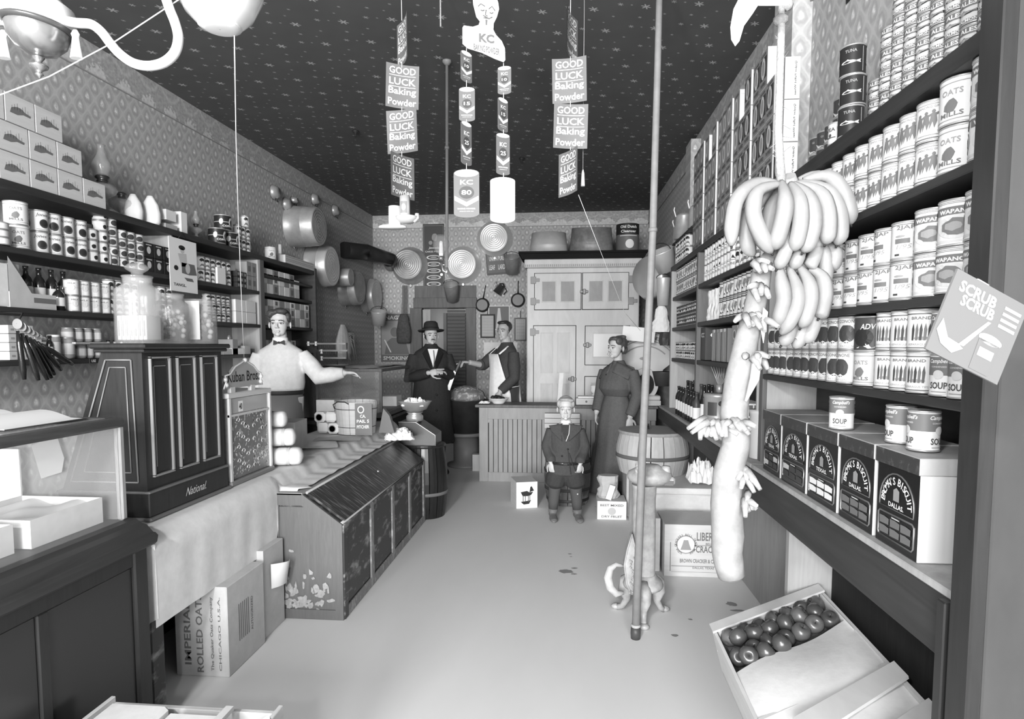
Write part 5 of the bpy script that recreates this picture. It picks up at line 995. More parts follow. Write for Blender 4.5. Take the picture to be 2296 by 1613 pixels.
def d_smoke(b, t, w, h):
    b.rect(w*.03, w*.97, h*.15, h*.85, t, 3); t3 = lambda u, v: t(u, v)+Vector((0, -.001, 0)); b.text('NAGDA', w*.5, h*.88, h*.08, t3, 1, w=w*.7, bold=.025); b.text('SMOKING', w*.5, h*.04, h*.08, t3, 1, w=w*.85, bold=.025)
    b.decal(blob(w*.45, h*.62, w*.14, h*.10, 14), t3, 2, 1); b.decal([(w*.12, h*.16), (w*.9, h*.16), (w*.8, h*.42), (w*.55, h*.50), (w*.35, h*.50), (w*.2, h*.42)], t3, 2, 1); b.rect(w*.3, w*.34, h*.2, h*.46, lambda u, v: t(u+.5*(v-h*.2)*-1, v)+Vector((0, -.002, 0)), 1); b.decal(blob(w*.75, h*.7, w*.12, h*.07, 9, .3), t3, 1, 1)
w, h, c = rectpx(853, 704, 925, 812, YB-.012); ext('poster', w, h, c, [C_SKY, C_WHITE, C_GREY, C_MID], 'grey smoking tobacco poster with a bust figure beside doorway', 'poster', d_smoke, .004)
def d_cal(b, t, w, h): b.rect(w*.04, w*.96, h*.04, h*.97, t, 2); b.decal([(w*.35, h*.05), (w*.65, h*.05), (w*.55, h*.9), (w*.45, h*.9)], lambda u, v: t(u, v)+Vector((0, -.001, 0)), 1, 1)
w, h, c = rectpx(1095, 686, 1143, 740, YB-.012); ext('picture', w, h, c, [C_WHITE, C_PALE, C_GREY], 'small draped picture hanging between the two skillets', 'picture', d_cal, .004)
def dishpan(px, py, rpx, label, d=.17, m=M_ALU, rings=7):
    y = YB-d; c = P(px, py, Y=y); r = rpx*y/1350.0; o = thing('dishpan', (c.x, YB-.004, c.z), label, 'pan', None); b = MB(); RX_ = Matrix.Rotation(PI/2, 3, 'X')
    pr = [(.001, d)]
    for k in range(rings): q = r*(k+.6)/(rings+.5); pr += [(q-r*.03, d), (q, d-.006), (q+r*.03, d)]
    pr += [(r*.96, d), (r, d-.012), (r*1.22, .006), (r*1.27, .002), (r*1.27, 0), (r*1.18, .01)]
    b.lathe(pr, 40, (0, 0, 0), 0, RX_, cap=False); b.build('pan_body', m, o); b = MB(); b.lathe([(.018, -.003), (.024, 0), (.018, .003)], 12, (.0, -.02, -r*1.33), 0, RX_); b.build('ring_handle', M_TIN, o); return o
dishpan(913, 593, 34, 'dull grey dishpan with ringed bottom, left of the hanging gas lamp', .20, M_GALV); dishpan(1035, 592, 33, 'bright ringed dishpan right of the hanging gas lamp', .14); dishpan(1107, 533, 32, 'bright ringed dishpan highest on the back wall', .14)
def hang_pail(px, py, rpx, hpx, label, m=M_GALV, Y=None, tilt=-.5, yaw=0, X=None, name='pail', cat='pail'):
    Y = Y or YB-.16; c = P(px, py, Y=Y) if X is None else P(px, py, X=X); k = c.y/1350.0; r = rpx*k; h = hpx*k
    o = thing(name, c, label, cat); o.rotation_euler = (tilt, 0, yaw); b = MB(); b.lathe([(.001, -h/2), (r*.3, -h/2+.004), (r*.32, -h/2), (r*.6, -h/2+.004), (r*.62, -h/2), (r*.80, -h/2), (r, h/2-.008), (r*1.03, h/2), (r*.97, h/2), (r*.78, -h/2+.01), (.001, -h/2+.01)], 24, cap=False); b.build('pail_body', m, o)
    b = MB(); b.tube([(r*math.cos(a), .0, h/2+.6*r*math.sin(a)) for a in [PI*q/8 for q in range(9)]], .004, 5); b.build('bail_handle', M_IRON, o); return o
hang_pail(1013, 655, 17, 40, 'small pail hanging over the door header below the bright dishpan', tilt=.55); hang_pail(1148, 594, 18, 38, 'small mottled pail hanging beside the icebox cornice', M_GALV, tilt=.45)
def skillet(px, py, rpx, hx, hy, label):
    c = bz(px, py, .045); r = rpx*.00655; o = thing('skillet', (c.x, YB-.01, c.z), label, 'skillet', 'black skillets on the back wall'); RX_ = Matrix.Rotation(PI/2, 3, 'X'); b = MB(); b.lathe([(.001, .035), (r*.82, .035), (r, 0), (r*1.08, .0), (r*.92, .045), (r*.80, .045)], 28, mx=RX_, cap=False); b.build('pan_body', M_IRON, o)
    b = MB(); b.lathe([(.001, .037), (r*.80, .037)], 24, mx=RX_, cap=False); b.build('pan_bottom', mat('seasoned_iron', 100, .4), o); e = bz(hx, hy, .02)-o.location; b = MB(); b.tube([Vector((e.x*.3, -.02, e.z*.35)), Vector((e.x*.7, -.015, e.z*.7)), Vector((e.x, -.01, e.z))], [.022, .012, .013], 6, flat=.5); b.build('handle', M_IRON, o)
skillet(1081, 684, 15, 1089, 640, 'black skillet left of the small tilted coffee pot'); skillet(1161, 673, 15, 1162, 630, 'black skillet hanging right of the small tilted coffee pot')
c = bz(1121, 648, .06); cp = thing('coffee_pot', c, 'small shiny coffee pot hanging tilted between two skillets', 'pot'); cp.rotation_euler = (0, .6, 0); b = MB(); b.lathe([(.001, -.08), (.07, -.08), (.05, .06), (.055, .065), (.02, .09), (.001, .1)], 20, cap=False); b.build('pot_body', mat('dark_shiny_tin', 110, .2, .8), cp)
b = MB(); b.tube([(-.05, 0, .0), (-.10, 0, .03), (-.10, 0, .06)], [.02, .012, .01], 6); b.build('spout', M_TIN, cp); b = MB(); b.tube([(.06, 0, .05), (.10, 0, .03), (.09, 0, -.04)], .008, 6); b.build('handle', M_IRON, cp)
def grater(x0, y0, x1, y1, label, fr=M_INK, g=None):
    w, h, c = rectpx(x0, y0, x1, y1, YB-.03); o = thing('grater', c, label, 'grater'); b = MB(); b.box(-w/2+.02, w/2-.02, .0, .004, -h/2+.02, h/2-.02); b.build('plate', mat('grater_plate', 176, .6), o)
    b = MB(); t = .022
    for q in ((-w/2, w/2, h/2-t, h/2), (-w/2, w/2, -h/2, -h/2+t), (-w/2, -w/2+t, -h/2+t, h/2-t), (w/2-t, w/2, -h/2+t, h/2-t)): b.box(q[0], q[1], -.012, .01, q[2], q[3])
    b.build('frame', fr, o); b = MB(); nx, nz = 9, 13
    for i in range(nx):
        for j in range(nz): x = -w/2+.035+(w-.07)*i/(nx-1); z = -h/2+.04+(h-.08)*j/(nz-1); b.box(x-.004, x+.004, -.0015, 0, z-.004, z+.004)
    b.build('teeth', M_INK, o, kind='stuff'); b = MB(); b.tube([(0, 0, h/2), (0, 0, h/2+.10)], .004, 5); b.build('hanger', M_IRON, o)
grater(1077, 705, 1110, 758, 'black framed grater hanging left of the aproned man'); grater(1153, 713, 1181, 765, 'grey framed grater hanging between aproned man and icebox', M_MIDW)
cc = bz(1120, 790, .02); w, h, c = rectpx(1085, 768, 1160, 830, YB-.008); ext('paper_notice', w, h, c, M_CREAM, 'pale paper stuck on the wall behind the aproned man', 'paper', None, .002)
# broom-like bundle and whisk
c = bz(905, 735, .12); o = thing('hanging_sack', (c.x, c.y, c.z), 'dark wrapped bundle hanging by strings under the dull dishpan', 'bundle'); b = MB(); b.loft([[(.10*k*math.cos(a), .05*k*math.sin(a), z) for a in [2*PI*j/14 for j in range(14)]] for z, k in ((-.23, .9), (-.20, 1.05), (-.05, 1.1), (.08, .85), (.16, .7), (.2, .45))]); b.build('sacking', mat('dark_sacking', 88, .8, kind='noise', v2=60, scale=30), o)
for k in range(5): b = MB(); b.tube([(-.03+.018*k, 0, .16), (-.02+.016*k, .02, .42), (-.02+.016*k, .04, .62)], [.006, .006, .006], 5); b.build('cord', mat('twig_brown', 120, .8), o)
# left wall: tubs and pans with their bottoms turned to the aisle
def side_pan(px, py, rpx, d, label, m=M_GALV, bottom=True, tap=.92, name='washtub', cat='tub'):
    X = XL+d+.004; c = P(px, py, X=X); r = rpx*c.y/1350.0; o = thing(name, (XL+.003, c.y, c.z), label, cat); RY_ = Matrix.Rotation(PI/2, 3, 'Y'); b = MB()
    if bottom:
        pr = [(.001, d)]; 
        for k in range(6): q = r*(k+.6)/6.6; pr += [(q-r*.035, d), (q, d-.007), (q+r*.035, d)]
        pr += [(r*.97, d), (r, d-.012), (r*1.03, d*.6), (r*1.06, d*.58), (r*1.04, d*.56), (r/tap, .006), (r/tap*1.03, 0)]
    else: pr = [(.001, d*.5), (r*.96, d*.5), (r*.97, d), (r*1.03, d+.004), (r, d-.004), (r*.95, .02), (r*.85, .0)]
    b.lathe(pr, 36, mx=RY_, cap=False); b.build('tub_body', m, o); b = MB(); b.tube([(.02, -.02, -r*1.02), (.03, 0, -r*1.2), (.02, .03, -r*1.02)], .006, 5); b.build('drop_handle', M_TIN, o); return o
side_pan(717, 508, 43, .30, 'large ribbed washtub hanging highest on the left wall'); side_pan(746, 597, 45, .24, 'wide bright pan hanging below the ribbed washtub', M_ALU, tap=.97); side_pan(808, 646, 38, .22, 'ribbed washtub hanging lower on the left wall', M_GALV); side_pan(846, 663, 37, .18, 'pale pan hanging nearest the back left corner', M_ALU, tap=.97)
side_pan(788, 622, 20, .28, 'small pail hanging between the wide pan and ribbed tub', M_GALV, tap=.85, name='pail', cat='pail')
hang_pail(849, 713, 18, 32, 'small bright pail hanging tilted at the back left corner', M_ALU, X=XL+.25, tilt=0.3, yaw=.4)
for k, (px, py, r_) in enumerate(((622, 431, 20), (649, 458, 18), (664, 449, 10), (711, 447, 16), (756, 472, 16))):
    c = P(px, py, X=XL+.05); r = r_*c.y/1350.0; o = thing('tin_cup', (XL+.003, c.y, c.z), 'small tin cup, %s from the left in the high row on the left wall' % ORD[k], 'cup', 'small tin cups high on the left wall'); b = MB(); b.lathe([(.001, .06), (r*.55, .06), (r*.8, .02), (r*.85, 0), (r*.75, .02), (r*.5, .05)], 18, mx=Matrix.Rotation(PI/2, 3, 'Y'), cap=False); b.build('cup_body', M_TIN, o)
    b = MB(); b.tube([(.03, -.01, -r*.7), (.05, 0, -r*1.1), (.02, .01, -r*.8)], .006, 5); b.build('handle', M_BRZ, o)
b = MB(); a0, a1, a2 = P(772, 561, X=XL+.06), P(820, 566, Y=7.9), P(878, 582, Y=8.15); b.tube([a0, a0+(a1-a0)*.9, a1, a1+(a2-a1)*.3, a2], [.105, .105, .11, .10, .085], 16); a3 = a2; b.tube([a2, a2+Vector((-.10, .2, 0)), Vector((a2.x-.22, YB-.015, a2.z))], [.084, .08, .08], 14); b.build('stovepipe', mat('black_stovepipe', 58, .3, .4), None, 'black elbowed stovepipe running from left wall to back wall', 'pipe')
c = P(773, 765, X=XL+.14); o = thing('herb_bag', (XL+.12, c.y, c.z), 'pale bag with dried stalks hanging below pans on the left wall', 'bag'); b = MB(); b.loft([[(.07*k*math.cos(a), .19*k*math.sin(a), z) for a in [2*PI*j/14 for j in range(14)]] for z, k in ((-.22, .7), (-.15, 1), (0, .95), (.12, .6), (.2, .3))], smooth=False); b.build('bag_body', M_CREAM, o)
rr = random.Random(11); b = MB()
for k in range(30): a = rr.uniform(-1, 1); b.tube([(0, .02*a, .1), (.04+.02*a, .1*a+.1, rr.uniform(-.05, .1)), (.05, .16*a+.2, rr.uniform(-.28, .0))], [.005, .004, .002], 4)
b.build('dried_stalks', M_CARD, o, kind='stuff')
# hooks on the ceiling
for px, py in ((797, 285), (1170, 352)): c = P(px, py, Z=3.39); b = MB(); b.lathe([(.03, 0), (.03, -.01), (.01, -.02), (.01, -.05)], 12); o = b.build('ceiling_hook', M_IRON, None, ('left', 'right')[px > 900]+' small dark hook fixed to the starred ceiling', 'hook'); o.location = (c.x, c.y, ceil_z(c.x, c.y)-.001)
# ---------------------------------------------------------------- icebox
FY, FB = 7.5, 8.25; fx = lambda px: P(px, 700, Y=FY).x; fz = lambda py: P(1300, py, Y=FY).z
IB = thing('icebox', (.21, 7.9, 0), 'very tall pale wooden icebox with panelled doors and dark cornice', 'icebox')
M_ICE = mat('varnished_icebox_oak', 202, .5, kind='wood', v2=172, scale=3.5, stretch=(2.5, 2.5, .8), amt=.8, bump=.1); M_ICED = mat('icebox_panel_dark', 160, .55, kind='wood', v2=128, scale=5, stretch=(2, 2, 1), amt=.8); M_GAP = mat('door_gap', 52, .8)
b = MB(); b.box(fx(1181), fx(1433), FY, FB, 0, fz(600), bev=.01); wp(b, IB, 'cabinet', M_ICE)
b = MB(); b.box(fx(1176), fx(1438), FY-.03, FB, fz(600), fz(581), bev=.008); wp(b, IB, 'frieze_board', M_ICE); b = MB()
for k in range(60): x = fx(1178)+k*(fx(1436)-fx(1178))/60; b.box(x, x+.012, FY-.04, FY-.03, fz(598), fz(593))
b.build('dentil_row', M_ICED, None) if False else wp(b, IB, 'dentil_row', M_ICED, kind='stuff')
b = MB(); b.prism([(fx(1172), FY-.05, fz(581)), (fx(1442), FY-.05, fz(581)), (fx(1449), FY-.05, fz(567)), (fx(1164), FY-.05, fz(567))], (0, FB-FY+.05, 0)); b.box(fx(1163), fx(1450), FY-.07, FB, fz(569), fz(564), bev=.004); wp(b, IB, 'cornice', mat('matt_black_cornice', 34, .9, spec=.05))
def door(x0, y0, x1, y1, panels, glass=None, hinge=None, latch=None, lab=None):
    X0, X1, Z0, Z1 = fx(x0), fx(x1), fz(y1), fz(y0); b = MB(); b.box(X0-.008, X1+.008, FY-.002, FY, Z0-.008, Z1+.008); wp(b, IB, 'door_recess', M_GAP); o_ = IB.location
    b = MB(); ps = [(fx(a), fx(c), fz(d), fz(e)) for a, e, c, d in panels]; b.box(X0, X1, FY-.022, FY-.002, Z0, Z1, bev=.003); d = wp(b, IB, 'door', M_ICE)
    for (a, c, z0, z1) in ps:
        b = MB(); b.box(a, c, FY-.0235, FY-.0215, z0, z1); wp(b, IB, 'recessed_panel', M_ICED if y0 < 700 else mat('icebox_panel_mid', 190, .5, kind='wood', v2=166, scale=4, stretch=(2, 2, .6))); b = MB(); b.box(a-.006, c+.006, FY-.0225, FY-.0215, z0-.006, z1+.006)
        for q in ((a-.012, a, z0-.012, z1+.012), (c, c+.012, z0-.012, z1+.012), (a, c, z0-.012, z0), (a, c, z1, z1+.012)): b.box(q[0], q[1], FY-.03, FY-.0225, q[2], q[3], bev=.002)
        wp(b, IB, 'panel_frame', M_ICE)
    for (hx, hy) in (hinge or []): b = MB(); b.box(fx(hx-6), fx(hx+6), FY-.032, FY-.022, fz(hy+8), fz(hy-8), bev=.004); b.box(fx(hx+4), fx(hx+14), FY-.03, FY-.022, fz(hy+4), fz(hy-4), bev=.003); wp(b, IB, 'hinge', mat('dull_hinge', 138, .5))
    if latch: hx, hy = latch; b = MB(); b.box(fx(hx-10), fx(hx+8), FY-.045, FY-.022, fz(hy+3), fz(hy-3), bev=.005); b.box(fx(hx-4), fx(hx+3), FY-.055, FY-.022, fz(hy+6), fz(hy-6), bev=.006); wp(b, IB, 'latch', mat('shiny_latch', 96, .4, .3))
door(1199, 613, 1302, 694, [(1216, 632, 1245, 676), (1258, 632, 1287, 676)], hinge=[(1196, 628), (1196, 676)], latch=(1310, 655)); door(1306, 613, 1408, 694, [(1321, 632, 1350, 676), (1364, 632, 1393, 676)], hinge=[(1414, 628), (1414, 676)])
door(1197, 731, 1291, 912, [(1214, 748, 1238, 835), (1251, 748, 1276, 835), (1214, 862, 1238, 905), (1251, 862, 1276, 905)], hinge=[(1195, 745)], latch=(1285, 850))
door(1313, 732, 1412, 818, [(1331, 749, 1395, 800)], hinge=[], latch=(1318, 774)); door(1313, 845, 1412, 912, [(1328, 860, 1398, 905)])
b = MB(); b.box(fx(1331), fx(1395), FY-.034, FY-.031, fz(800), fz(749)); wp(b, IB, 'door_glass', mat('frosted_glass', 205, .3))
b = MB(); z0 = fz(567)
def top_tub(px0, px1, py0, py1, label, m, tiltx=0):
    x0, x1 = P(px0, 565, Y=7.65).x, P(px1, 565, Y=7.65).x; zt = P(1300, py0, Y=7.65).z; r = (x1-x0)/2; h = zt-fz(564); o = thing('washtub', ((x0+x1)/2, 7.72, fz(564)+(.03 if tiltx else .002)), label, 'tub'); o.rotation_euler = (tiltx, 0, 0)
    b = MB(); b.lathe([(r*1.0, 0), (r*1.03, .004), (r, .012), (r*.97, h*.35), (r*.985, h*.37), (r*.97, h*.39), (r*.90, h), (.001, h)], 36, cap=False, sy=.8); b.lathe([(r*.97, .01), (r*.87, h-.01), (.001, h-.01)], 36, cap=False, sy=.8); b.build('tub_body', m, o); return o
top_tub(1187, 1273, 521, 566, 'upturned galvanised washtub, left on top of the icebox', mat('clean_zinc', 190, .5, .15, 'noise', 165, 6)); top_tub(1277, 1376, 516, 566, 'mottled upturned washtub, right on top of the icebox', mat('spangled_zinc', 150, .5, .2, 'noise', 105, 14), .12)
x0, x1 = P(1382, 560, Y=7.65).x, P(1434, 560, Y=7.65).x; r = (x1-x0)/2; h = P(1400, 503, Y=7.65).z-fz(564); o = thing('cleanser_can', ((x0+x1)/2, 7.72, fz(564)+.002), 'oversized cleanser can display with dark top band on icebox', 'display can')
b = MB(); b.lathe([(r, 0), (r, h*.62)], 28, m=2, cap=False); b.lathe([(r, h*.62), (r, h)], 28, m=0, cap=False); b.lathe([(.001, h), (r, h)], 28, m=3, cap=False); t = cylmap(r+.002); b.text('Old Dutch', 0, h*.83, h*.10, t, 1, w=r*1.5, bold=.025); b.text('Cleanser', 0, h*.67, h*.10, t, 1, w=r*1.4, bold=.025); b.rect(-r*.8, r*.8, h*.56, h*.58, t, 1, 8); b.decal(blob(r*.1, h*.28, r*.38, h*.16, 14), t, 1, 2); b.build('can_body', [M_INK, M_WHITE, C_SKY, M_TIN], o)
# ---------------------------------------------------------------- rear counter
KY = 6.56; kx = lambda px: P(px, 912, Y=KY).x; kz = lambda py: P(1250, py, Y=KY).z
KC = thing('counter', (0, 6.85, 0), 'low wooden beadboard counter standing before the icebox', 'counter'); zt = kz(909)
b = MB(); b.box(kx(1066), kx(1475), KY-.03, KY+.36, zt-.03, zt, bev=.005); wp(b, KC, 'counter_top', M_MIDW)
M_CTR = mat('counter_grey_wood', 156, .6, kind='wood', v2=124, scale=6, stretch=(2, 2, .5), amt=.8)
b = MB(); b.box(kx(1074), kx(1472), KY+.02, KY+.33, .03, zt-.032); wp(b, KC, 'carcass', M_GAP)
b = MB(); b.box(kx(1074), kx(1094), KY, KY+.03, 0, zt-.032, bev=.003); b.box(kx(1222), kx(1232), KY+.003, KY+.03, .1, zt-.04); b.box(kx(1094), kx(1472), KY, KY+.03, kz(942), zt-.032, bev=.003); b.box(kx(1094), kx(1472), KY, KY+.03, 0, kz(1062), bev=.003); b.prism([(kx(1094), KY, kz(942)), (kx(1106), KY, kz(942)), (kx(1094), KY, kz(951))], (0, .03, 0)); wp(b, KC, 'frame', M_CTR)
n = 34; xs0, xs1 = kx(1095), kx(1471)
for k in range(n): b = MB(); x = xs0+(xs1-xs0)*k/n; b.box(x+.004, x+(xs1-xs0)/n-.002, KY+.008, KY+.02, kz(1063), kz(941), bev=.003); wp(b, KC, 'bead_board', M_CTR)
def onk(px, dy=.2): return (P(px, 905, Y=KY+dy).x, KY+dy, zt+.002)
o = thing('bowl', onk(1118, .12), 'wide pale bowl of dark fruit on the rear counter', 'bowl'); b = MB(); b.lathe([(.001, .0), (.06, 0), (.065, .01), (.115, .06), (.12, .062), (.11, .055), (.055, .012), (.001, .01)], 28, cap=False); b.build('bowl_body', M_WHITE, o)
rr = random.Random(4)
for k in range(9): a = k*.7; b = MB(); b.ball((.065*math.cos(a)*(k > 1), .065*math.sin(a)*(k > 1), .055+.01*(k % 2)), .028, 10); q = b.build('plum', M_INK, None, 'dark round fruit, %s counted round the pale bowl on rear counter' % ORD[k], 'fruit', 'dark fruits in the bowl'); q.location = o.location
crumple('paper_scrap', onk(1086, .1), .12, .1, .03, 'white paper scrap beside the fruit bowl on rear counter', sd=9)
cx_ = onk(1314, .15); carton('cigar_box', cx_[0]-.11, cx_[0]+.11, KY+.06, KY+.26, zt+.002, zt+.07, 1, 'white cigar box on the rear counter left of the woman', 'box', deco=[('-Y', lambda b, t, w, h: (b.rect(.004, w-.004, .004, h-.004, t, 4), b.decal(blob(w*.5, h*.5, .012, .012), lambda u, v: t(u, v)+Vector((0, -.001, 0)), 2, 1)))])
carton('box_lid', cx_[0]-.09, cx_[0]+.10, KY+.09, KY+.25, zt+.073, zt+.09, 1, 'white papers lying on top of the cigar box', 'paper')
b = MB(); b.box(-.025, .025, -.004, .004, 0, .34, bev=.002); o = b.build('measuring_stick', M_CREAM, None, 'narrow pale slat standing upright behind the boy', 'slat'); o.location = onk(1254, .30); o.rotation_euler = (0, .07, 0)
for k in range(3): carton('wooden_tray', kx(1222), kx(1300), KY-.12, KY-.035, kz(925)-.055*k-.05, kz(925)-.055*k, 7, '%s shallow wooden crate slat behind the boy, against counter' % ('upper', 'middle', 'lower')[k], 'tray')
o = thing('jug', onk(1336, .28), 'white ribbed cup standing behind the woman on rear counter', 'cup'); o.location.z += .0; b = MB(); b.lathe([(.001, .10), (.04, .10), (.065, .14), (.06, .17), (.065, .2), (.055, .2), (.05, .14)], 20, cap=False); b.lathe([(.05, 0), (.05, .1)], 16); b.build('cup_body', M_WHITE, o)
# box stack holding the dial scale
bx = P(1440, 905, Y=6.45)
SCX = bx.x+.02
SCX *= 6.72/6.45; carton('paper_stack', SCX-.2, SCX+.16, 6.58, 6.86, zt+.002, zt+.055, 5, 'stack of wrapping papers under the dial scale', 'paper', deco=[('-Y', lambda b, t, w, h: [b.rect(.0, w, h*k/4, h*k/4+.003, t, 2) for k in range(1, 4)])])
DS = thing('dial_scale', (SCX, 6.72, zt+.057), 'large pale fan-faced dial scale behind the woman', 'scale'); M_ENA = mat('pale_enamel', 196, .35, kind='noise', v2=184, scale=6); s = .0047
fan = []
for k in range(17): a = math.radians(28+124*k/16); fan.append((.46*math.cos(a), .28+.46*math.sin(a)))
fan += [(-.20, .33), (-.14, .18), (.14, .18), (.20, .33)]
b = MB(); b.prism([(x, 0, z) for x, z in fan], (0, .09, 0)); b.build('fan_head', M_ENA, DS)
b = MB(); t = planemap((0, -.003, 0), (1, 0, 0), (0, 0, 1)); arc = lambda r0, r1, a0, a1, m: [b.add([t(r*math.cos(math.radians(a)), .28+r*math.sin(math.radians(a))) for r, a in ((r0, a0+(a1-a0)*k/12), (r1, a0+(a1-a0)*k/12), (r1, a0+(a1-a0)*(k+1)/12), (r0, a0+(a1-a0)*(k+1)/12))], [(0, 1, 2, 3)], m) for k in range(12)]
arc(.445, .455, 32, 148, 0); arc(.365, .375, 40, 140, 0); arc(.30, .315, 45, 135, 0); b.arctext('COMPUTING SCALES HONEST WEIGHT', 0, .28, .39, 140, 40, .035, lambda u, v: t(u, v)+Vector((0, -.001, 0)), 1); b.decal(blob(0, .45, .06, .02, 10), t, 0, 1); b.build('dial_print', [C_MID, C_GREY], DS)
b = MB(); b.lathe([(.125, -.09), (.145, -.08), (.15, 0), (.145, .04)], 28, (0, 0, .17), mx=Matrix.Rotation(PI/2, 3, 'X'), sx=1, sy=1.2); b.build('oval_drum', M_ENA, DS); b = MB(); b.lathe([(.001, .093), (.085, .093), (.09, .085)], 24, (0, 0, .17), mx=Matrix.Rotation(PI/2, 3, 'X'), sx=1, sy=1.35, cap=False); b.build('drum_window', mat('dark_mirror', 70, .15, .5), DS)
b = MB(); b.box(-.16, .16, -.12, .12, 0, .05, bev=.01); b.build('base', M_ENA, DS)
ext('sign_card', .34, .15, (P(1432, 750, Y=6.5).x, 6.5, P(1430, 750, Y=6.5).z), M_WHITE, 'blank white card hung above the dial scale', 'card', None, .003, tilt=.10); b = MB(); a = P(1432, 738, Y=6.5); b.tube([a, P(1441, 690, Y=6.6), P(1447, 640, Y=7.0), P(1452, 600, Y=7.6)], .003, 4); b.build('cord', M_INK, None, 'dark cord running up from the blank white card', 'cord')
# hanging ware at right of the icebox
hang_pail(1490, 584, 27, 46, 'bright tilted pail hanging below the far end of shelving', M_ALU, Y=5.6, tilt=.5, yaw=-.9)
for k, (px, py, r_, h_, Yp, lab) in enumerate(((1489, 519, 15, 42, 5.35, 'left slim covered pail at the far end above shelving'), (1517, 517, 22, 58, 5.15, 'stout covered pail beside the slim one above shelving'), (1551, 478, 17, 52, 4.7, 'tall pale pail topmost above the far shelving'))):
    c = P(px, py, Y=Yp); kk = Yp/1350; r = r_*kk; h = h_*kk; o = thing('covered_pail', (max(.96, min(c.x, 1.0)), Yp, Z2[0]+.202), lab, 'pail'); b = MB(); b.lathe([(.001, 0), (r, 0), (r*.8, h*.8), (r*.82, h*.82), (r*.5, h*.92), (r*.1, h*.95), (.001, h)], 20, cap=False); b.build('pail_body', M_GALV, o); b = MB(); b.tube([(-r*.8, 0, h*.8), (-r*1.0, 0, h*1.05), (-r*.95, 0, h*1.15)], .005, 5); b.build('wire_handle', M_WHITE, o)
can_row('face', .95, 4.86, 7, Z2[0], rb, 'dark patterned can', 'above far shelving', 2, .07); carton('upright_box', .91, 1.12, 4.58, 5.42, Z2[0]+.187, Z2[0]+.20, 3, 'dark board carrying covered pails above the far shelving', 'board')
c = P(1462, 622, Y=6.6); o = thing('round_pan', (c.x, 6.6, c.z), 'large round pan hanging edge-on behind the iron pole', 'pan'); b = MB(); b.lathe([(.001, .08), (.2, .08), (.24, 0), (.25, 0), (.205, .09), (.001, .09)], 32, mx=Matrix.Rotation(PI/2, 3, 'X') @ Matrix.Rotation(-.9, 3, 'Y'), cap=False); b.build('pan_body', M_ALU, o)
hang_pail(1487, 655, 15, 60, 'slim bright measuring pail hanging by the shelf end', M_ALU, Y=5.7, tilt=0)
bag('paper_bag', tuple(P(1482, 745, Y=5.7)), .09, .05, .24, 'grey paper bag hanging beside the far shelf end', M_CREAM, 7)
bag('dark_bag', tuple(P(1492, 775, Y=5.75)), .06, .06, .28, 'dark bag hanging behind the grey paper bag', C_DARK, 8)
o = thing('basket', tuple(P(1486, 866, Y=5.9)), 'dark round basket beside the dial scale', 'basket'); o.location.z -= .0; b = MB(); b.lathe([(.001, 0), (.07, 0), (.10, .13), (.105, .14), (.095, .13), (.065, .01)], 24, cap=False); b.build('basket_body', C_DARK, o)
# tub of meat by the man, and its stand
tb = P(1050, 960, Y=7.45); o = thing('meat_tub', (P(1045, 930, Y=7.45).x, 7.45, P(1050, 968, Y=7.45).z), 'dark round tub heaped with roped goods beside the doorway', 'tub'); b = MB(); b.lathe([(.001, 0), (.23, 0), (.27, .40), (.28, .41), (.26, .40), (.22, .02)], 32, cap=False); b.build('tub_body', mat('dark_tub', 64, .35, .3, 'noise', 44, 5), o)
b = MB(); b.loft([[(.24*k*math.cos(a)*(1+.08*math.sin(3*a)), .22*k*math.sin(a), z) for a in [2*PI*j/18 for j in range(18)]] for z, k in ((.36, .8), (.42, 1), (.50, .9), (.56, .5), (.58, .1))], smooth=False); b.build('wrapped_load', mat('mottled_hide', 120, .7, kind='worn', v2=200, scale=14), o)
for q in range(8): b = MB(); a = q*.8; b.tube([(.25*math.cos(a), .22*math.sin(a), .42), (.15*math.cos(a+.6), .14*math.sin(a+.6), .55), (.2*math.cos(a+1.6), .18*math.sin(a+1.6), .5)], .007, 5); b.build('rope', M_ROPE, o)
st_z = o.location.z; b = MB(); b.lathe([(.001, 0), (.24, 0), (.24, .03), (.16, .05), (.16, st_z-.05), (.25, st_z-.04), (.25, st_z-.003), (.001, st_z-.003)], 28, cap=False); o2 = b.build('round_stand', mat('tub_stand', 112, .5), None, 'grey round stand carrying the dark tub', 'stand'); o2.location = (o.location.x, 7.45, 0)
carton('small_carton', P(1066, 1000, Y=7.35).x, P(1078, 1000, Y=7.35).x+.05, 7.1, 7.2, 0, .2, 4, 'small pale carton on the floor beside the round stand', 'box')
# boy's barrel, crates on the floor
barrel('barrel', .02, 5.76, .19, .225, .52, mat('weathered_barrel', 88, .6, kind='worn', v2=150, scale=7), 'dark weathered barrel standing behind the boy', 16, hoops=(.1, .3, .62, .8), hm=mat('rusty_hoop', 62, .7), lid=True)
GX = P(1165, 1140, Z=0); 
def goat(b, t, w, h):
    b.rect(.0, w, 0, h, t, 1); t2 = lambda u, v: t(u, v)+Vector((0, -.001, 0)); b.decal([(w*.2, h*.62), (w*.5, h*.66), (w*.62, h*.60), (w*.8, h*.62), (w*.7, h*.5), (w*.55, h*.46), (w*.3, h*.46)], t2, 3, 1)
    b.decal([(w*.62, h*.6), (w*.66, h*.8), (w*.72, h*.84), (w*.84, h*.66), (w*.74, h*.64)], t2, 3, 1)
    for x in (.3, .4, .55, .62): b.rect(w*x, w*x+.008, h*.24, h*.5, t2, 2)
    b.decal([(w*.2, h*.25), (w*.45, h*.27), (w*.7, h*.3), (w*.6, h*.16), (w*.35, h*.14)], t2, 3, 1)
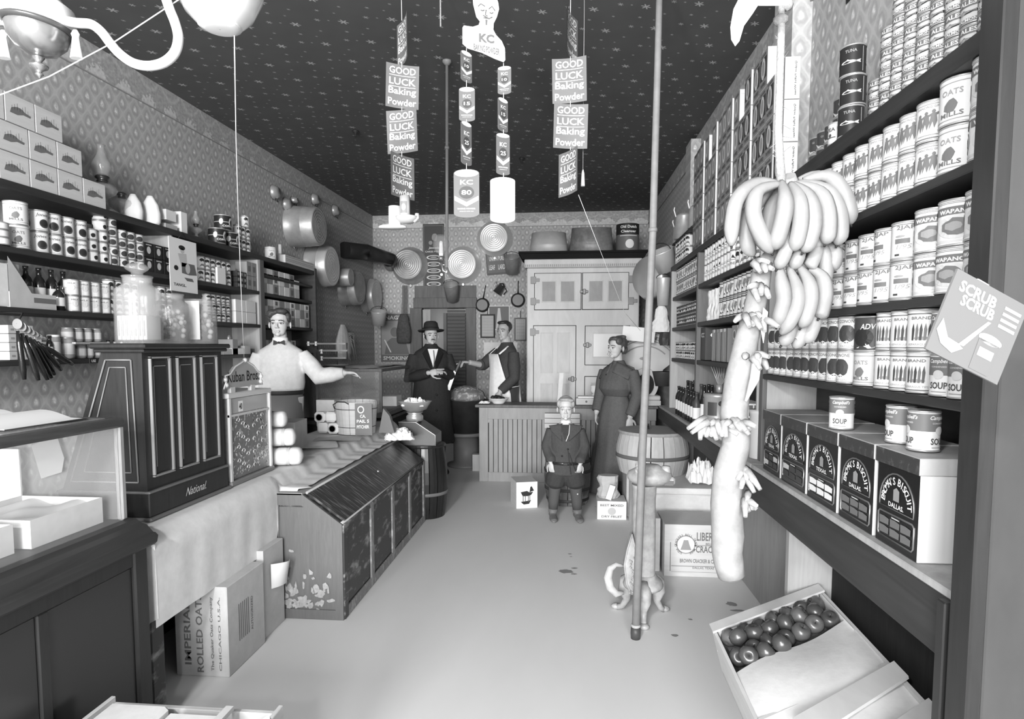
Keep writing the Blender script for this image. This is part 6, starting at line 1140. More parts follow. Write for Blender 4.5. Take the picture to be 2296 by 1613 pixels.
o = carton('wooden_box', -.10, .10, -.13, .13, 0, .245, 7, 'small wooden box with a dark goat print near the boy', 'box', deco=[('-Y', goat)]); o.location = (P(1172, 1140, Z=0).x, 5.62, 0); o.rotation_euler = (0, 0, .30)
q = P(1373, 1166, Z=0)
def prn(b, t, w, h):
    b.rect(0, w, 0, h, t, 1); t2 = lambda u, v: t(u, v)+Vector((0, -.001, 0)); b.text('BEST MIXED', w*.5, h*.72, h*.12, t2, 2, w=w*.8); b.decal(blob(w*.5, h*.45, w*.14, h*.2), t2, 4, 1); b.text('DRY FRUIT', w*.5, h*.1, h*.12, t2, 2, w=w*.7)
carton('wooden_box', q.x-.13, q.x+.12, 5.19, 5.42, 0, .16, 7, 'small white printed box on the floor before the woman', 'box', deco=[('-Y', prn)])
bag('paper_bag', (q.x-.03, 5.32, .163), .10, .07, .20, 'crumpled open paper bag on the small white printed box', M_CARD, 12, top=.9)
b = MB(); b.box(-.03, .02, -.10, -.072, 0, .13, mx=Matrix.Rotation(.3, 4, 'Y')); o = b.build('white_packet', M_WHITE, None, 'white packet leaning out of the open paper bag', 'packet'); o.location = (q.x-.03, 5.32, .166)
carton('wooden_box', q.x+.13, q.x+.25, 5.3, 5.7, 0, .62, 7, 'tall narrow wooden crate standing between woman and barrel', 'box')
# barrel on its platform, cracker crate
b = MB(); b.box(.50, 1.10, 4.28, 5.30, .455, .50, bev=.004); PF = thing('platform', (.8, 4.8, 0), 'low pale wooden platform carrying the big barrel', 'platform'); wp(b, PF, 'platform_top', M_CREAM); b = MB(); b.box(.55, 1.08, 4.34, 5.25, 0, .455); wp(b, PF, 'platform_base', M_CREAM)
barrel('barrel', .69, 4.86, .255, .285, .31, mat('new_barrel_staves', 182, .6, kind='wood', v2=160, scale=8, stretch=(4, 4, .5)), 'big pale barrel with a wooden lid beside the woman', 18, z=.502, hoops=(.45,), hm=mat('thin_hoop', 96, .6), lidm=mat('lid_wood', 158, .6, kind='wood', v2=138, scale=6, stretch=(1, 5, 1)))
b = MB(); b.tube([(-.05, -.06, .012), (.0, .02, .03)], [.012, .016], 8); b.lathe([(.02, 0), (.014, .02), (.02, .04)], 10, (.0, .02, .01)); o = b.build('tap_handle', M_BRZ, None, 'small knobbed metal tap lying on the barrel lid', 'tool'); o.location = (.64, 4.80, .838)
def cracker(b, t, w, h):
    b.rect(w*.15, w*.99, h*.60, h*.615, t, 6); b.arctext('SODA CRACKERS BELL TRADE MARK', w*.30, h*.62, .058, 250, -70, .014, t, 2); b.decal(blob(w*.30, h*.62, .062, .062), t, 6, 1)
    t2 = lambda u, v: t(u, v)+Vector((0, -.001, 0)); b.decal(blob(w*.30, h*.62, .055, .055), t2, 5, 1); t3 = lambda u, v: t(u, v)+Vector((0, -.002, 0)); b.decal([(w*.30-.035, h*.62-.035), (w*.30+.035, h*.62-.035), (w*.30+.022, h*.62), (w*.30+.014, h*.62+.03), (w*.30-.014, h*.62+.03), (w*.30-.022, h*.62)], t3, 6, 1)
    b.text('LIBERTY', w*.45, h*.70, .055, t, 2, w=w*.34, align='l'); b.text('BELL', w*.62, h*.62, .014, t, 2); b.text('CRACKERS', w*.44, h*.47, .045, t, 2, w=w*.42, align='l'); b.text('BROWN CRACKER & CANDY CO.', w*.22, h*.27, .026, t, 2, w=w*.68, align='l'); b.text('DALLAS, TEXAS', w*.40, h*.15, .016, t, 2, w=w*.3, align='l')
    b.rect(w*.10, w*.94, h*.20, h*.21, t, 2); b.rect(w*.10, w*.94, h*.09, h*.095, t, 2); b.rect(w*.08, w*.09, h*.1, h*.66, t, 2); b.rect(w*.94, w*.95, h*.1, h*.7, t, 2)
carton('cracker_crate', .645, 1.10, 3.92, 4.25, 0, .345, 7, 'pale wooden cracker crate printed with a bell, below the platform', 'box', deco=[('-Y', cracker)])
carton('cardboard_box', .47, .63, 4.0, 4.2, 0, .36, 5, 'pale box on the floor left of the cracker crate', 'box')
crumple('wrapping_paper', (.98, 4.45, .502), .18, .22, .16, 'crumpled white paper on the platform right of the barrel', sd=21, sharp=1.4)
# ---------------------------------------------------------------- far right counter goods
cz2 = .967
for k in range(22):
    bottle(.885+.05*(k % 3), 4.18+.058*(k//3)*1.6, cz2, .026, .27 if k % 3 else .22, 'dark necked bottle, %s from the near end, %s row, far right counter' % (ORD[k//3], ('front', 'middle', 'rear')[k % 3]), 'dark bottles on the far right counter', M_DG if k % 4 else C_DARK)
def tinpail(x, y, z, r, h, label): o = thing('lard_pail', (x, y, z), label, 'pail'); b = MB(); b.lathe([(r, 0), (r, h*.86), (r*1.04, h*.88), (r*1.04, h), (.001, h)], 28, cap=False); b.lathe([(r+.001, h*.1), (r+.001, h*.12)], 28); b.build('pail_body', M_TIN, o); b = MB(); t = cylmap(r+.002, a0=-PI/2-.5); b.rect(-.04, .02, h*.2, h*.7, t, 0, 5); b.build('label', C_DARK, o); b = MB(); b.lathe([(.012, -.002), (.016, 0), (.012, .002)], 10, (0, -r-.006, h*.66), mx=Matrix.Rotation(PI/2, 3, 'X')); b.build('bail_ring', M_IRON, o)
tinpail(.955, 3.86, cz2, .088, .07, 'lower flat tin pail with lid on far right counter'); tinpail(.945, 3.86, cz2+.073, .082, .165, 'shiny tin pail stacked on the flat one, far right counter')
o = thing('fork_jar', (.97, 3.92, cz2+.24), 'bunch of forks standing above the shiny tin pail', 'forks'); b = MB(); b.lathe([(.02, 0), (.02, .05)], 10); b.build('holder', M_TIN, o)
for k in range(8): b = MB(); b.tube([(0, 0, .03), (-.02+.008*k, -.01*k+.03, .10), (-.05+.014*k, -.012*k+.03, .17)], .003, 4); b.build('fork', M_TIN, o)
def tick(b, t, w, h): [b.rect(w*(.06+.19*i), w*(.20+.19*i), h*(.05+.16*j), h*(.16+.16*j), t, 2) for i in range(5) for j in range(6)]
carton('ticket_box', .93, 1.08, 3.38, 3.62, cz2, cz2+.22, 1, 'white box printed with a dark grid on the right counter', 'box', deco=[('-X', tick), ('-Y', tick)])
carton('printed_box', 1.02, 1.13, 2.96, 3.14, cz2, cz2+.22, 9, 'dark box lettered TOP MA beside the banana stalk', 'box', deco=[('-Y', lambda b, t, w, h: (b.text('S3', w*.4, h*.76, h*.12, t, 1), b.rect(w*.1, w*.9, h*.62, h*.67, t, 1), b.text('TOP', w*.5, h*.38, h*.15, t, 1, w=w*.8), b.text('MA.', w*.5, h*.18, h*.15, t, 1, w=w*.8)))])
o = thing('white_can', (.95, 2.96, cz2), 'large pale can on the counter left of the biscuit tins', 'can'); b = MB(); b.lathe([(.07, 0), (.07, .21), (.074, .215), (.074, .23), (.001, .23)], 28, cap=False); b.build('can_body', C_PALE, o); o.location.z -= .0
carton('paper_bundle', .85, 1.0, 3.1, 3.6, cz2, cz2+.05, 1, 'white wrapped paper bundle on the edge of the right counter', 'bundle', bev=.02); 
for k in range(9): carton('dark_packet', .92, 1.08, 3.86+.042*k-.3, 3.90+.042*k-.3, Z2[3]+.003, Z2[3]+.2-.02*(k % 2), 6 if k % 3 else 2, 'grey book-like packet, %s from the near end, lowest far right shelf' % ORD[k], 'packet', 'grey packets on the lowest shelf')
carton('cocoa_box', .92, 1.08, 4.12, 4.26, Z2[3]+.003, Z2[3]+.22, 9, 'dark box lettered CC beside the shelf divider', 'box', deco=[('-Y', lambda b, t, w, h: b.text('CC', w*.5, h*.7, h*.14, t, 1, w=w*.6)), ('-X', lambda b, t, w, h: b.text('CC', w*.5, h*.7, h*.14, t, 1, w=w*.6))])
def ov2(b, t, w, h): b.decal(blob(w*.5, h*.5, w*.3, h*.28, 12), t, 4, 1); b.decal(blob(w*.5, h*.5, w*.2, h*.2, 10), lambda u, v: t(u, v)+Vector((-.0006, 0, 0)), 2, 1)
for i in range(4):
    for j in range(2): carton('starch_box', .92, 1.08, 3.02+.115*i, 3.128+.115*i, Z2[3]+.003+.105*j, Z2[3]+.106+.105*j, 6, 'box with pale oval, %s from the near end, %s row, beyond bananas' % (ORD[i], ('lower', 'upper')[j]), 'box', 'oval fronted boxes', deco=[('-X', ov2)])
for k in range(5): bag('flour_bag', (.98, 3.80+.085*k, Z2[2]+.003), .05, .04, .20, 'white flat flour bag, %s from the near end, middle far shelf' % ORD[k], M_CREAM, 30+k, top=.8)
# ================================================================== right foreground, hanging things
TX = .862; tys = [2.699, 2.477, 2.216, 1.965, 1.737, 1.519]
GL_T = [mat('japanned_black', 30, .22, spec=.6), M_WHITE, mat('tin_border', 120, .3, .5), C_MID, C_DARK]
for k in range(5):
    y1, y0 = tys[k]-.008, tys[k+1]+.012; w = y1-y0; z0, z1, zl = cz2, 1.185, 1.228; far = k < 3
    o = thing('biscuit_tin', (TX, y0, z0), 'black fronted biscuit tin, %s from the left in the row of five' % ORD[k], 'biscuit tin', 'biscuit tins on the right counter')
    b = MB(); b.box(0, .225, 0, w, 0, z1-z0, bev=.002); b.build('tin_body', mat('pale_tin_side', 190, .5, kind='noise', v2=190, scale=12), o)
    b = MB(); b.box(-.002, 0, .002, w-.002, .002, z1-z0-.001); b.build('front_plate', GL_T[0], o)
    b = MB(); b.box(-.006, .229, -.004, w+.004, z1-z0, zl-z0, bev=.002); b.box(-.0072, -.006, -.003, w+.003, z1-z0+.001, zl-z0-.002, 1); b.build('lid', [mat('dull_lid', 176, .5, kind='noise', v2=150, scale=9), mat('lid_band', 58, .3, kind='worn', v2=90, scale=30)], o)
    t = planemap((-.0026, w, 0), (0, -1, 0), (0, 0, 1)); c = w/2; b = MB()
    H = z1-z0
    def tube2(pts, r, m): b.tube([t(u, v) for u, v in pts], r, 5, m)
    arch = [(.018, H*.48)]+[(c-(c-.018)*math.cos(PI*q/12), H*.56+H*.36*math.sin(PI*q/12)) for q in range(13)]+[(w-.018, H*.48), (.018, H*.48)]; tube2(arch, .0022, 2)
    t2 = planemap((-.0034, w, 0), (0, -1, 0), (0, 0, 1)); b.arctext("BROWN'S BISCUIT", c, H*.54, w*.27, 178, 2, .020, t2, 1, bold=.015); b.text('TEXAS.' if far else 'DALLAS.', c, H*.50, .013, t2, 1, w=w*.36, bold=.02); b.decal([(c-.014, H*.59), (c+.014, H*.59), (c+.014, H*.72), (c, H*.755), (c-.014, H*.72)], t2, 3, 1); b.build('lettering', GL_T, o)
    b = MB(); win = [(.020, .022), (w-.020, .022), (w-.014, .03), (w-.014, H*.38), (w-.022, H*.41), (.022, H*.41), (.014, H*.38), (.014, .03), (.020, .022)]; b.tube([t(u, v) for u, v in win], .0028, 5, 2)
    b.build('window_frame', GL_T, o); rr = random.Random(k+40)
    for i in range(3):
        for j in range(2):
            u0 = .022+(w-.044)*i/3; u1 = u0+(w-.044)/3-.004; v0 = .030+(H*.37-.030)*j/2; v1 = v0+(H*.37-.03)/2-.004; b = MB(); lift = .0008+.0006*rr.random(); tt = planemap((-.0026-lift, w, 0), (0, -1, 0), (0, 0, 1))
            m = 0 if k == 2 else 1 if (k == 3 or rr.random() < .7) else 2
            b.decal([(u0+.002, v0), (u1-.001, v0+.002), (u1, v1-.003), ((u0+u1)/2, v1), (u0, v1-.001)], tt, m, 1); b.build('cracker', [M_WHITE, C_GREY if k > 2 else C_DARK, C_PALE], o)
    b = MB(); b.rect(w*.40, w*.62, H*.36, H*.39, t2, 4); b.rect(w*.42, w*.60, H*.37, H*.38, planemap((-.0045, w, 0), (0, -1, 0), (0, 0, 1)), 1); b.build('name_strip', GL_T, o)
put('soup', .90, P(1886, 950, X=.90).y, 1.229, -.55, 'two-tone soup can standing alone on the middle biscuit tins', 'soup cans on tins')
put('soup', .935, P(2018, 985, X=.935).y, 1.229, -.10+PI*.9, 'soup can standing rear left of the near pair on tins', 'soup cans on tins'); put('soup', .925, P(2070, 990, X=.925).y, 1.229, .6+PI*.62, 'soup can nearest the dark post on the last biscuit tin', 'soup cans on tins')
# iron pole
p0 = P(1425, 1432, Z=0); p1 = Vector((.430, 3.03, ceil_z(.43, 3.03)-.002)); PO = thing('iron_pole', (p0.x, p0.y, 0), 'slightly leaning iron gas pole from floor to ceiling', 'pole'); v = p1-Vector((p0.x, p0.y, 0))
M_POLE = mat('painted_pole', 128, .6, kind='noise', v2=112, scale=20); b = MB(); b.tube([(0, 0, .004), v*.3, v*.62+Vector((.012, 0, 0)), v*.85+Vector((.006, 0, 0)), v], [.021, .020, .018, .016, .015], 16); b.build('pole_shaft', M_POLE, PO)
b = MB(); b.lathe([(.024, .0), (.026, .03), (.024, .06)], 16, mx=None); b.build('foot_socket', C_DARK, PO); b = MB(); b.lathe([(.022, .06), (.026, .068), (.022, .076)], 16); b.build('string_ring', M_ROPE, PO); b = MB(); b.lathe([(.021, 0), (.023, .01), (.021, .02)], 14, v*.62+Vector((.012, 0, 0))); b.build('collar', M_POLE, PO)
# cast iron stand (floor machine) with paw feet
SV = thing('cast_stand', (.40, 3.30, 0), 'ornate cast iron column stand with claw feet and tray top', 'stand'); M_CI = mat('silvered_cast_iron', 178, .5, .1, 'noise', 140, 26); K3 = 3.3/1350; sx = lambda px: (px-1437)*K3+.03; sz = lambda py: P(1437, py, Y=3.3).z
b = MB(); b.lathe([(.075, sz(1322)), (.066, sz(1310)), (.064, sz(1180)), (.062, sz(1120)), (.066, sz(1092)), (.07, sz(1086))], 20, (sx(1437), 0, 0)); b.build('column', M_CI, SV)
b = MB(); cx_ = sx(1448); b.lathe([(.001, sz(1083)), (.09, sz(1084)), (.118, sz(1074)), (.122, sz(1066)), (.115, sz(1058)), (.06, sz(1046)), (.05, sz(1042)), (.001, sz(1040))], 28, (cx_, 0, 0), cap=False, sy=.8); b.build('head', M_CI, SV)
b = MB(); b.box(cx_+.05, cx_+.13, -.05, .02, sz(1084), sz(1066), bev=.01); b.lathe([(.03, sz(1064)), (.026, sz(1050)), (.022, sz(1044)), (.001, sz(1043))], 14, (cx_+.085, -.01, 0)); b.build('coin_spout', M_CI, SV); b = MB(); b.box(cx_+.06, cx_+.12, -.053, -.05, sz(1082), sz(1073)); b.build('dark_slot', mat('slot_shadow_iron', 90, .4), SV)
rr = random.Random(6); b = MB()
for k in range(26): b.ball((sx(1424)+rr.uniform(-.018, .012), -.06+rr.uniform(-.015, .015), sz(1060)+rr.uniform(-.02, .07)), rr.uniform(.006, .014), 6, sc3=(1, 1, 1.5))
b.build('lion_crest', M_CI, SV, kind='stuff'); b = MB()
prof = [(1408, 1190), (1398, 1225), (1392, 1260), (1398, 1300), (1408, 1322), (1422, 1326), (1420, 1260), (1416, 1225)]
b.prism([(sx(x), -.068, sz(y)) for x, y in prof], (0, .08, 0)); b.tube([(sx(x), -.07, sz(y)) for x, y in prof+prof[:1]], .004, 5)
b.build('side_ornament', M_CI, SV); b = MB()
for k in range(12): b.tube([(sx(1398+rr.uniform(0, 16)), -.072, sz(1240+7*k)), (sx(1404+rr.uniform(0, 12)), -.076, sz(1244+7*k))], .004, 5)
b.build('scroll_relief', M_CI, SV, kind='stuff'); b = MB(); b.tube([(sx(1392), -.02, sz(1268)), (sx(1375), -.03, sz(1264)), (sx(1362), -.04, sz(1272)), (sx(1357), -.05, sz(1290)), (sx(1362), -.05, sz(1312)), (sx(1376), -.05, sz(1326)), (sx(1392), -.04, sz(1325))], [.008, .013, .02, .024, .024, .020, .010], 12); b.build('curled_arm', mat('stone_grey_iron', 178, .6, kind='noise', v2=150, scale=30), SV)
b = MB(); b.lathe([(.105, .175), (.11, .19), (.10, .215), (.075, .235), (.07, .25)], 20, (sx(1437), 0, 0)); b.build('base_skirt', M_CI, SV)
for k, (a, L) in enumerate(((2.55, .16), (.55, .15), (-1.65, .15))):
    dx, dy = math.cos(a), math.sin(a); b = MB(); x0 = sx(1437); b.tube([(x0+dx*.06, dy*.06, .21), (x0+dx*.10, dy*.10, .18), (x0+dx*.11, dy*.11, .13), (x0+dx*.10, dy*.10, .075), (x0+dx*.125, dy*.125, .03), (x0+dx*L, dy*L, .014)], [.035, .042, .04, .020, .016, .018], 12); b.ball((x0+dx*(L+.005), dy*(L+.005), .017), .024, 10, sc3=(1.3, 1, .7)); b.build('claw_leg', M_CI, SV)
b = MB(); b.ball((sx(1418), -.10, .205), .026, 12, sc3=(1, .6, .8)); b.ball((sx(1419), -.105, .155), .022, 12, sc3=(1, .6, 1.2)); b.build('mask_relief', M_CI, SV)
# apple crate
A0 = Vector((.610, 2.46, .350)); U = Vector((.455, .13, .125)); V = Vector((.0, -1.05, -.05)); Nn = U.cross(V).normalized(); Nn = Nn if Nn.z > 0 else -Nn
AC = thing('apple_crate', A0, 'big tilted wooden crate of apples half covered with paper', 'crate'); q3 = lambda u, v, n=0: U*u+V*v+Nn*n
def slab(pts, off, nm, m=M_PALEW, par=AC): b = MB(); b.prism(pts, off); return b.build(nm, m, par)
D_ = .20
slab([q3(-.02, 0, 0), q3(-.02, 1, 0), q3(-.02, 1, -D_*.48), q3(-.02, 0, -D_*.48)], U.normalized()*.012, 'side_board'); slab([q3(-.02, 0, -D_*.52), q3(-.02, 1, -D_*.52), q3(-.02, 1, -D_), q3(-.02, 0, -D_)], U.normalized()*.012, 'side_board')
slab([q3(1.0, 0, 0), q3(1.0, 1, 0), q3(1.0, 1, -D_), q3(1.0, 0, -D_)], U.normalized()*.012, 'side_board'); slab([q3(-.02, 0, .0), q3(1.02, 0, .0), q3(1.02, 0, -D_), q3(-.02, 0, -D_)], V.normalized()*-.014, 'end_board'); slab([q3(-.02, 1, 0), q3(1.02, 1, 0), q3(1.02, 1, -D_), q3(-.02, 1, -D_)], V.normalized()*.014, 'end_board')
slab([q3(-.02, 0, -D_), q3(1.02, 0, -D_), q3(1.02, 1, -D_), q3(-.02, 1, -D_)], Nn*.01, 'bottom_board'); slab([q3(0, .54, .0), q3(1, .52, .0), q3(1, .52, -.16), q3(0, .54, -.16)], V.normalized()*.014, 'divider_board')
slab([q3(-.03, -.015, .004), q3(1.03, -.015, .004), q3(1.03, .045, .004), q3(-.03, .045, .004)], Nn*.008, 'top_lath'); slab([q3(.2, .62, .015), q3(1.03, .56, .015), q3(1.03, .64, .015), q3(.2, .72, .015)], Nn*.01, 'top_lath'); slab([q3(.40, .80, .012), q3(1.03, .74, .012), q3(1.03, .82, .012), q3(.40, .90, .012)], Nn*.01, 'top_lath')
for (u, v) in ((.03, .03), (.97, .03), (1.0, .3), (1.0, .45)): pass
b = MB(); g_ = lambda u, v: q3(.0+u*1.0, (.29-.05*u)+v*(.63+.05*u), -.012+.030*math.sin(PI*min(1, v*1.6))*math.sin(PI*u)+.010*math.sin(u*7+v*5)); b.grid(g_, 14, 14); b.build('packing_paper', M_CLOTH, AC)
b = MB(); b.grid(lambda u, v: q3(.02+u*.96, .02, -.06+v*.055)+V.normalized()*.004, 6, 2); b.grid(lambda u, v: q3(.99, .02+v*.3, -.08+u*.085), 3, 6); b.build('paper_lining', M_WHITE, AC)
M_APP = mat('apple_skin', 78, .28, kind='noise', v2=50, scale=9, stretch=(1, 1, .6), spec=.6, amt=.9); M_APP2 = mat('pale_apple_skin', 104, .3, kind='noise', v2=66, scale=9, spec=.6, amt=.9)
rr = random.Random(15); apple_me = []
for m in (M_APP, M_APP2):
    b = MB(); b.lathe([(.001, -.024), (.008, -.028), (.020, -.027), (.032, -.012), (.036, .006), (.030, .024), (.018, .031), (.007, .028), (.001, .020)], 20, cap=False); apple_me.append(b.mesh('apple', m))
b = MB(); b.tube([(0, 0, .018), (.003, 0, .036)], .0016, 5); stem_me = b.mesh('stem', M_INK); cnt = 0
for r_ in range(5):
    for c_ in range(7):
        u = .09+c_*.137+(.06 if r_ % 2 else 0)-.0; v = .065+r_*.062+rr.uniform(-.008, .008); lim = .255-.05*u
        if u > .97 or v > lim+.02: continue
        o = bpy.data.objects.new('apple', apple_me[rr.random() < .25]); COL.objects.link(o); o.location = A0+q3(u, v, -.030+rr.uniform(0, .012)+(.022 if r_ % 2 else 0)); o.rotation_euler = (rr.uniform(-1, 1), rr.uniform(-1, 1), rr.uniform(0, 6)); cnt += 1
        tag(o, 'dark shiny apple, %s from the left, %s row from the crate end' % (ORD[c_], ORD[r_]), 'apple', 'apples in the tilted crate'); s_ = bpy.data.objects.new('stem', stem_me); COL.objects.link(s_); s_.parent = o
# banana stalk
BYD = 1.85; BB = thing('banana_bunch', (P(1765, 420, Y=BYD).x, BYD, 1.95), 'large bunch of pale bananas hanging on a rope over the right counter', 'bananas'); O_ = BB.location
M_BAN = mat('banana_skin', 150, .5, kind='noise', v2=122, scale=12, amt=.8); M_STK = mat('stalk_fibre', 152, .7, kind='noise', v2=122, scale=20, bump=.5); bp = lambda px, py, d=0: P(px, py, Y=BYD+d)-O_
def banana(pts, r=.0235, d=0):
    p = [bp(x, y, d+dd) for x, y, dd in pts]; q = []
    for i in range(len(p)-1): # Catmull-Rom
        a, b_, c, e = p[max(i-1, 0)], p[i], p[i+1], p[min(i+2, len(p)-1)]
        for t in (0, .25, .5, .75): q.append(.5*((2*b_)+(c-a)*t+(2*a-5*b_+4*c-e)*t*t+(3*b_-a-3*c+e)*t**3))
    q.append(p[-1]); n = len(q)-1; rad = [r*(min(1, .35+1.9*(i/n)) if i/n < .35 else 1 if i/n < .80 else 1-.78*((i/n-.80)/.20)**1.6) for i in range(n+1)]; b = MB(); b.tube(q, rad, 6, smooth_dummy) if False else b.tube(q, rad, 7); me = b.build('banana', M_BAN, BB)
    b = MB(); b.tube([q[-1], q[-1]+(q[-1]-q[-2]).normalized()*.008], [.004, .003], 5); b.build('tip', M_INK, me); return me
upper = [[(1745, 412, 0), (1700, 412, 0), (1655, 445, -.02), (1642, 500, -.02), (1640, 552, -.02)], [(1745, 412, .03), (1708, 440, .03), (1678, 490, .04), (1675, 545, .04), (1690, 575, .04)], [(1748, 412, -.03), (1700, 430, -.05), (1690, 480, -.06), (1708, 530, -.06), (1730, 568, -.05)],
    [(1752, 408, -.02), (1760, 440, -.07), (1758, 480, -.08), (1745, 530, -.07), (1735, 560, -.05)], [(1772, 412, -.02), (1790, 440, -.06), (1795, 490, -.07), (1788, 535, -.06), (1778, 563, -.05)], [(1778, 412, -.01), (1812, 440, -.05), (1824, 490, -.06), (1815, 540, -.05), (1800, 566, -.04)],
    [(1785, 410, .0), (1835, 430, -.03), (1855, 470, -.04), (1857, 520, -.04), (1850, 548, -.03)], [(1790, 408, .02), (1850, 425, 0), (1880, 470, -.01), (1885, 520, -.01), (1876, 550, 0)], [(1800, 404, .03), (1855, 395, .02), (1890, 430, .01), (1904, 470, .01), (1908, 503, .02)], [(1790, 404, .06), (1830, 396, .06), (1870, 420, .07), (1895, 450, .07), (1902, 490, .07)],
    [(1760, 415, .05), (1735, 450, .06), (1722, 500, .07), (1720, 540, .07), (1728, 560, .06)], [(1800, 412, -.01), (1838, 450, -.0), (1842, 500, .0), (1835, 535, .0), (1822, 560, .01)]]
mid = [[(1770, 500, 0), (1768, 540, -.03), (1757, 575, -.04), (1742, 603, -.03)], [(1785, 510, .02), (1792, 550, 0), (1788, 580, -.01), (1775, 603, -.01)], [(1820, 520, .03), (1830, 560, .01), (1820, 590, 0), (1812, 602, 0)], [(1850, 540, .05), (1872, 565, .03), (1870, 590, .03), (1860, 600, .03)], [(1835, 530, .05), (1848, 570, .03), (1852, 610, .03), (1842, 650, .03)]]
low = [[(1745, 590, 0), (1752, 630, -.03), (1758, 670, -.04), (1750, 705, -.03), (1742, 733, -.02)], [(1768, 600, 0), (1785, 640, -.03), (1788, 680, -.04), (1772, 720, -.03), (1750, 750, -.02)], [(1790, 596, 0), (1812, 630, -.03), (1818, 670, -.04), (1808, 710, -.03), (1795, 735, -.02)],
    [(1812, 600, .01), (1842, 620, -.01), (1850, 660, -.02), (1842, 700, -.01), (1836, 714, -.01)], [(1760, 660, .03), (1775, 710, .02), (1768, 750, .02), (1752, 775, .02)], [(1790, 680, .04), (1798, 730, .03), (1790, 765, .03), (1776, 768, .03)], [(1820, 680, .03), (1826, 715, .02), (1818, 745, .02), (1806, 770, .02)], [(1830, 650, .04), (1835, 700, .03), (1826, 720, .03), (1818, 735, .03)]]
for q in upper: banana(q)
for q in mid: banana(q, .021)
for q in low: banana(q, .022)
b = MB(); b.tube([bp(1768, 395), bp(1772, 430, .03), bp(1770, 500, .06), bp(1745, 560, .06), bp(1712, 600, .04)], [.02, .03, .032, .03, .028], 10); b.build('inner_stem', M_STK, BB)
b = MB(); b.tube([bp(1712, 590, .03), bp(1703, 640, .02), bp(1690, 700, .01), bp(1672, 770, 0), bp(1655, 850, 0), bp(1645, 930, 0), bp(1650, 960, 0), bp(1650, 1000, 0), bp(1632, 1060, 0), bp(1628, 1130, 0), bp(1632, 1200, 0), bp(1630, 1238, 0), bp(1634, 1262, 0), bp(1640, 1292, 0)], [.026, .029, .031, .034, .038, .040, .041, .041, .043, .046, .048, .045, .044, .040], 18); b.build('stalk', M_STK, BB)
b = MB(); c = bp(1640, 1294); ax = (bp(1640, 1294)-bp(1634, 1262)).normalized(); b.lathe([(.001, .003), (.036, .002), (.037, -.004)], 18, c, 0, Vector((0, 0, 1)).rotation_difference(ax).to_matrix(), cap=False); b.build('cut_end', mat('cut_stalk', 120, .8, kind='noise', v2=90, scale=60), BB)
rr = random.Random(3)
for (px, py, n, w, sp) in ((1690, 712, 9, 85, 12), (1690, 800, 8, 60, 14), (1625, 945, 14, 135, 16), (1670, 1060, 6, 20, 30), (1672, 1120, 6, 20, 30), (1700, 590, 5, 40, 14), (1700, 645, 4, 50, 12), (1600, 955, 8, 90, 10)):
    for k in range(n):
        x = px+w*((k+.5)/n-.5); y = py+rr.uniform(-sp, sp)*.5; s0 = bp(x*.7+px*.3, y, -.03+rr.uniform(-.02, .02)); d = Vector((rr.uniform(-.02, .02)+(x-px)*.0004, -.02+rr.uniform(-.015, .01), rr.uniform(-.03, .005))); b = MB(); b.tube([s0, s0+d*.6, s0+d*1.3+Vector((0, 0, -.006))], [.012, .010, .006], 7); b.build('finger_stub', mat('pale_stub', 166, .7, kind='noise', v2=118, scale=40), BB)
b = MB(); b.tube([bp(1698, 800, -.045), bp(1692, 850, -.05), bp(1672, 900, -.05)], [.014, .014, .004], 7); b.build('peeled_strip', C_PALE, BB); b = MB(); b.prism([bp(1712, 690, -.04), bp(1722, 700, -.04), bp(1712, 770, -.04), bp(1706, 740, -.04)], (0, .004, 0)); b.build('hanging_leaf', M_CREAM, BB)
# rope
RP = thing('rope', P(1752, 120, Y=BYD), 'frayed pale rope holding the banana bunch from above', 'rope'); b = MB(); o = RP.location; xs = [(1750, -330), (1752, 0), (1752, 60), (1748, 200), (1745, 300), (1752, 410)]; b.tube([P(x, y, Y=BYD)-o for x, y in xs], [.007, .008, .011, .011, .012, .014], 8); b.build('rope_strand', M_ROPE, RP); b = MB()
for k in range(34): y = rr.uniform(20, 400); s0 = P(1750, y, Y=BYD)-o; b.tube([s0, s0+Vector((rr.uniform(-.035, .035), rr.uniform(-.01, .01), rr.uniform(-.03, .03)))], [.0012, .0006], 3)
b.build('fray', M_ROPE, RP, kind='stuff'); b = MB(); b.ball(P(1750, 45, Y=BYD)-o, .02, 10, sc3=(1.1, 1, .8)); b.ball(P(1765, 10, Y=BYD)-o, .018, 8); b.build('knot', M_ROPE, RP)
b = MB(); pts = [P(x, y, Y=1.7) for x, y in ((1660, -10), (1706, -8), (1702, 8), (1688, 30), (1668, 58), (1658, 92), (1649, 103), (1640, 88), (1638, 60), (1645, 20))]; b.prism(pts, (0, .003, 0)); b.prism([P(x, y, Y=1.71) for x, y in ((1660, -40), (1770, -40), (1768, 12), (1700, 12))], (0, .003, 0)); b.build('hanging_paper', M_WHITE, None, 'torn white paper hanging from above left of the rope', 'paper')
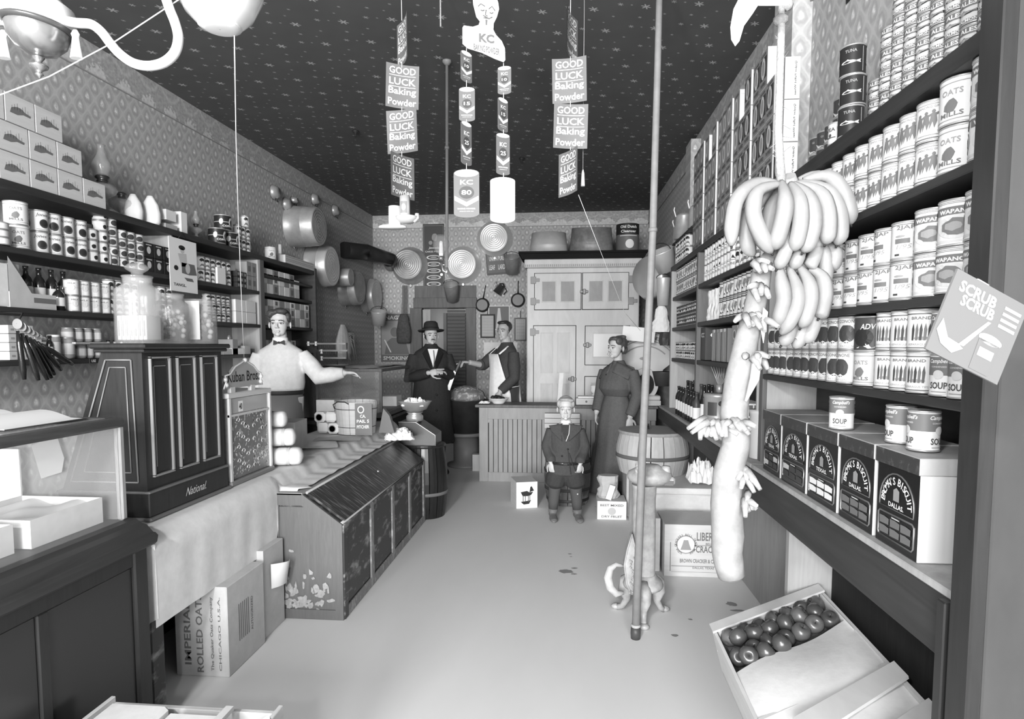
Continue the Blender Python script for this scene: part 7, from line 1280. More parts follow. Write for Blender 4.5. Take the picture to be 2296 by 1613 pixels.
# scrub sign
SS = thing('hanging_sign', P(2190, 735, Y=1.02), 'grey tilted card sign lettered SCRUB hanging in front of the post', 'sign'); sw, sh = .150, .135; b = MB(); b.box(-sw/2, sw/2, -.002, .002, -sh/2, sh/2, 0); t = planemap((-sw/2, -.0028, -sh/2), (1, 0, 0), (0, 0, 1)); t2 = planemap((-sw/2, -.0036, -sh/2), (1, 0, 0), (0, 0, 1))
b.text('SCRUB', .052, .105, .018, t, 1, w=.075, bold=.03); b.text('SCRUB', .060, .086, .018, t, 1, w=.068, bold=.03); b.decal([(.088, .083), (.094, .083), (.062, .030), (.052, .030)], t, 1, 1); b.decal([(.008, .055), (.02, .032), (.05, .030), (.062, .026), (.045, .012), (.02, .018), (.004, .035)], t2, 1, 1)
b.decal(blob(.105, .058, .024, .008), t, 1, 1); b.decal([(.084, .055), (.126, .055), (.124, .004), (.086, .004)], t, 2, 1); b.rect(.09, .12, .028, .042, t2, 1)
for k in range(4): b.rect(.108, .142, .083+.010*k, .088+.010*k, t, 3)
b.build('card', [mat('sign_grey', 104, .6), M_WHITE, C_GREY, C_PALE], SS); SS.rotation_euler = (0, .40, .28); b = MB(); b.tube([(-.01, 0, sh/2), (-.012, .02, sh/2+.012), (.0, .05, sh/2+.006)], .002, 5); b.build('string', M_STRING, SS)
# round tub on the top board, poster, near edge
TBc = Vector((1.018, 1.41, 2.355)); o = thing('round_drum', TBc, 'large pale round drum with white rim leaning on the top board', 'drum'); o.rotation_euler = (-.12, 0, 0); b = MB(); b.lathe([(.118, -.13), (.128, -.128), (.128, -.112), (.119, -.108)], 40, cap=False); b.build('rim', M_WHITE, o); b = MB(); b.lathe([(.119, -.110), (.116, .25), (.001, .25)], 40, cap=False); b.lathe([(.112, -.128), (.11, -.02), (.001, -.02)], 40, cap=False, m=1); b.build('drum_body', [mat('drum_grey', 150, .6, kind='noise', v2=160, scale=5), M_INK], o)
b = MB(); y0, y1 = P(1960, 60, X=XR-.012).y, P(1891, 60, X=XR-.012).y; z0 = 2.92; b.box(XR-.006, XR-.003, y0-.35, y1, z0, 3.35); t = planemap((XR-.0068, y1, z0), (0, -1, 0), (0, 0, 1)); b.decal(blob(.05, .12, .03, .07, 14, .2), t, 1, 1); b.text('Coffees', .28, .12, .14, t, 2, w=.42, bold=-.005, shear=.4); b.tube([t(.02+.01*k, .06+.02*k*(k % 3)) for k in range(8)], .002, 4, 2); b.build('poster', [M_INK, C_SKY, C_WHITE], None, 'black poster with white script high on the right wall', 'poster')
# ---------------------------------------------------------------- puffed wheat cartons on the far right shelf
PW_ = [mat('carton_grey', 128, .6), C_DARK, C_PALE, M_WHITE, C_MID]
def pw(b, dark):
    w, h, d = .112, .172, .062; b.box(0, d, 0, w, 0, h, 2, .001); t = planemap((-.0008, w, 0), (0, -1, 0), (0, 0, 1)); t2 = planemap((-.0016, w, 0), (0, -1, 0), (0, 0, 1)); t3 = planemap((-.0024, w, 0), (0, -1, 0), (0, 0, 1))
    b.rect(.002, w-.002, .002, h-.002, t, 0); b.rect(.01, w-.01, .045, h-.03, t2, 1 if dark else 4); b.decal(blob(w/2, h*.54, .03, .05, 14), t3, 2, 1); b.decal(blob(w/2, h*.55, .017, .034, 10), planemap((-.0032, w, 0), (0, -1, 0), (0, 0, 1)), 4, 1); b.text('QUAKER', w/2, h*.86, .013, t2, 1, w=.07); b.text('PUFFED', w/2, .012, .018, t2, 1, w=.07)
    e = planemap((0, -.0008, 0), (1, 0, 0), (0, 0, 1)); b.rect(.003, d-.003, .004, h-.004, e, 3); e2 = planemap((0, -.0016, 0), (1, 0, 0), (0, 0, 1)); b.rect(.006, .056, .148, .149, e2, 4); b.text('Quaker Puffed Wheat', .086, -.048, .010, lambda u, v: Vector((-v, -.0016, 0))+Vector((0, 0, h-u-.002)), 1, w=.14); return b
PWM = [pw(MB(), d).mesh('cereal_carton', PW_) for d in (0, 1)]; cnt = {}
def carton_pw(x, y, z, dark, rz, label): o = bpy.data.objects.new('cereal_carton', PWM[dark]); COL.objects.link(o); o.location = (x, y, z); o.rotation_euler = (0, 0, rz); tag(o, label, 'cereal box', 'cereal cartons above the far shelving')
heights = [3, 4, 4, 4, 3, 4, 4, 4, 4, 4, 3, 4, 4, 4, 4, 3]
for i in range(15):
    for j in range(heights[i]): carton_pw(.915+.004*(i % 3), 2.86+.117*i, Z2[0]+.003+.1745*j, 1 if i < 5 else 0, 0, 'cereal carton, %s from the near end, layer %s, above far shelving' % (ORD[i], ('one', 'two', 'three', 'four', 'five')[j]))
for j in range(3): carton_pw(.905, 2.70, Z2[0]+.003+.1745*j, 1, .0, 'cereal carton in nearest pile by the rope, layer %s' % ('one', 'two', 'three')[j])
wb(S2_, 'shelf_board', M_DARK, RX, XR-.002, 2.64, 2.93, Z2[0]-.04, Z2[0])
# ================================================================== hanging advertising
GLM = [mat('sign_card_grey', 112, .55), M_WHITE]
def goodluck(px, py, wpx, hpx, yaw, label, Y=3.2, roll=0):
    k = Y/1350; w = wpx*k; h = hpx*k; c = P(px, py, Y=Y); o = thing('hanging_card', c, label, 'sign', 'good luck baking powder cards'); o.rotation_euler = (0, roll, yaw); b = MB(); n = 8
    for s in (0, 1): b.grid(lambda u, v: Vector(((u-.5)*w, .012*math.cos((u-.5)*3)-.012+.0015*s, (v-.5)*h)), n, 1, 0)
    b.build('card', GLM[0], o); t = lambda u, v: Vector((u-w/2, .012*math.cos((u/w-.5)*3)-.0135, v-h/2)); b = MB()
    for s, z, hh, ww in (('GOOD', .78, .16, .80), ('LUCK', .53, .16, .80), ('Baking', .27, .20, .84), ('Powder', .06, .16, .86)): b.text(s, w*.5, h*z, h*hh, t, 0, w=w*ww, bold=.018)
    b.rect(w*.1, w*.9, h*.735, h*.75, t, 0, 4); b.rect(w*.1, w*.9, h*.48, h*.495, t, 0, 4); b.build('lettering', M_WHITE, o); return o
pos = ('topmost', 'second', 'third', 'lowest')
for k, (px, py, yaw, roll) in enumerate(((906, 92, -1.0, 0), (902, 195, .35, .03), (903, 295, -.15, -.03), (900, 396, 1.05, 0))): goodluck(px, py, 72, 94, yaw, '%s good luck card on the left string' % pos[k], roll=roll)
for k, (px, py, yaw, roll) in enumerate(((1279, 80, 1.25, 0), (1277, 181, -.1, -.02), (1279, 284, .12, .02), (1277, 387, -1.0, 0))): goodluck(px, py, 74, 94, yaw, '%s good luck card on the right string' % pos[k], roll=roll)
def hstring(pts, label, r=.0018, nm='string', m=M_STRING, cat='string'): b = MB(); b.tube(pts, r, 5); return b.build(nm, m, None, label, cat)
def up(p): return Vector((p.x, p.y, ceil_z(p.x, p.y)))
def gapstring(x, segs, Y, label):
    b = MB()
    for y0, y1 in segs: b.tube([up(P(x, 92, Y=Y)) if y0 is None else P(x, y0, Y=Y), P(x, y1, Y=Y)], .0018, 5)
    b.build('string', M_STRING, None, label, 'string', None, 'stuff')
gapstring(901, ((None, 46), (138, 152), (240, 250), (340, 352)), 3.2, 'white string carrying the left column of good luck cards'); gapstring(1279, ((None, 34), (126, 138), (226, 240), (330, 342)), 3.2, 'white string carrying the right column of good luck cards')
hstring([P(1297, 437, Y=3.2), P(1345, 560, Y=3.6), P(1400, 700, Y=4.1), P(1436, 742, Y=6.28)], 'thin string slanting from the right cards towards the scale', .0012)
KM = [mat('kc_card_grey', 104, .5), M_WHITE, C_DARK, mat('kc_card_dark', 70, .5), C_PALE]
def kc(px, py, wpx, hpx, yaw, price, label, Y=3.0, pale=False, full=None):
    k = Y/1350; w = (full or wpx)*k; h = hpx*k; c = P(px, py, Y=Y); o = thing('hanging_card', c, label, 'sign', 'can shaped baking powder cards'); o.rotation_euler = (0, 0, yaw); e = w*.16
    out = [(w/2*math.cos(a), h/2-e+e*math.sin(a)) for a in [PI*q/10 for q in range(11)]]+[(w/2*math.cos(a), -h/2+e+e*math.sin(a)) for a in [PI+PI*q/10 for q in range(11)]]
    b = MB(); b.prism([(x, 0, z) for x, z in out], (0, .003, 0)); b.build('card', KM[4] if pale else KM[0], o); t = planemap((0, -.0012, 0), (1, 0, 0), (0, 0, 1)); t2 = planemap((0, -.002, 0), (1, 0, 0), (0, 0, 1)); b = MB(); b.decal([(w*.47*math.cos(a), h/2-e+e*.9*math.sin(a)) for a in [2*PI*q/16 for q in range(16)]], t, 1, 1)
    b.text('KC', 0, h*.18, h*.10, t, 1, w=w*.5, bold=.02)
    if not pale: b.decal(blob(0, h*.02, w*.30, h*.13), t, 3, 1); b.add([t(x*w, z*h) for x, z in ((-.47, -.05), (0, -.18), (.47, -.05), (.47, -.14), (0, -.27), (-.47, -.14))], [(0, 1, 4, 5), (1, 2, 3, 4)], 1)
    b.text(price, 0, -h*.03, h*.10, t2, 1, w=w*.40, bold=.02); b.text('BAKING POWDER', 0, -h*.33, h*.03, t, 1, w=w*.7); b.text('JAQUES MFG CO', 0, -h*.38, h*.02, t, 1, w=w*.55); b.build('print', KM, o)
for a in ((1046, 150, 21, 66, .9, '10', 'small can card priced 10 on the left string', 3.0, False, 32), (1047, 234, 34, 74, .1, '15', 'can card priced 15 turned squarely on the left string', 3.0, False, 35), (1046, 322, 18, 94, 1.0, '25', 'narrow turned can card priced 25 on the left string', 3.0, False, 34), (1046, 434, 57, 106, .05, '80', 'large can card priced 80 at the left string end', 3.0, False, 57),
          (1131, 180, 29, 60, -.1, '10', 'can card priced 10 turned squarely on the right string', 3.0, False, 30), (1128, 258, 20, 72, .95, '15', 'narrow turned can card priced 15 on the right string', 3.0, False, 32), (1128, 346, 28, 90, .5, '25', 'can card priced 25 on the right string', 3.0, False, 32), (1127, 449, 54, 100, .1, '80', 'large faded white can card at the right string end', 3.0, True, 55)): kc(*a)
gapstring(1046, ((106, 120), (180, 200), (268, 278), (366, 386)), 3.0, 'string of the left can shaped cards'); gapstring(1129, ((136, 153), (208, 225), (291, 304), (388, 403)), 3.0, 'string of the right can shaped cards')
KB = thing('hanging_sign', P(1085, 75, Y=2.98), 'white bust shaped baking powder sign with moustached face at top', 'sign'); o = KB.location; bp2 = lambda x, y, d=0: P(x, y, Y=2.98-d)-o
outl = [(1060, -8), (1061, 10), (1068, 38), (1076, 48), (1073, 56), (1060, 60), (1040, 57), (1037, 62), (1037, 98), (1048, 108), (1080, 118), (1110, 132), (1129, 139), (1133, 134), (1132, 108), (1125, 92), (1112, 78), (1106, 66), (1107, 52), (1114, 38), (1119, 20), (1117, 5), (1112, -8)]
b = MB(); b.prism([bp2(x, y) for x, y in outl], (0, .004, 0)); b.build('card', M_WHITE, KB); t = lambda u, v: bp2(u, v, .003); b = MB()
b.text('KC', 1091, -96, 20, lambda u, v: t(u, -v+.12*(u-1091)), 0, w=34, bold=.04); b.text('BAKING POWDER', 1091, -118, 15, lambda u, v: t(u, -v+.22*(u-1091)), 1, w=58, bold=.02)
for pts in ([(1072, 14), (1078, 8), (1087, 14)], [(1096, 20), (1103, 14), (1110, 24)], [(1083, 34), (1090, 38), (1096, 42), (1104, 38)], [(1078, 22), (1082, 24), (1086, 22)], [(1098, 28), (1102, 30), (1106, 28)], [(1090, 22), (1088, 33), (1093, 36)]): b.tube([t(x, y) for x, y in pts], .0022, 4, 0)
b.decal([(1088, 44), (1093, 44), (1092, 56), (1089, 56)], t, 1, 1); b.decal([(1082, 40), (1090, 37), (1098, 41), (1090, 42)], t, 1, 1); b.build('print', [C_GREY, M_GREYINK], KB, kind='stuff')
c = P(1089, 0, Y=2.98); hstring([up(c), c], 'short string above the bust shaped sign')
# lower left display of plates and cans under the left cards
o = thing('hanging_display', P(893, 504, Y=3.2), 'hanging white dish display with two small cans and a hand shape', 'display'); k = 3.2/1350
b = MB(); b.lathe([(.001, 0), (45*k*.7, .002), (.075, .010), (.001, .016)], 28, (-.03, 0, -.02), sy=.8); b.build('white_dish', M_WHITE, o); b = MB(); b.lathe([(.001, 0), (.035, .004), (.056, .022), (.060, .034), (.055, .032), (.001, .03)], 24, (.055, -.03, .0)); b.build('basket', C_PALE, o); b = MB(); b.tube([(.09, -.03, .01), (.11, -.03, .03), (.11, -.03, .05)], [.014, .014, .011], 8); b.build('thumb', C_PALE, o)
b = MB(); b.lathe([(.033, -.005), (.033, .095), (.001, .095)], 20, (-.018, 0, 0)); b.build('can', M_WHITE, o); b = MB(); b.lathe([(.027, .03), (.027, .14), (.001, .14)], 20, (.045, -.03, 0)); t = lambda u, v: cylmap(.0275)(u, v)+Vector((.045, -.03, 0)); b.rect(-.02, .02, .05, .11, t, 1, 6); b.decal(blob(0, .08, .012, .018), lambda u, v: cylmap(.028)(u, v)+Vector((.045, -.03, 0)), 0, 1); b.build('can', [C_PALE, C_MID], o); b = MB(); b.tube([(.018, 0, .1), (.018, 0, .16)], .002, 4); b.build('string', M_STRING, o)
b = MB(); b.loft([[(.011*q*math.cos(a), .011*q*math.sin(a), z) for a in [2*PI*j/8 for j in range(8)]] for z, q in ((-.045, 1.0), (.02, .7), (.04, .3))]); o = b.build('tassel', M_WHITE, None, 'small white tassel beside the lowest right card', 'tassel'); o.location = P(1307, 398, Y=3.25); c = P(1307, 380, Y=3.25); hstring([up(c), c], 'thin string of the small white tassel', .0008)
c = P(988, 60, Y=3.1); hstring([up(c), c], 'short knotted string dangling left of the bust sign', .004, 'cord', M_ROPE, 'cord')
# gas lamp pendant in the middle
GP = thing('gas_lamp', P(1002, 130, Y=3.96), 'pipe-hung gas lamp with glass globe in mid room', 'lamp'); o = GP.location; tz = ceil_z(o.x, o.y)-o.z; q = lambda x, y: P(x, y, Y=3.96)-o
b = MB(); b.tube([(0, 0, tz), q(1002, 600)], .010, 10); b.lathe([(.03, tz), (.03, tz-.01), (.012, tz-.03)], 12); b.lathe([(.014, 0), (.016, .01), (.014, .02)], 12, q(1002, 335)); b.build('gas_pipe', mat('grey_pipe', 120, .5), GP); b = MB(); b.tube([q(1002, 600), q(1002, 612), q(994, 608), q(990, 590)], .009, 8); b.tube([q(984, 594), q(1002, 594)], .004, 6); b.lathe([(.018, -.01), (.022, .01)], 12, q(989, 580)); b.lathe([(.008, -.002), (.012, 0), (.008, .002)], 10, q(990, 616), mx=Matrix.Rotation(PI/2, 3, 'X')); b.build('burner_arm', M_BRASS, GP)
b = MB(); b.lathe([(.02, -.10), (.04, -.085), (.055, -.05), (.052, -.015), (.035, .015), (.033, .02)], 24, q(989, 535), cap=False); b.build('globe', M_JAR, GP); b = MB(); b.lathe([(.014, -.10), (.016, -.08), (.012, -.01), (.004, 0)], 14, q(989, 540)); b.build('mantle', M_WHITE, GP)
# ---------------------------------------------------------------- upper left gas fixture, globe, wires
def smooth(p, k=5):
    q = []
    for i in range(len(p)-1):
        a, b_, c, e = p[max(i-1, 0)], p[i], p[i+1], p[min(i+2, len(p)-1)]
        for j in range(k): t = j/k; q.append(.5*((2*b_)+(c-a)*t+(2*a-5*b_+4*c-e)*t*t+(3*b_-a-3*c+e)*t**3))
    return q+[p[-1]]
GF = thing('gas_fixture', P(88, 60, Y=1.5), 'ornate metal gas fixture with urn bowl and white hose at upper left', 'lamp'); o = GF.location; q = lambda x, y, d=0: P(x, y, Y=1.5+d)-o; k = 1.5/1350; M_URN = mat('urn_silver', 190, .25, .8, 'noise', 120, 4)
c = q(84, 88); r = 68*k; tl = Matrix.Rotation(.10, 3, 'Y')
b = MB(); b.lathe([(.001, -.042), (r*.25, -.040), (r*.6, -.028), (r*.85, -.005), (r*.93, .020), (r*.90, .030)], 28, c, 0, tl, cap=False); b.build('urn_bowl', M_URN, GF); b = MB(); b.lathe([(r*.93, .024), (r*1.06, .028), (r*1.06, .034), (r*.95, .04)], 28, c, 0, tl, cap=False); b.build('urn_rim', mat('dark_rim', 96, .3, .5), GF)
b = MB(); b.lathe([(r*1.0, .036), (r*1.08, .055), (r*1.02, .085), (r*.7, .10), (r*.5, .125), (r*.2, .135), (.001, .137)], 28, c, 0, tl, cap=False); b.build('globe_body', mat('white_porcelain', 212, .25, spec=.5), GF)
b = MB(); b.lathe([(.001, -.098), (.004, -.094), (.010, -.088), (.005, -.084), (.009, -.078), (.020, -.071), (.021, -.066), (.008, -.060), (.007, -.056), (.014, -.046), (.001, -.040)], 16, c, 0, cap=False); b.build('finial', M_URN, GF)
b = MB(); b.tube(smooth([q(*p) for p in ((150, 48), (175, 52), (205, 55), (228, 72), (248, 98), (270, 122), (300, 142), (335, 148), (368, 140), (392, 118), (400, 85), (392, 50), (380, 20), (370, -15), (368, -60))]), .0118, 14); b.build('hose_arm', mat('white_hose', 205, .6, kind='noise', v2=195, scale=60), GF); b = MB(); b.tube([q(18, 48), q(0, 45), q(-40, 60)], .013, 12); b.build('hose_stub', MATS['white_hose'], GF)
b = MB(); b.tube([q(368, -60), q(372, -120, .05), Vector((q(380, -120, .1).x, .1, ceil_z(o.x, 1.6)-o.z))], .010, 8); b.build('ceiling_rod', M_URN, GF)
for (x, y) in ((170, 95), (8, 95)): b = MB(); b.loft([[(.014*w_*math.cos(a), .010*w_*math.sin(a), z) for a in [2*PI*j/10 for j in range(10)]] for z, w_ in ((-.04, 1.15), (-.01, .8), (.012, .6), (.02, .8), (.03, .4))]); b.xf(Matrix.Translation(q(x, y))); b.build('tassel', mat('white_tassel', 228, .8), GF)
GG = thing('globe_shade', P(490, -35, Y=1.6), 'big white glass globe shade cut by the upper frame edge', 'lamp shade'); b = MB(); r = 96*1.6/1350; b.lathe([(.03, -r), (.05, -r*.97), (r*.75, -r*.66), (r*.97, -r*.2), (r, 0), (r*.9, r*.4), (r*.6, r*.75), (.04, r), (.04, r+.03)], 36, cap=False); b.build('globe', mat('opal_glass', 208, .2, spec=.6), GG); b = MB(); o = GG.location; b.tube([(0, 0, r+.02), (0, 0, ceil_z(o.x, o.y)-o.z)], .008, 8); b.build('stem', M_URN, GG)
b = MB(); b.lathe([(.001, -r*1.02), (.035, -r*1.03), (.055, -r*.95), (.05, -r*.9)], 20, cap=False); b.build('inner_cup', M_WHITE, GG)
pA = P(525, 66, Y=1.62); hstring([pA, P(529, 300, Y=1.9), P(534, 480, Y=2.3), P(541, 660, Y=2.8), P(549, 850, Y=3.2)], 'thin white cord hanging from the globe down to the metal register', .0016, 'cord', m=M_STRING, cat='cord')
hstring([P(-60, 235, Y=1.35), P(0, 213, Y=1.38), P(110, 172, Y=1.43), P(260, 92, Y=1.48), P(400, 0, Y=1.52), P(520, -80, Y=1.56)], 'thin white cord slanting behind the gas fixture at upper left', .0015, 'cord', cat='cord')
# ================================================================== people
def rm(b, vox, name, m, par, it=3, label=None, deci=None):
    """fuse overlapping solids into one continuous surface"""
    me = b.mesh('tmp', m); o = bpy.data.objects.new('tmp', me); COL.objects.link(o)
    r = o.modifiers.new('r', 'REMESH'); r.mode = 'VOXEL'; r.voxel_size = vox; r.use_smooth_shade = True
    if it: s = o.modifiers.new('s', 'SMOOTH'); s.iterations = it; s.factor = .5
    dg = bpy.context.evaluated_depsgraph_get(); dg.update(); e = o.evaluated_get(dg); n = bpy.data.meshes.new_from_object(e); n.name = name
    bpy.data.objects.remove(o); bpy.data.meshes.remove(me); n.materials.clear(); n.materials.append(m)
    if par == 'ROOT': q = bpy.data.objects.new(name, n); COL.objects.link(q); return q
    q = bpy.data.objects.new(name, n); COL.objects.link(q); q.parent = par
    if label: q['label'] = label
    return q
def V3(*a): return Vector(a)
def head(b, c, yaw, s, male=True):
    M = Matrix.Rotation(yaw, 3, 'Z'); T = lambda x, y, z: c + M @ (V3(x*1.10, y, z)*s)
    B = lambda p, r, sc3=(1, 1, 1): b.ball(T(*p), r*s, 20, sc3=sc3, mx=M)
    B((0, .018, .150), .077, (.95, 1.18, 1.0)); B((0, -.018, .10), .060, (1.06, 1.0, 1.45)); B((0, -.030, .045), .040, (1.30, .98, .88)); B((0, -.062, .022), .017, (1.2, 1, .9))
    b.tube([T(0, -.076, .125), T(0, -.090, .102), T(0, -.103, .078)], [.008*s, .010*s, .0135*s], 8); B((-.011, -.090, .076), .008); B((.011, -.090, .076), .008)
    b.tube([T(-.045, -.060, .128), T(-.02, -.077, .131), T(.02, -.077, .131), T(.045, -.060, .128)], .009*s, 8); B((0, -.080, .052), .012, (1.9, .6, .5)); B((0, -.078, .043), .012, (1.5, .7, .5))
    for q in (-1, 1): B((q*.077, .018, .100), .019, (.45, .85, 1.55))
    return T
def face_bits(T, s, par, dark=M_INK, brow=None):
    b = MB()
    for q in (-1, 1): b.ball(T(q*.029, -.0695, .110), .0125*s, 10, sc3=(1.15, .6, .62))
    b.build('eye_whites', mat('eye_white', 196, .3), par); b = MB()
    for q in (-1, 1): b.ball(T(q*.029, -.0775, .110), .0058*s, 8)
    b.build('irises', dark, par); b = MB()
    for q in (-1, 1): b.tube([T(q*.045, -.066, .131), T(q*.030, -.079, .137), T(q*.013, -.083, .133)], [.0028*s, .0042*s, .004*s], 5)
    for q in (-1, 1): b.tube([T(q*.043, -.070, .114), T(q*.029, -.080, .118), T(q*.015, -.078, .113)], .0018*s, 4)
    b.build('eyebrows', brow or M_BRN, par); b = MB(); b.tube([T(-.020, -.0765, .049), T(0, -.0845, .0475), T(.020, -.0765, .049)], [.0015*s, .0030*s, .0015*s], 5); b.build('lips', mat('lip_tone', 128, .5), par)
def hand(b, w, d, nrm, s, curl=.35, thumb=1):
    """palm and five fingers from wrist w pointing along d; nrm is the back of the hand"""
    d = d.normalized(); nrm = (nrm - d*nrm.dot(d)).normalized(); sd = d.cross(nrm); M = Matrix((sd, d, nrm)).transposed()
    b.ball(w+d*.045*s, .05*s, 12, sc3=(.78, 1.0, .34), mx=M); b.tube([w-d*.02*s, w+d*.02*s], [.026*s, .024*s], 8, flat=.75)
    for k, (x, L) in enumerate(((-.030, .062), (-.010, .074), (.011, .070), (.030, .054))):
        p = w+d*.078*s+sd*x*s; pts = [p-d*.02*s, p]; dd = d.copy()
        for q in range(3): dd = (dd*math.cos(curl)-nrm*math.sin(curl)).normalized(); pts.append(pts[-1]+dd*L*s/3)
        b.tube(pts, [.0095*s, .0095*s, .009*s, .008*s, .0065*s], 7)
    t0 = w+d*.025*s-sd*.028*s*thumb; b.tube([t0, t0+(d*.5-sd*.75*thumb-nrm*.15)*.035*s, t0+(d*.95-sd*.75*thumb-nrm*.3)*.060*s, t0+(d*1.4-sd*.65*thumb-nrm*.4)*.075*s], [.013*s, .012*s, .010*s, .007*s], 7)
def rings(b, spec, n=20, sq=2.0):
    b.loft([[(cx+rx*math.copysign(abs(math.cos(a))**(2/sq), math.cos(a)), cy+ry*math.copysign(abs(math.sin(a))**(2/sq), math.sin(a)), z) for a in [2*PI*j/n for j in range(n)]] for z, rx, ry, cx, cy in spec])
def shoe(x, y, s, ang=0, h=.10):
    b = MB(); M = Matrix.Rotation(ang, 3, 'Z'); rs = []
    for t, w_, hh in ((-.09, .6, .05), (-.06, 1, .075), (0, .95, h), (.04, 1.0, .07), (.10, 1.15, .05), (.15, .95, .04), (.175, .4, .02)):
        rs.append([V3(x, y, 0)+M @ V3(.040*s*w_*math.cos(a), -t*s, hh*s*(.5+.5*math.sin(a))+.002) for a in [2*PI*j/12 for j in range(12)]])
    b.loft(rs); b.tube([V3(x, y-.0, h*s*.5), V3(x, y+.01, h*s*1.5)], [.042*s, .040*s], 10); return b
M_BRN = mat('brown_hair', 52, .5, kind='noise', v2=36, scale=60, spec=.5); M_HAIRW = mat('woman_hair', 88, .5, kind='noise', v2=60, scale=60, spec=.5); M_FAIR = mat('fair_hair', 168, .55, kind='noise', v2=138, scale=70)
# ---- woman
def person(name_, loc, rz, label): o = None
W = MB(); s = 1.0; yw = -.15; c = V3(.0, -.01, 1.375); T = head(W, c, yw, .98); W.tube([c+V3(0, .02, .06), c+V3(0, .035, -.04), V3(0, .03, 1.28)], [.046, .046, .07], 12)
rings(W, [(.95, .11, .08, 0, .0), (1.03, .115, .085, 0, 0), (1.15, .14, .10, 0, 0), (1.26, .16, .09, 0, .02), (1.32, .07, .06, 0, .03)])
LA = [V3(.185, .02, 1.255), V3(.235, .03, 1.02), V3(.20, -.04, .80)]; RA = [V3(-.18, .02, 1.25), V3(-.225, .02, 1.02), V3(-.20, -.07, .82)]
for A in (LA, RA): W.tube([A[0], A[1], A[2]], [.05, .042, .028], 10)
hand(W, LA[2], V3(.02, -.05, -1), V3(.8, -.5, 0), .98, .25, 1); hand(W, RA[2], V3(-.0, -.06, -1), V3(-.8, -.5, 0), .98, .35, -1)
for q in (-1, 1): W.tube([V3(q*.06, 0, .92), V3(q*.075, .0, .5), V3(q*.07, .02, .10)], [.07, .06, .04], 12)
WO = rm(W, .005, 'person', M_SKIN, 'ROOT', 4); WO.location = (.505, 6.12, 0); WO.rotation_euler = (0, 0, -.75)
tag(WO, 'woman in long dark dress standing before the pale scale, head turned left', 'person'); face_bits(T, .98, WO, M_INK, M_HAIRW)
b = MB(); Bh = lambda p, r, sc3=(1, 1, 1): b.ball(T(*p), r, 18, sc3=sc3, mx=Matrix.Rotation(yw, 3, 'Z'))
Bh((0, .040, .158), .082, (1.0, 1.08, .98)); Bh((0, -.030, .205), .045, (1.3, .9, .55)); Bh((-.05, -.01, .178), .034, (.8, 1.3, 1.2)); Bh((.05, -.01, .178), .034, (.8, 1.3, 1.2)); Bh((0, .10, .10), .045, (1.1, .8, 1.2)); Bh((.02, .06, .225), .035, (1.4, 1, .5)); rm(b, .006, 'hair', M_HAIRW, WO, 1)
M_DRS = mat('dark_wool_dress', 92, .85, kind='noise', v2=80, scale=50, bump=.3); M_SKT = mat('dark_wool_skirt', 96, .85, kind='noise', v2=84, scale=50, bump=.2)
b = MB(); rings(b, [(1.0, .135, .10, 0, 0), (1.04, .155, .125, 0, -.01), (1.08, .175, .145, 0, -.02), (1.16, .175, .135, 0, -.01), (1.24, .185, .11, 0, .01), (1.28, .15, .095, 0, .02), (1.315, .085, .07, 0, .028), (1.36, .056, .056, 0, .03)])
for A in (LA, RA): b.tube([A[0]+V3(0, 0, .01), A[0]*.6+A[1]*.4, A[1], A[1]*.4+A[2]*.6, A[2]+V3(0, 0, .02)], [.050, .064, .060, .056, .052], 14)
rm(b, .009, 'blouse', M_DRS, WO, 3); b = MB(); n = 48
rg = []
for z, r in ((.02, .30), (.06, .298), (.3, .255), (.55, .22), (.75, .195), (.92, .160), (1.0, .128), (1.045, .122)):
    f = (1-z/1.05); rg.append([(( r*(1+.10*f*math.sin(a*9+.6))*math.cos(a))*.95-.02*f, (r*(1+.10*f*math.sin(a*9+.6))*math.sin(a))*.80+.01*f, z) for a in [2*PI*j/n for j in range(n)]])
b.loft(rg); b.build('skirt', M_SKT, WO); b = MB(); b.lathe([(.128, 1.015), (.13, 1.018), (.13, 1.055), (.128, 1.058)], 28, (0, 0, 0), sy=.86); b.build('waistband', M_DRS, WO)
b = MB(); b.grid(lambda u, v: V3(.03+u*.16, -.055-.075*v+.05*u+.02, 1.345-.10*v-.075*u), 6, 4); b.grid(lambda u, v: V3(-.03-u*.15, -.055-.075*v+.05*u+.02, 1.345-.10*v-.07*u), 6, 4); b.grid(lambda u, v: V3(-.17+.34*u, .06+.05*v, 1.34-.07*v-.05*abs(2*u-1)), 8, 3); me = b.build('collar', M_DRS, WO); so = me.modifiers.new('t', 'SOLIDIFY'); so.thickness = .012
for k in range(3): b = MB(); b.ball((-.035+.005*k, -.125-.012*k, 1.22-.07*k), .007, 8); b.build('button', M_INK, WO)
b = MB(); b.tube([LA[2]+V3(.02, -.02, -.065), LA[2]+V3(-.02, -.03, -.075)], .004, 6)
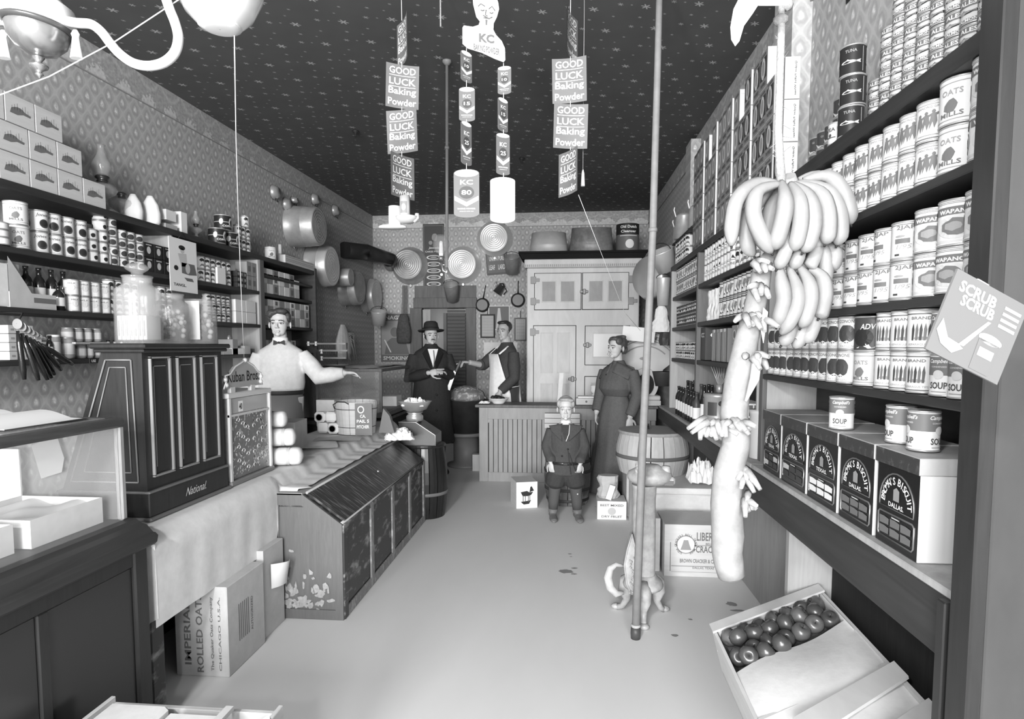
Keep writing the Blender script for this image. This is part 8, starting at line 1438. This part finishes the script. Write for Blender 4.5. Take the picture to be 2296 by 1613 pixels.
# ---- boy
Bo = MB(); c = V3(0, -.01, .868); T = head(Bo, c, 0, .86); Bo.tube([c+V3(0, .02, .05), V3(0, .01, .83)], [.040, .046], 10); rings(Bo, [(.45, .09, .07, 0, 0), (.6, .10, .075, 0, 0), (.75, .11, .075, 0, 0), (.82, .08, .06, 0, 0), (.85, .045, .045, 0, 0)])
BL = [V3(.125, 0, .78), V3(.165, -.0, .64), V3(.125, -.085, .505)]; BR = [V3(-.125, 0, .78), V3(-.165, -.0, .64), V3(-.125, -.07, .51)]
for A in (BL, BR): Bo.tube(A, [.035, .028, .020], 9)
hand(Bo, BL[2], V3(-.12, -.15, -1), V3(.7, -.8, 0), .74, .7, 1); hand(Bo, BR[2], V3(.08, -.12, -1), V3(-.6, -.8, 0), .74, .3, -1)
for q in (-1, 1): Bo.tube([V3(q*.055, 0, .47), V3(q*.088, 0, .27), V3(q*.105, .0, .06)], [.060, .038, .028], 10)
BO = rm(Bo, .005, 'person', mat('boy_skin', 188, .5), 'ROOT', 3); BO.location = (-.002, 5.17, 0); tag(BO, 'small fair haired boy in dark sailor suit standing in the aisle', 'person'); face_bits(T, .86, BO, mat('pale_iris', 110, .4), M_FAIR)
b = MB(); Bh = lambda p, r, sc3=(1, 1, 1): b.ball(T(*p), r*.88, 18, sc3=sc3)
Bh((0, .034, .162), .083, (1.0, 1.1, .98)); Bh((0, -.030, .208), .050, (1.25, .85, .40)); Bh((.040, -.034, .200), .034, (1.1, .8, .5)); Bh((-.068, .0, .165), .022, (.7, 1.2, 1.6)); Bh((.068, .0, .165), .022, (.7, 1.2, 1.6)); rm(b, .005, 'hair', M_FAIR, BO, 1)
M_SUIT = mat('boy_dark_suit', 70, .85, kind='noise', v2=60, scale=60, bump=.3); M_KN = mat('boy_knickers', 58, .85, kind='noise', v2=48, scale=60); b = MB()
rings(b, [(.40, .150, .105, 0, -.005), (.42, .152, .110, 0, -.005), (.50, .138, .100, 0, 0), (.56, .128, .092, 0, 0), (.66, .138, .095, 0, 0), (.76, .142, .085, 0, 0), (.81, .115, .07, 0, .005), (.838, .06, .052, 0, .008)])
for A in (BL, BR): b.tube([A[0]+V3(0, 0, .01), A[1], A[1]*.5+A[2]*.5, A[2]+V3(0, 0, .03), A[2]+V3(0, 0, .012)], [.040, .048, .042, .043, .046], 12)
rm(b, .007, 'jacket', M_SUIT, BO, 2); b = MB()
for q in (-1, 1): b.grid(lambda u, v: V3(q*(.028+.115*u-.02*v*u), -.062-.030*v-.012*u+.03*u*u, .845-.020*u-.15*v*(1-u*.72)), 8, 6)
b.grid(lambda u, v: V3(-.14+.28*u, .05+.04*v, .835-.08*v-.03*abs(2*u-1)), 8, 3); me = b.build('sailor_collar', M_SUIT, BO); so = me.modifiers.new('t', 'SOLIDIFY'); so.thickness = .009
b = MB(); b.lathe([(.044, .83), (.047, .835), (.046, .868), (.043, .868)], 16, (0, -.003, 0), cap=False); b.build('white_collar', M_WHITE, BO); b = MB(); b.grid(lambda u, v: V3((u-.5)*.085*(1-v*.75), -.072-.028*v, .835-.12*v), 5, 6); b.build('dickey', M_KN, BO)
b = MB(); b.tube([(.035, -.07, .84), (.028, -.095, .76), (.004, -.112, .70)], .003, 5); b.build('white_cord', M_STRING, BO)
b = MB(); b.lathe([(.134, .490), (.137, .492), (.137, .514), (.134, .516)], 28, (0, 0, 0), sy=.76); b.build('belt', mat('shiny_belt', 36, .25, spec=.6), BO); b = MB(); b.box(-.02, .02, -.112, -.105, .49, .517, bev=.003); b.build('buckle', M_IRON, BO)
for x, z in ((-.03, .57), (.02, .63)): b = MB(); b.ball((x, -.098, z), .008, 8); b.build('button', M_INK, BO)
b = MB(); b.tube([(.02, -.10, .62), (.03, -.115, .52), (.045, -.12, .42)], [.006, .010, .013], 6, flat=.3); b.tube([(.03, -.10, .60), (.06, -.115, .50), (.09, -.11, .44)], [.006, .010, .012], 6, flat=.3); b.build('neck_tie_ends', M_SUIT, BO)
b = MB()
for q in (-1, 1): b.tube([V3(q*.05, 0, .44), V3(q*.075, -.01, .37), V3(q*.09, -.01, .315), V3(q*.09, 0, .285)], [.085, .098, .088, .050], 14)
b.ball((0, 0, .42), .09, 14); rm(b, .008, 'knickers', M_KN, BO, 2)
for q in (-1, 1): b = MB(); b.tube([V3(q*.085, 0, .33), V3(q*.092, 0, .25), V3(q*.10, .0, .16), V3(q*.105, .0, .09)], [.060, .053, .047, .040], 12); b.build('stocking', mat('grey_stocking', 74, .85), BO)
M_BOOT = mat('scuffed_boot', 112, .5, kind='noise', v2=84, scale=25)
for q in (-1, 1): sh = shoe(q*.108, 0, .80, q*-.12 if q < 0 else .18, .11); sh.tube([(q*.105, .01, .06), (q*.105, .01, .14)], [.042, .040], 12); rm(sh, .006, 'boot', M_BOOT, BO, 1)
# ---- man in hat and long coat
Hm = MB(); c = V3(.0, -.01, 1.515); hy = .05; T = head(Hm, c, hy, 1.0); Hm.tube([c+V3(0, .02, .05), V3(0, .02, 1.44)], [.05, .062], 12); rings(Hm, [(.95, .14, .1, 0, 0), (1.2, .16, .11, 0, 0), (1.38, .17, .10, 0, .01), (1.46, .08, .07, 0, .02)])
HL = [V3(.19, .01, 1.39), V3(.25, -.02, 1.14), V3(.06, -.26, 1.22)]; HR = [V3(-.20, .01, 1.39), V3(-.27, -.0, 1.13), V3(-.06, -.22, 1.20)]
for A in (HL, HR): Hm.tube(A, [.05, .042, .028], 10)
hand(Hm, HL[2], V3(-.15, -.9, .05), V3(.2, -.1, 1), 1.0, .35, 1); hand(Hm, HR[2], V3(.9, -.35, .1), V3(-.1, -1, .3), 1.0, .8, -1)
for q in (-1, 1): Hm.tube([V3(q*.09, 0, .95), V3(q*.09, 0, .5), V3(q*.09, .02, .08)], [.09, .06, .045], 10)
HO = rm(Hm, .006, 'person', M_SKIN, 'ROOT', 4); HO.location = (-1.585, 6.99, 0); HO.rotation_euler = (0, 0, .38); tag(HO, 'man in dark hat and long dark overcoat cutting something by the doorway', 'person'); face_bits(T, 1.0, HO, M_INK)
b = MB(); b.tube([T(-.02, -.092, .062), T(0, -.100, .064), T(.02, -.092, .062)], [.004, .006, .004], 6); b.build('moustache', M_BRN, HO)
M_HAT = mat('dark_felt', 44, .8); b = MB(); Hr = Matrix.Rotation(hy, 3, 'Z') @ Matrix.Rotation(-.08, 3, 'X'); b.lathe([(.001, .10), (.060, .108), (.080, .090), (.092, .03), (.096, .0), (.150, -.008), (.158, .006), (.150, .004), (.10, .004), (.001, .004)], 32, T(0, .012, .168), 0, Hr, cap=False, sx=.98, sy=1.16); b.build('hat', M_HAT, HO); b = MB(); b.lathe([(.0955, .005), (.0985, .008), (.0955, .036), (.092, .036)], 28, T(0, .012, .168), 0, Hr, cap=False, sx=.98, sy=1.16); b.build('hat_band', M_INK, HO)
b = MB(); b.ball(T(0, .045, .115), .078, 16, sc3=(1.0, .95, .9)); b.build('hair', M_BRN, HO)
M_COAT = mat('black_overcoat', 48, .8, kind='noise', v2=38, scale=50, bump=.3); b = MB(); rings(b, [(.36, .245, .19, .03, 0), (.6, .235, .175, .01, 0), (.9, .225, .16, 0, 0), (1.1, .205, .15, 0, 0), (1.25, .21, .15, 0, -.005), (1.36, .225, .13, 0, .005), (1.44, .185, .105, 0, .01), (1.50, .085, .075, 0, .018), (1.53, .070, .066, 0, .02)], 24)
for A in (HL, HR): b.tube([A[0]+V3(0, 0, .01), A[0]*.5+A[1]*.5, A[1], A[1]*.5+A[2]*.5, A[2]*.93+A[1]*.07], [.062, .074, .070, .062, .056], 14)
rm(b, .010, 'overcoat', M_COAT, HO, 2); b = MB(); b.prism([V3(x, y, z) for x, y, z in ((-.060, -.125, 1.47), (-.004, -.165, 1.26), (.060, -.125, 1.47))], (0, .03, 0)); b.build('white_shirt', M_WHITE, HO)
for q in (-1, 1): b = MB(); b.prism([V3(q*.055, -.10, 1.49), V3(q*.12, -.115, 1.42), V3(q*.085, -.155, 1.34), V3(q*.01, -.168, 1.18), V3(q*.03, -.160, 1.32)], (0, .014, 0)); b.build('lapel', mat('velvet_collar', 24, .9), HO)
b = MB(); b.tube([(0, -.155, 1.455), (.006, -.172, 1.36), (.0, -.176, 1.27)], [.010, .014, .014], 6, flat=.4); b.build('tie', C_MID, HO)
for k in range(3): b = MB(); b.ball((.03, -.165-.002*k, 1.12-.18*k), .013, 8); b.build('button', M_INK, HO)
for q in (-1, 1): b = MB(); b.tube([(q*.09, 0, .5), (q*.09, .01, .08)], [.085, .062], 12); b.build('trouser_leg', C_DARK, HO); rm(shoe(q*.10, 0, 1.25, q*.15), .008, 'shoe', M_INK, HO, 1)
b = MB(); b.box(-.002, .09, -.36, -.33, 1.235, 1.25, bev=.003); b.build('small_blade', M_TIN, HO) if False else b.build('pocket_knife', M_TIN, HO)
# ---- man in apron
Am = MB(); c = V3(-.01, -.02, 1.565); ay = .55; T = head(Am, c, ay, 1.02); Am.tube([c+V3(0, .02, .05), V3(0, .02, 1.47)], [.056, .07], 12); rings(Am, [(.95, .15, .11, 0, 0), (1.2, .17, .12, 0, 0), (1.4, .18, .11, 0, .01), (1.48, .09, .08, 0, .02)])
AL = [V3(.20, .0, 1.42), V3(.25, -.02, 1.13), V3(.22, -.20, .97)]; AR = [V3(-.20, .0, 1.43), V3(-.22, -.20, 1.27), V3(-.13, -.42, 1.31)]
for A in (AL, AR): Am.tube(A, [.055, .046, .031], 10)
hand(Am, AL[2], V3(-.1, -.5, -.9), V3(.5, -.8, .3), 1.05, .5, 1); hand(Am, AR[2], V3(-.05, -1, .08), V3(0, .1, 1), 1.05, .95, -1)
for q in (-1, 1): Am.tube([V3(q*.1, 0, .97), V3(q*.1, 0, .5), V3(q*.1, .02, .08)], [.1, .065, .045], 10)
AO = rm(Am, .006, 'person', M_SKIN2, 'ROOT', 4); AO.location = (-.725, 7.20, 0); AO.rotation_euler = (0, 0, -.98); tag(AO, 'dark haired man in dark shirt and white apron behind the rear counter', 'person'); face_bits(T, 1.02, AO, M_INK)
b = MB(); Bh = lambda p, r, sc3=(1, 1, 1): b.ball(T(*p), r, 18, sc3=sc3, mx=Matrix.Rotation(ay, 3, 'Z')); Bh((0, .036, .168), .082, (1.0, 1.12, .92)); Bh((-.01, -.025, .212), .048, (1.25, .95, .5)); Bh((.066, .01, .14), .02, (.6, 1.2, 1.9)); Bh((-.066, .01, .14), .02, (.6, 1.2, 1.9)); rm(b, .006, 'hair', M_BRN, AO, 1)
M_SH = mat('dark_work_shirt', 66, .85, kind='noise', v2=56, scale=50, bump=.3); b = MB(); rings(b, [(.98, .185, .14, 0, 0), (1.08, .19, .145, 0, 0), (1.25, .205, .15, 0, 0), (1.37, .215, .13, 0, .005), (1.46, .17, .10, 0, .01), (1.52, .085, .080, 0, .018), (1.55, .072, .07, 0, .02)], 24)
b.tube([AL[0]+V3(0, 0, .01), AL[0]*.5+AL[1]*.5, AL[1], AL[1]*.3+AL[2]*.7, AL[2]*.92+AL[1]*.08], [.062, .076, .066, .058, .052], 14); b.tube([AR[0]+V3(0, 0, .01), AR[0]*.5+AR[1]*.5, AR[1], AR[1]*.75+AR[2]*.25], [.062, .074, .068, .072], 14); rm(b, .009, 'shirt', M_SH, AO, 2)
M_APR = mat('white_apron_cloth', 228, .85, kind='noise', v2=212, scale=30, bump=.2)
b = MB(); f = lambda u, v: V3((u-.5)*(.24+.24*min(1, v*1.7)), -.165-.03*math.sin(min(v, .9)*3)+.14*(2*u-1)**2*min(1, v*2)-.006*math.sin(u*22)*v, 1.41-.92*v); b.grid(f, 18, 18); me = b.build('apron', M_APR, AO); so = me.modifiers.new('t', 'SOLIDIFY'); so.thickness = .006
b = MB(); b.tube([(-.12, -.15, 1.41), (-.10, -.05, 1.50), (-.02, .06, 1.52), (.10, -.02, 1.50), (.12, -.15, 1.41)], [.012]*5, 6, flat=.4); b.tube([(.23, -.08, 1.02), (.215, .05, 1.03), (.05, .16, 1.03), (.04, .17, .9), (.06, .18, .72)], [.010, .010, .012, .014, .018], 6, flat=.4); b.build('apron_strap', M_APR, AO)
for q in (-1, 1): b = MB(); b.tube([(q*.085, 0, 1.02), (q*.10, 0, .6), (q*.10, .01, .08)], [.125, .09, .065], 14); b.build('trouser_leg', C_DARK, AO); rm(shoe(q*.10, 0, 1.25, q*.15), .008, 'shoe', M_INK, AO, 1)
# cleaver held out
hw = Matrix.Rotation(-.98, 3, 'Z') @ V3(-.12, -.57, 1.30) + V3(-.725, 7.20, 0)
b = MB(); b.tube([V3(.03, 0, .03), V3(-.03, 0, -.10)], .013, 8, 0); b.prism([V3(-.02, 0, -.09), V3(-.05, 0, -.085), V3(-.14, 0, -.30), V3(-.10, 0, -.32)], (0, .004, 0), 1); o = b.build('carving_knife', [M_MIDW, M_TIN], None, 'broad bright knife held out by the aproned man over the tub', 'knife'); o.location = hw
# ---- clerk
Cm = MB(); c = V3(0, -.02, 1.575); cy_ = -.10; T = head(Cm, c, cy_, 1.0); Cm.tube([c+V3(0, .02, .05), V3(0, .02, 1.47)], [.05, .062], 12); rings(Cm, [(1.05, .14, .10, 0, 0), (1.25, .16, .11, 0, 0), (1.4, .17, .10, 0, .01), (1.48, .08, .07, 0, .02)])
CL = [V3(.17, .0, 1.43), V3(.31, -.06, 1.25), V3(.52, -.10, 1.28)]; CR = [V3(-.17, .0, 1.43), V3(-.25, .0, 1.15), V3(-.20, -.12, .95)]
for A in (CL, CR): Cm.tube(A, [.05, .042, .028], 10)
hand(Cm, CL[2], V3(1, -.1, -.05), V3(0, .1, 1), 1.0, .4, 1); hand(Cm, CR[2], V3(0, -.5, -.9), V3(-.5, -.8, .3), 1.0, .4, -1)
for q in (-1, 1): Cm.tube([V3(q*.09, 0, 1.08), V3(q*.09, 0, .5), V3(q*.09, .02, .08)], [.09, .06, .045], 10)
CO = rm(Cm, .006, 'person', M_SKIN, 'ROOT', 4); CO.location = (-2.37, 4.83, 0); CO.rotation_euler = (0, 0, .30); tag(CO, 'young clerk in white shirt and bow tie behind the left counter', 'person'); face_bits(T, 1.0, CO, M_INK)
b = MB(); Bh = lambda p, r, sc3=(1, 1, 1): b.ball(T(*p), r, 18, sc3=sc3, mx=Matrix.Rotation(cy_, 3, 'Z')); Bh((0, .036, .168), .083, (1.02, 1.1, .95)); Bh((-.04, -.04, .200), .040, (1.2, .9, .7)); Bh((.02, -.035, .212), .045, (1.2, .9, .6)); Bh((.068, .0, .165), .025, (.7, 1.2, 1.5)); Bh((-.068, .0, .165), .028, (.7, 1.2, 1.5)); Bh((-.055, -.055, .18), .022); rm(b, .006, 'hair', mat('wavy_hair', 70, .5, kind='noise', v2=44, scale=60), CO, 1)
M_SHW = mat('white_shirt_cloth', 204, .85, kind='noise', v2=186, scale=24, bump=.4); b = MB(); rings(b, [(1.12, .165, .12, 0, 0), (1.15, .185, .14, 0, -.01), (1.20, .19, .14, 0, 0), (1.33, .185, .125, 0, 0), (1.42, .195, .11, 0, .01), (1.47, .17, .09, 0, .012), (1.52, .09, .07, 0, .02), (1.55, .062, .058, 0, .02)], 24)
for A in (CL, CR): b.tube([A[0]+V3(0, 0, .01), A[0]*.5+A[1]*.5, A[1], A[1]*.5+A[2]*.5, A[2]*.96+A[1]*.04], [.052, .074, .078, .066, .042], 14)
rm(b, .010, 'shirt', M_SHW, CO, 2); b = MB(); b.lathe([(.060, 1.525), (.064, 1.53), (.060, 1.572), (.056, 1.572)], 20, (0, .0, 0), cap=False); b.build('collar', M_WHITE, CO)
b = MB()
for q in (-1, 1): b.prism([V3(0, -.075, 1.532), V3(q*.042, -.068, 1.552), V3(q*.045, -.068, 1.510)], (0, -.012, 0))
b.ball((0, -.078, 1.531), .010, 8); b.build('bow_tie', M_INK, CO); b = MB(); b.lathe([(.172, 1.10), (.178, 1.105), (.178, 1.135), (.172, 1.14)], 24, sy=.76); b.build('belt', M_INK, CO)
b = MB(); rings(b, [(.6, .17, .12, 0, 0), (.9, .175, .13, 0, 0), (1.12, .17, .125, 0, 0)]); b.build('trousers', C_SKY, CO)
for q in (-1, 1): b = MB(); b.tube([(q*.085, 0, .75), (q*.09, .01, .08)], [.095, .062], 12); b.build('trouser_leg', C_SKY, CO); rm(shoe(q*.10, 0, 1.25, q*.15), .009, 'shoe', M_INK, CO, 1)
for k, (x, z) in enumerate(((.118, .30), (.095, .285), (.10, .235))): b = MB(); b.ball((x, -.052 if k < 2 else -.046, z-.05*0), .011, 8, sc3=(1.2, .4, .9)); b.build('white_patch', M_WHITE, BO)
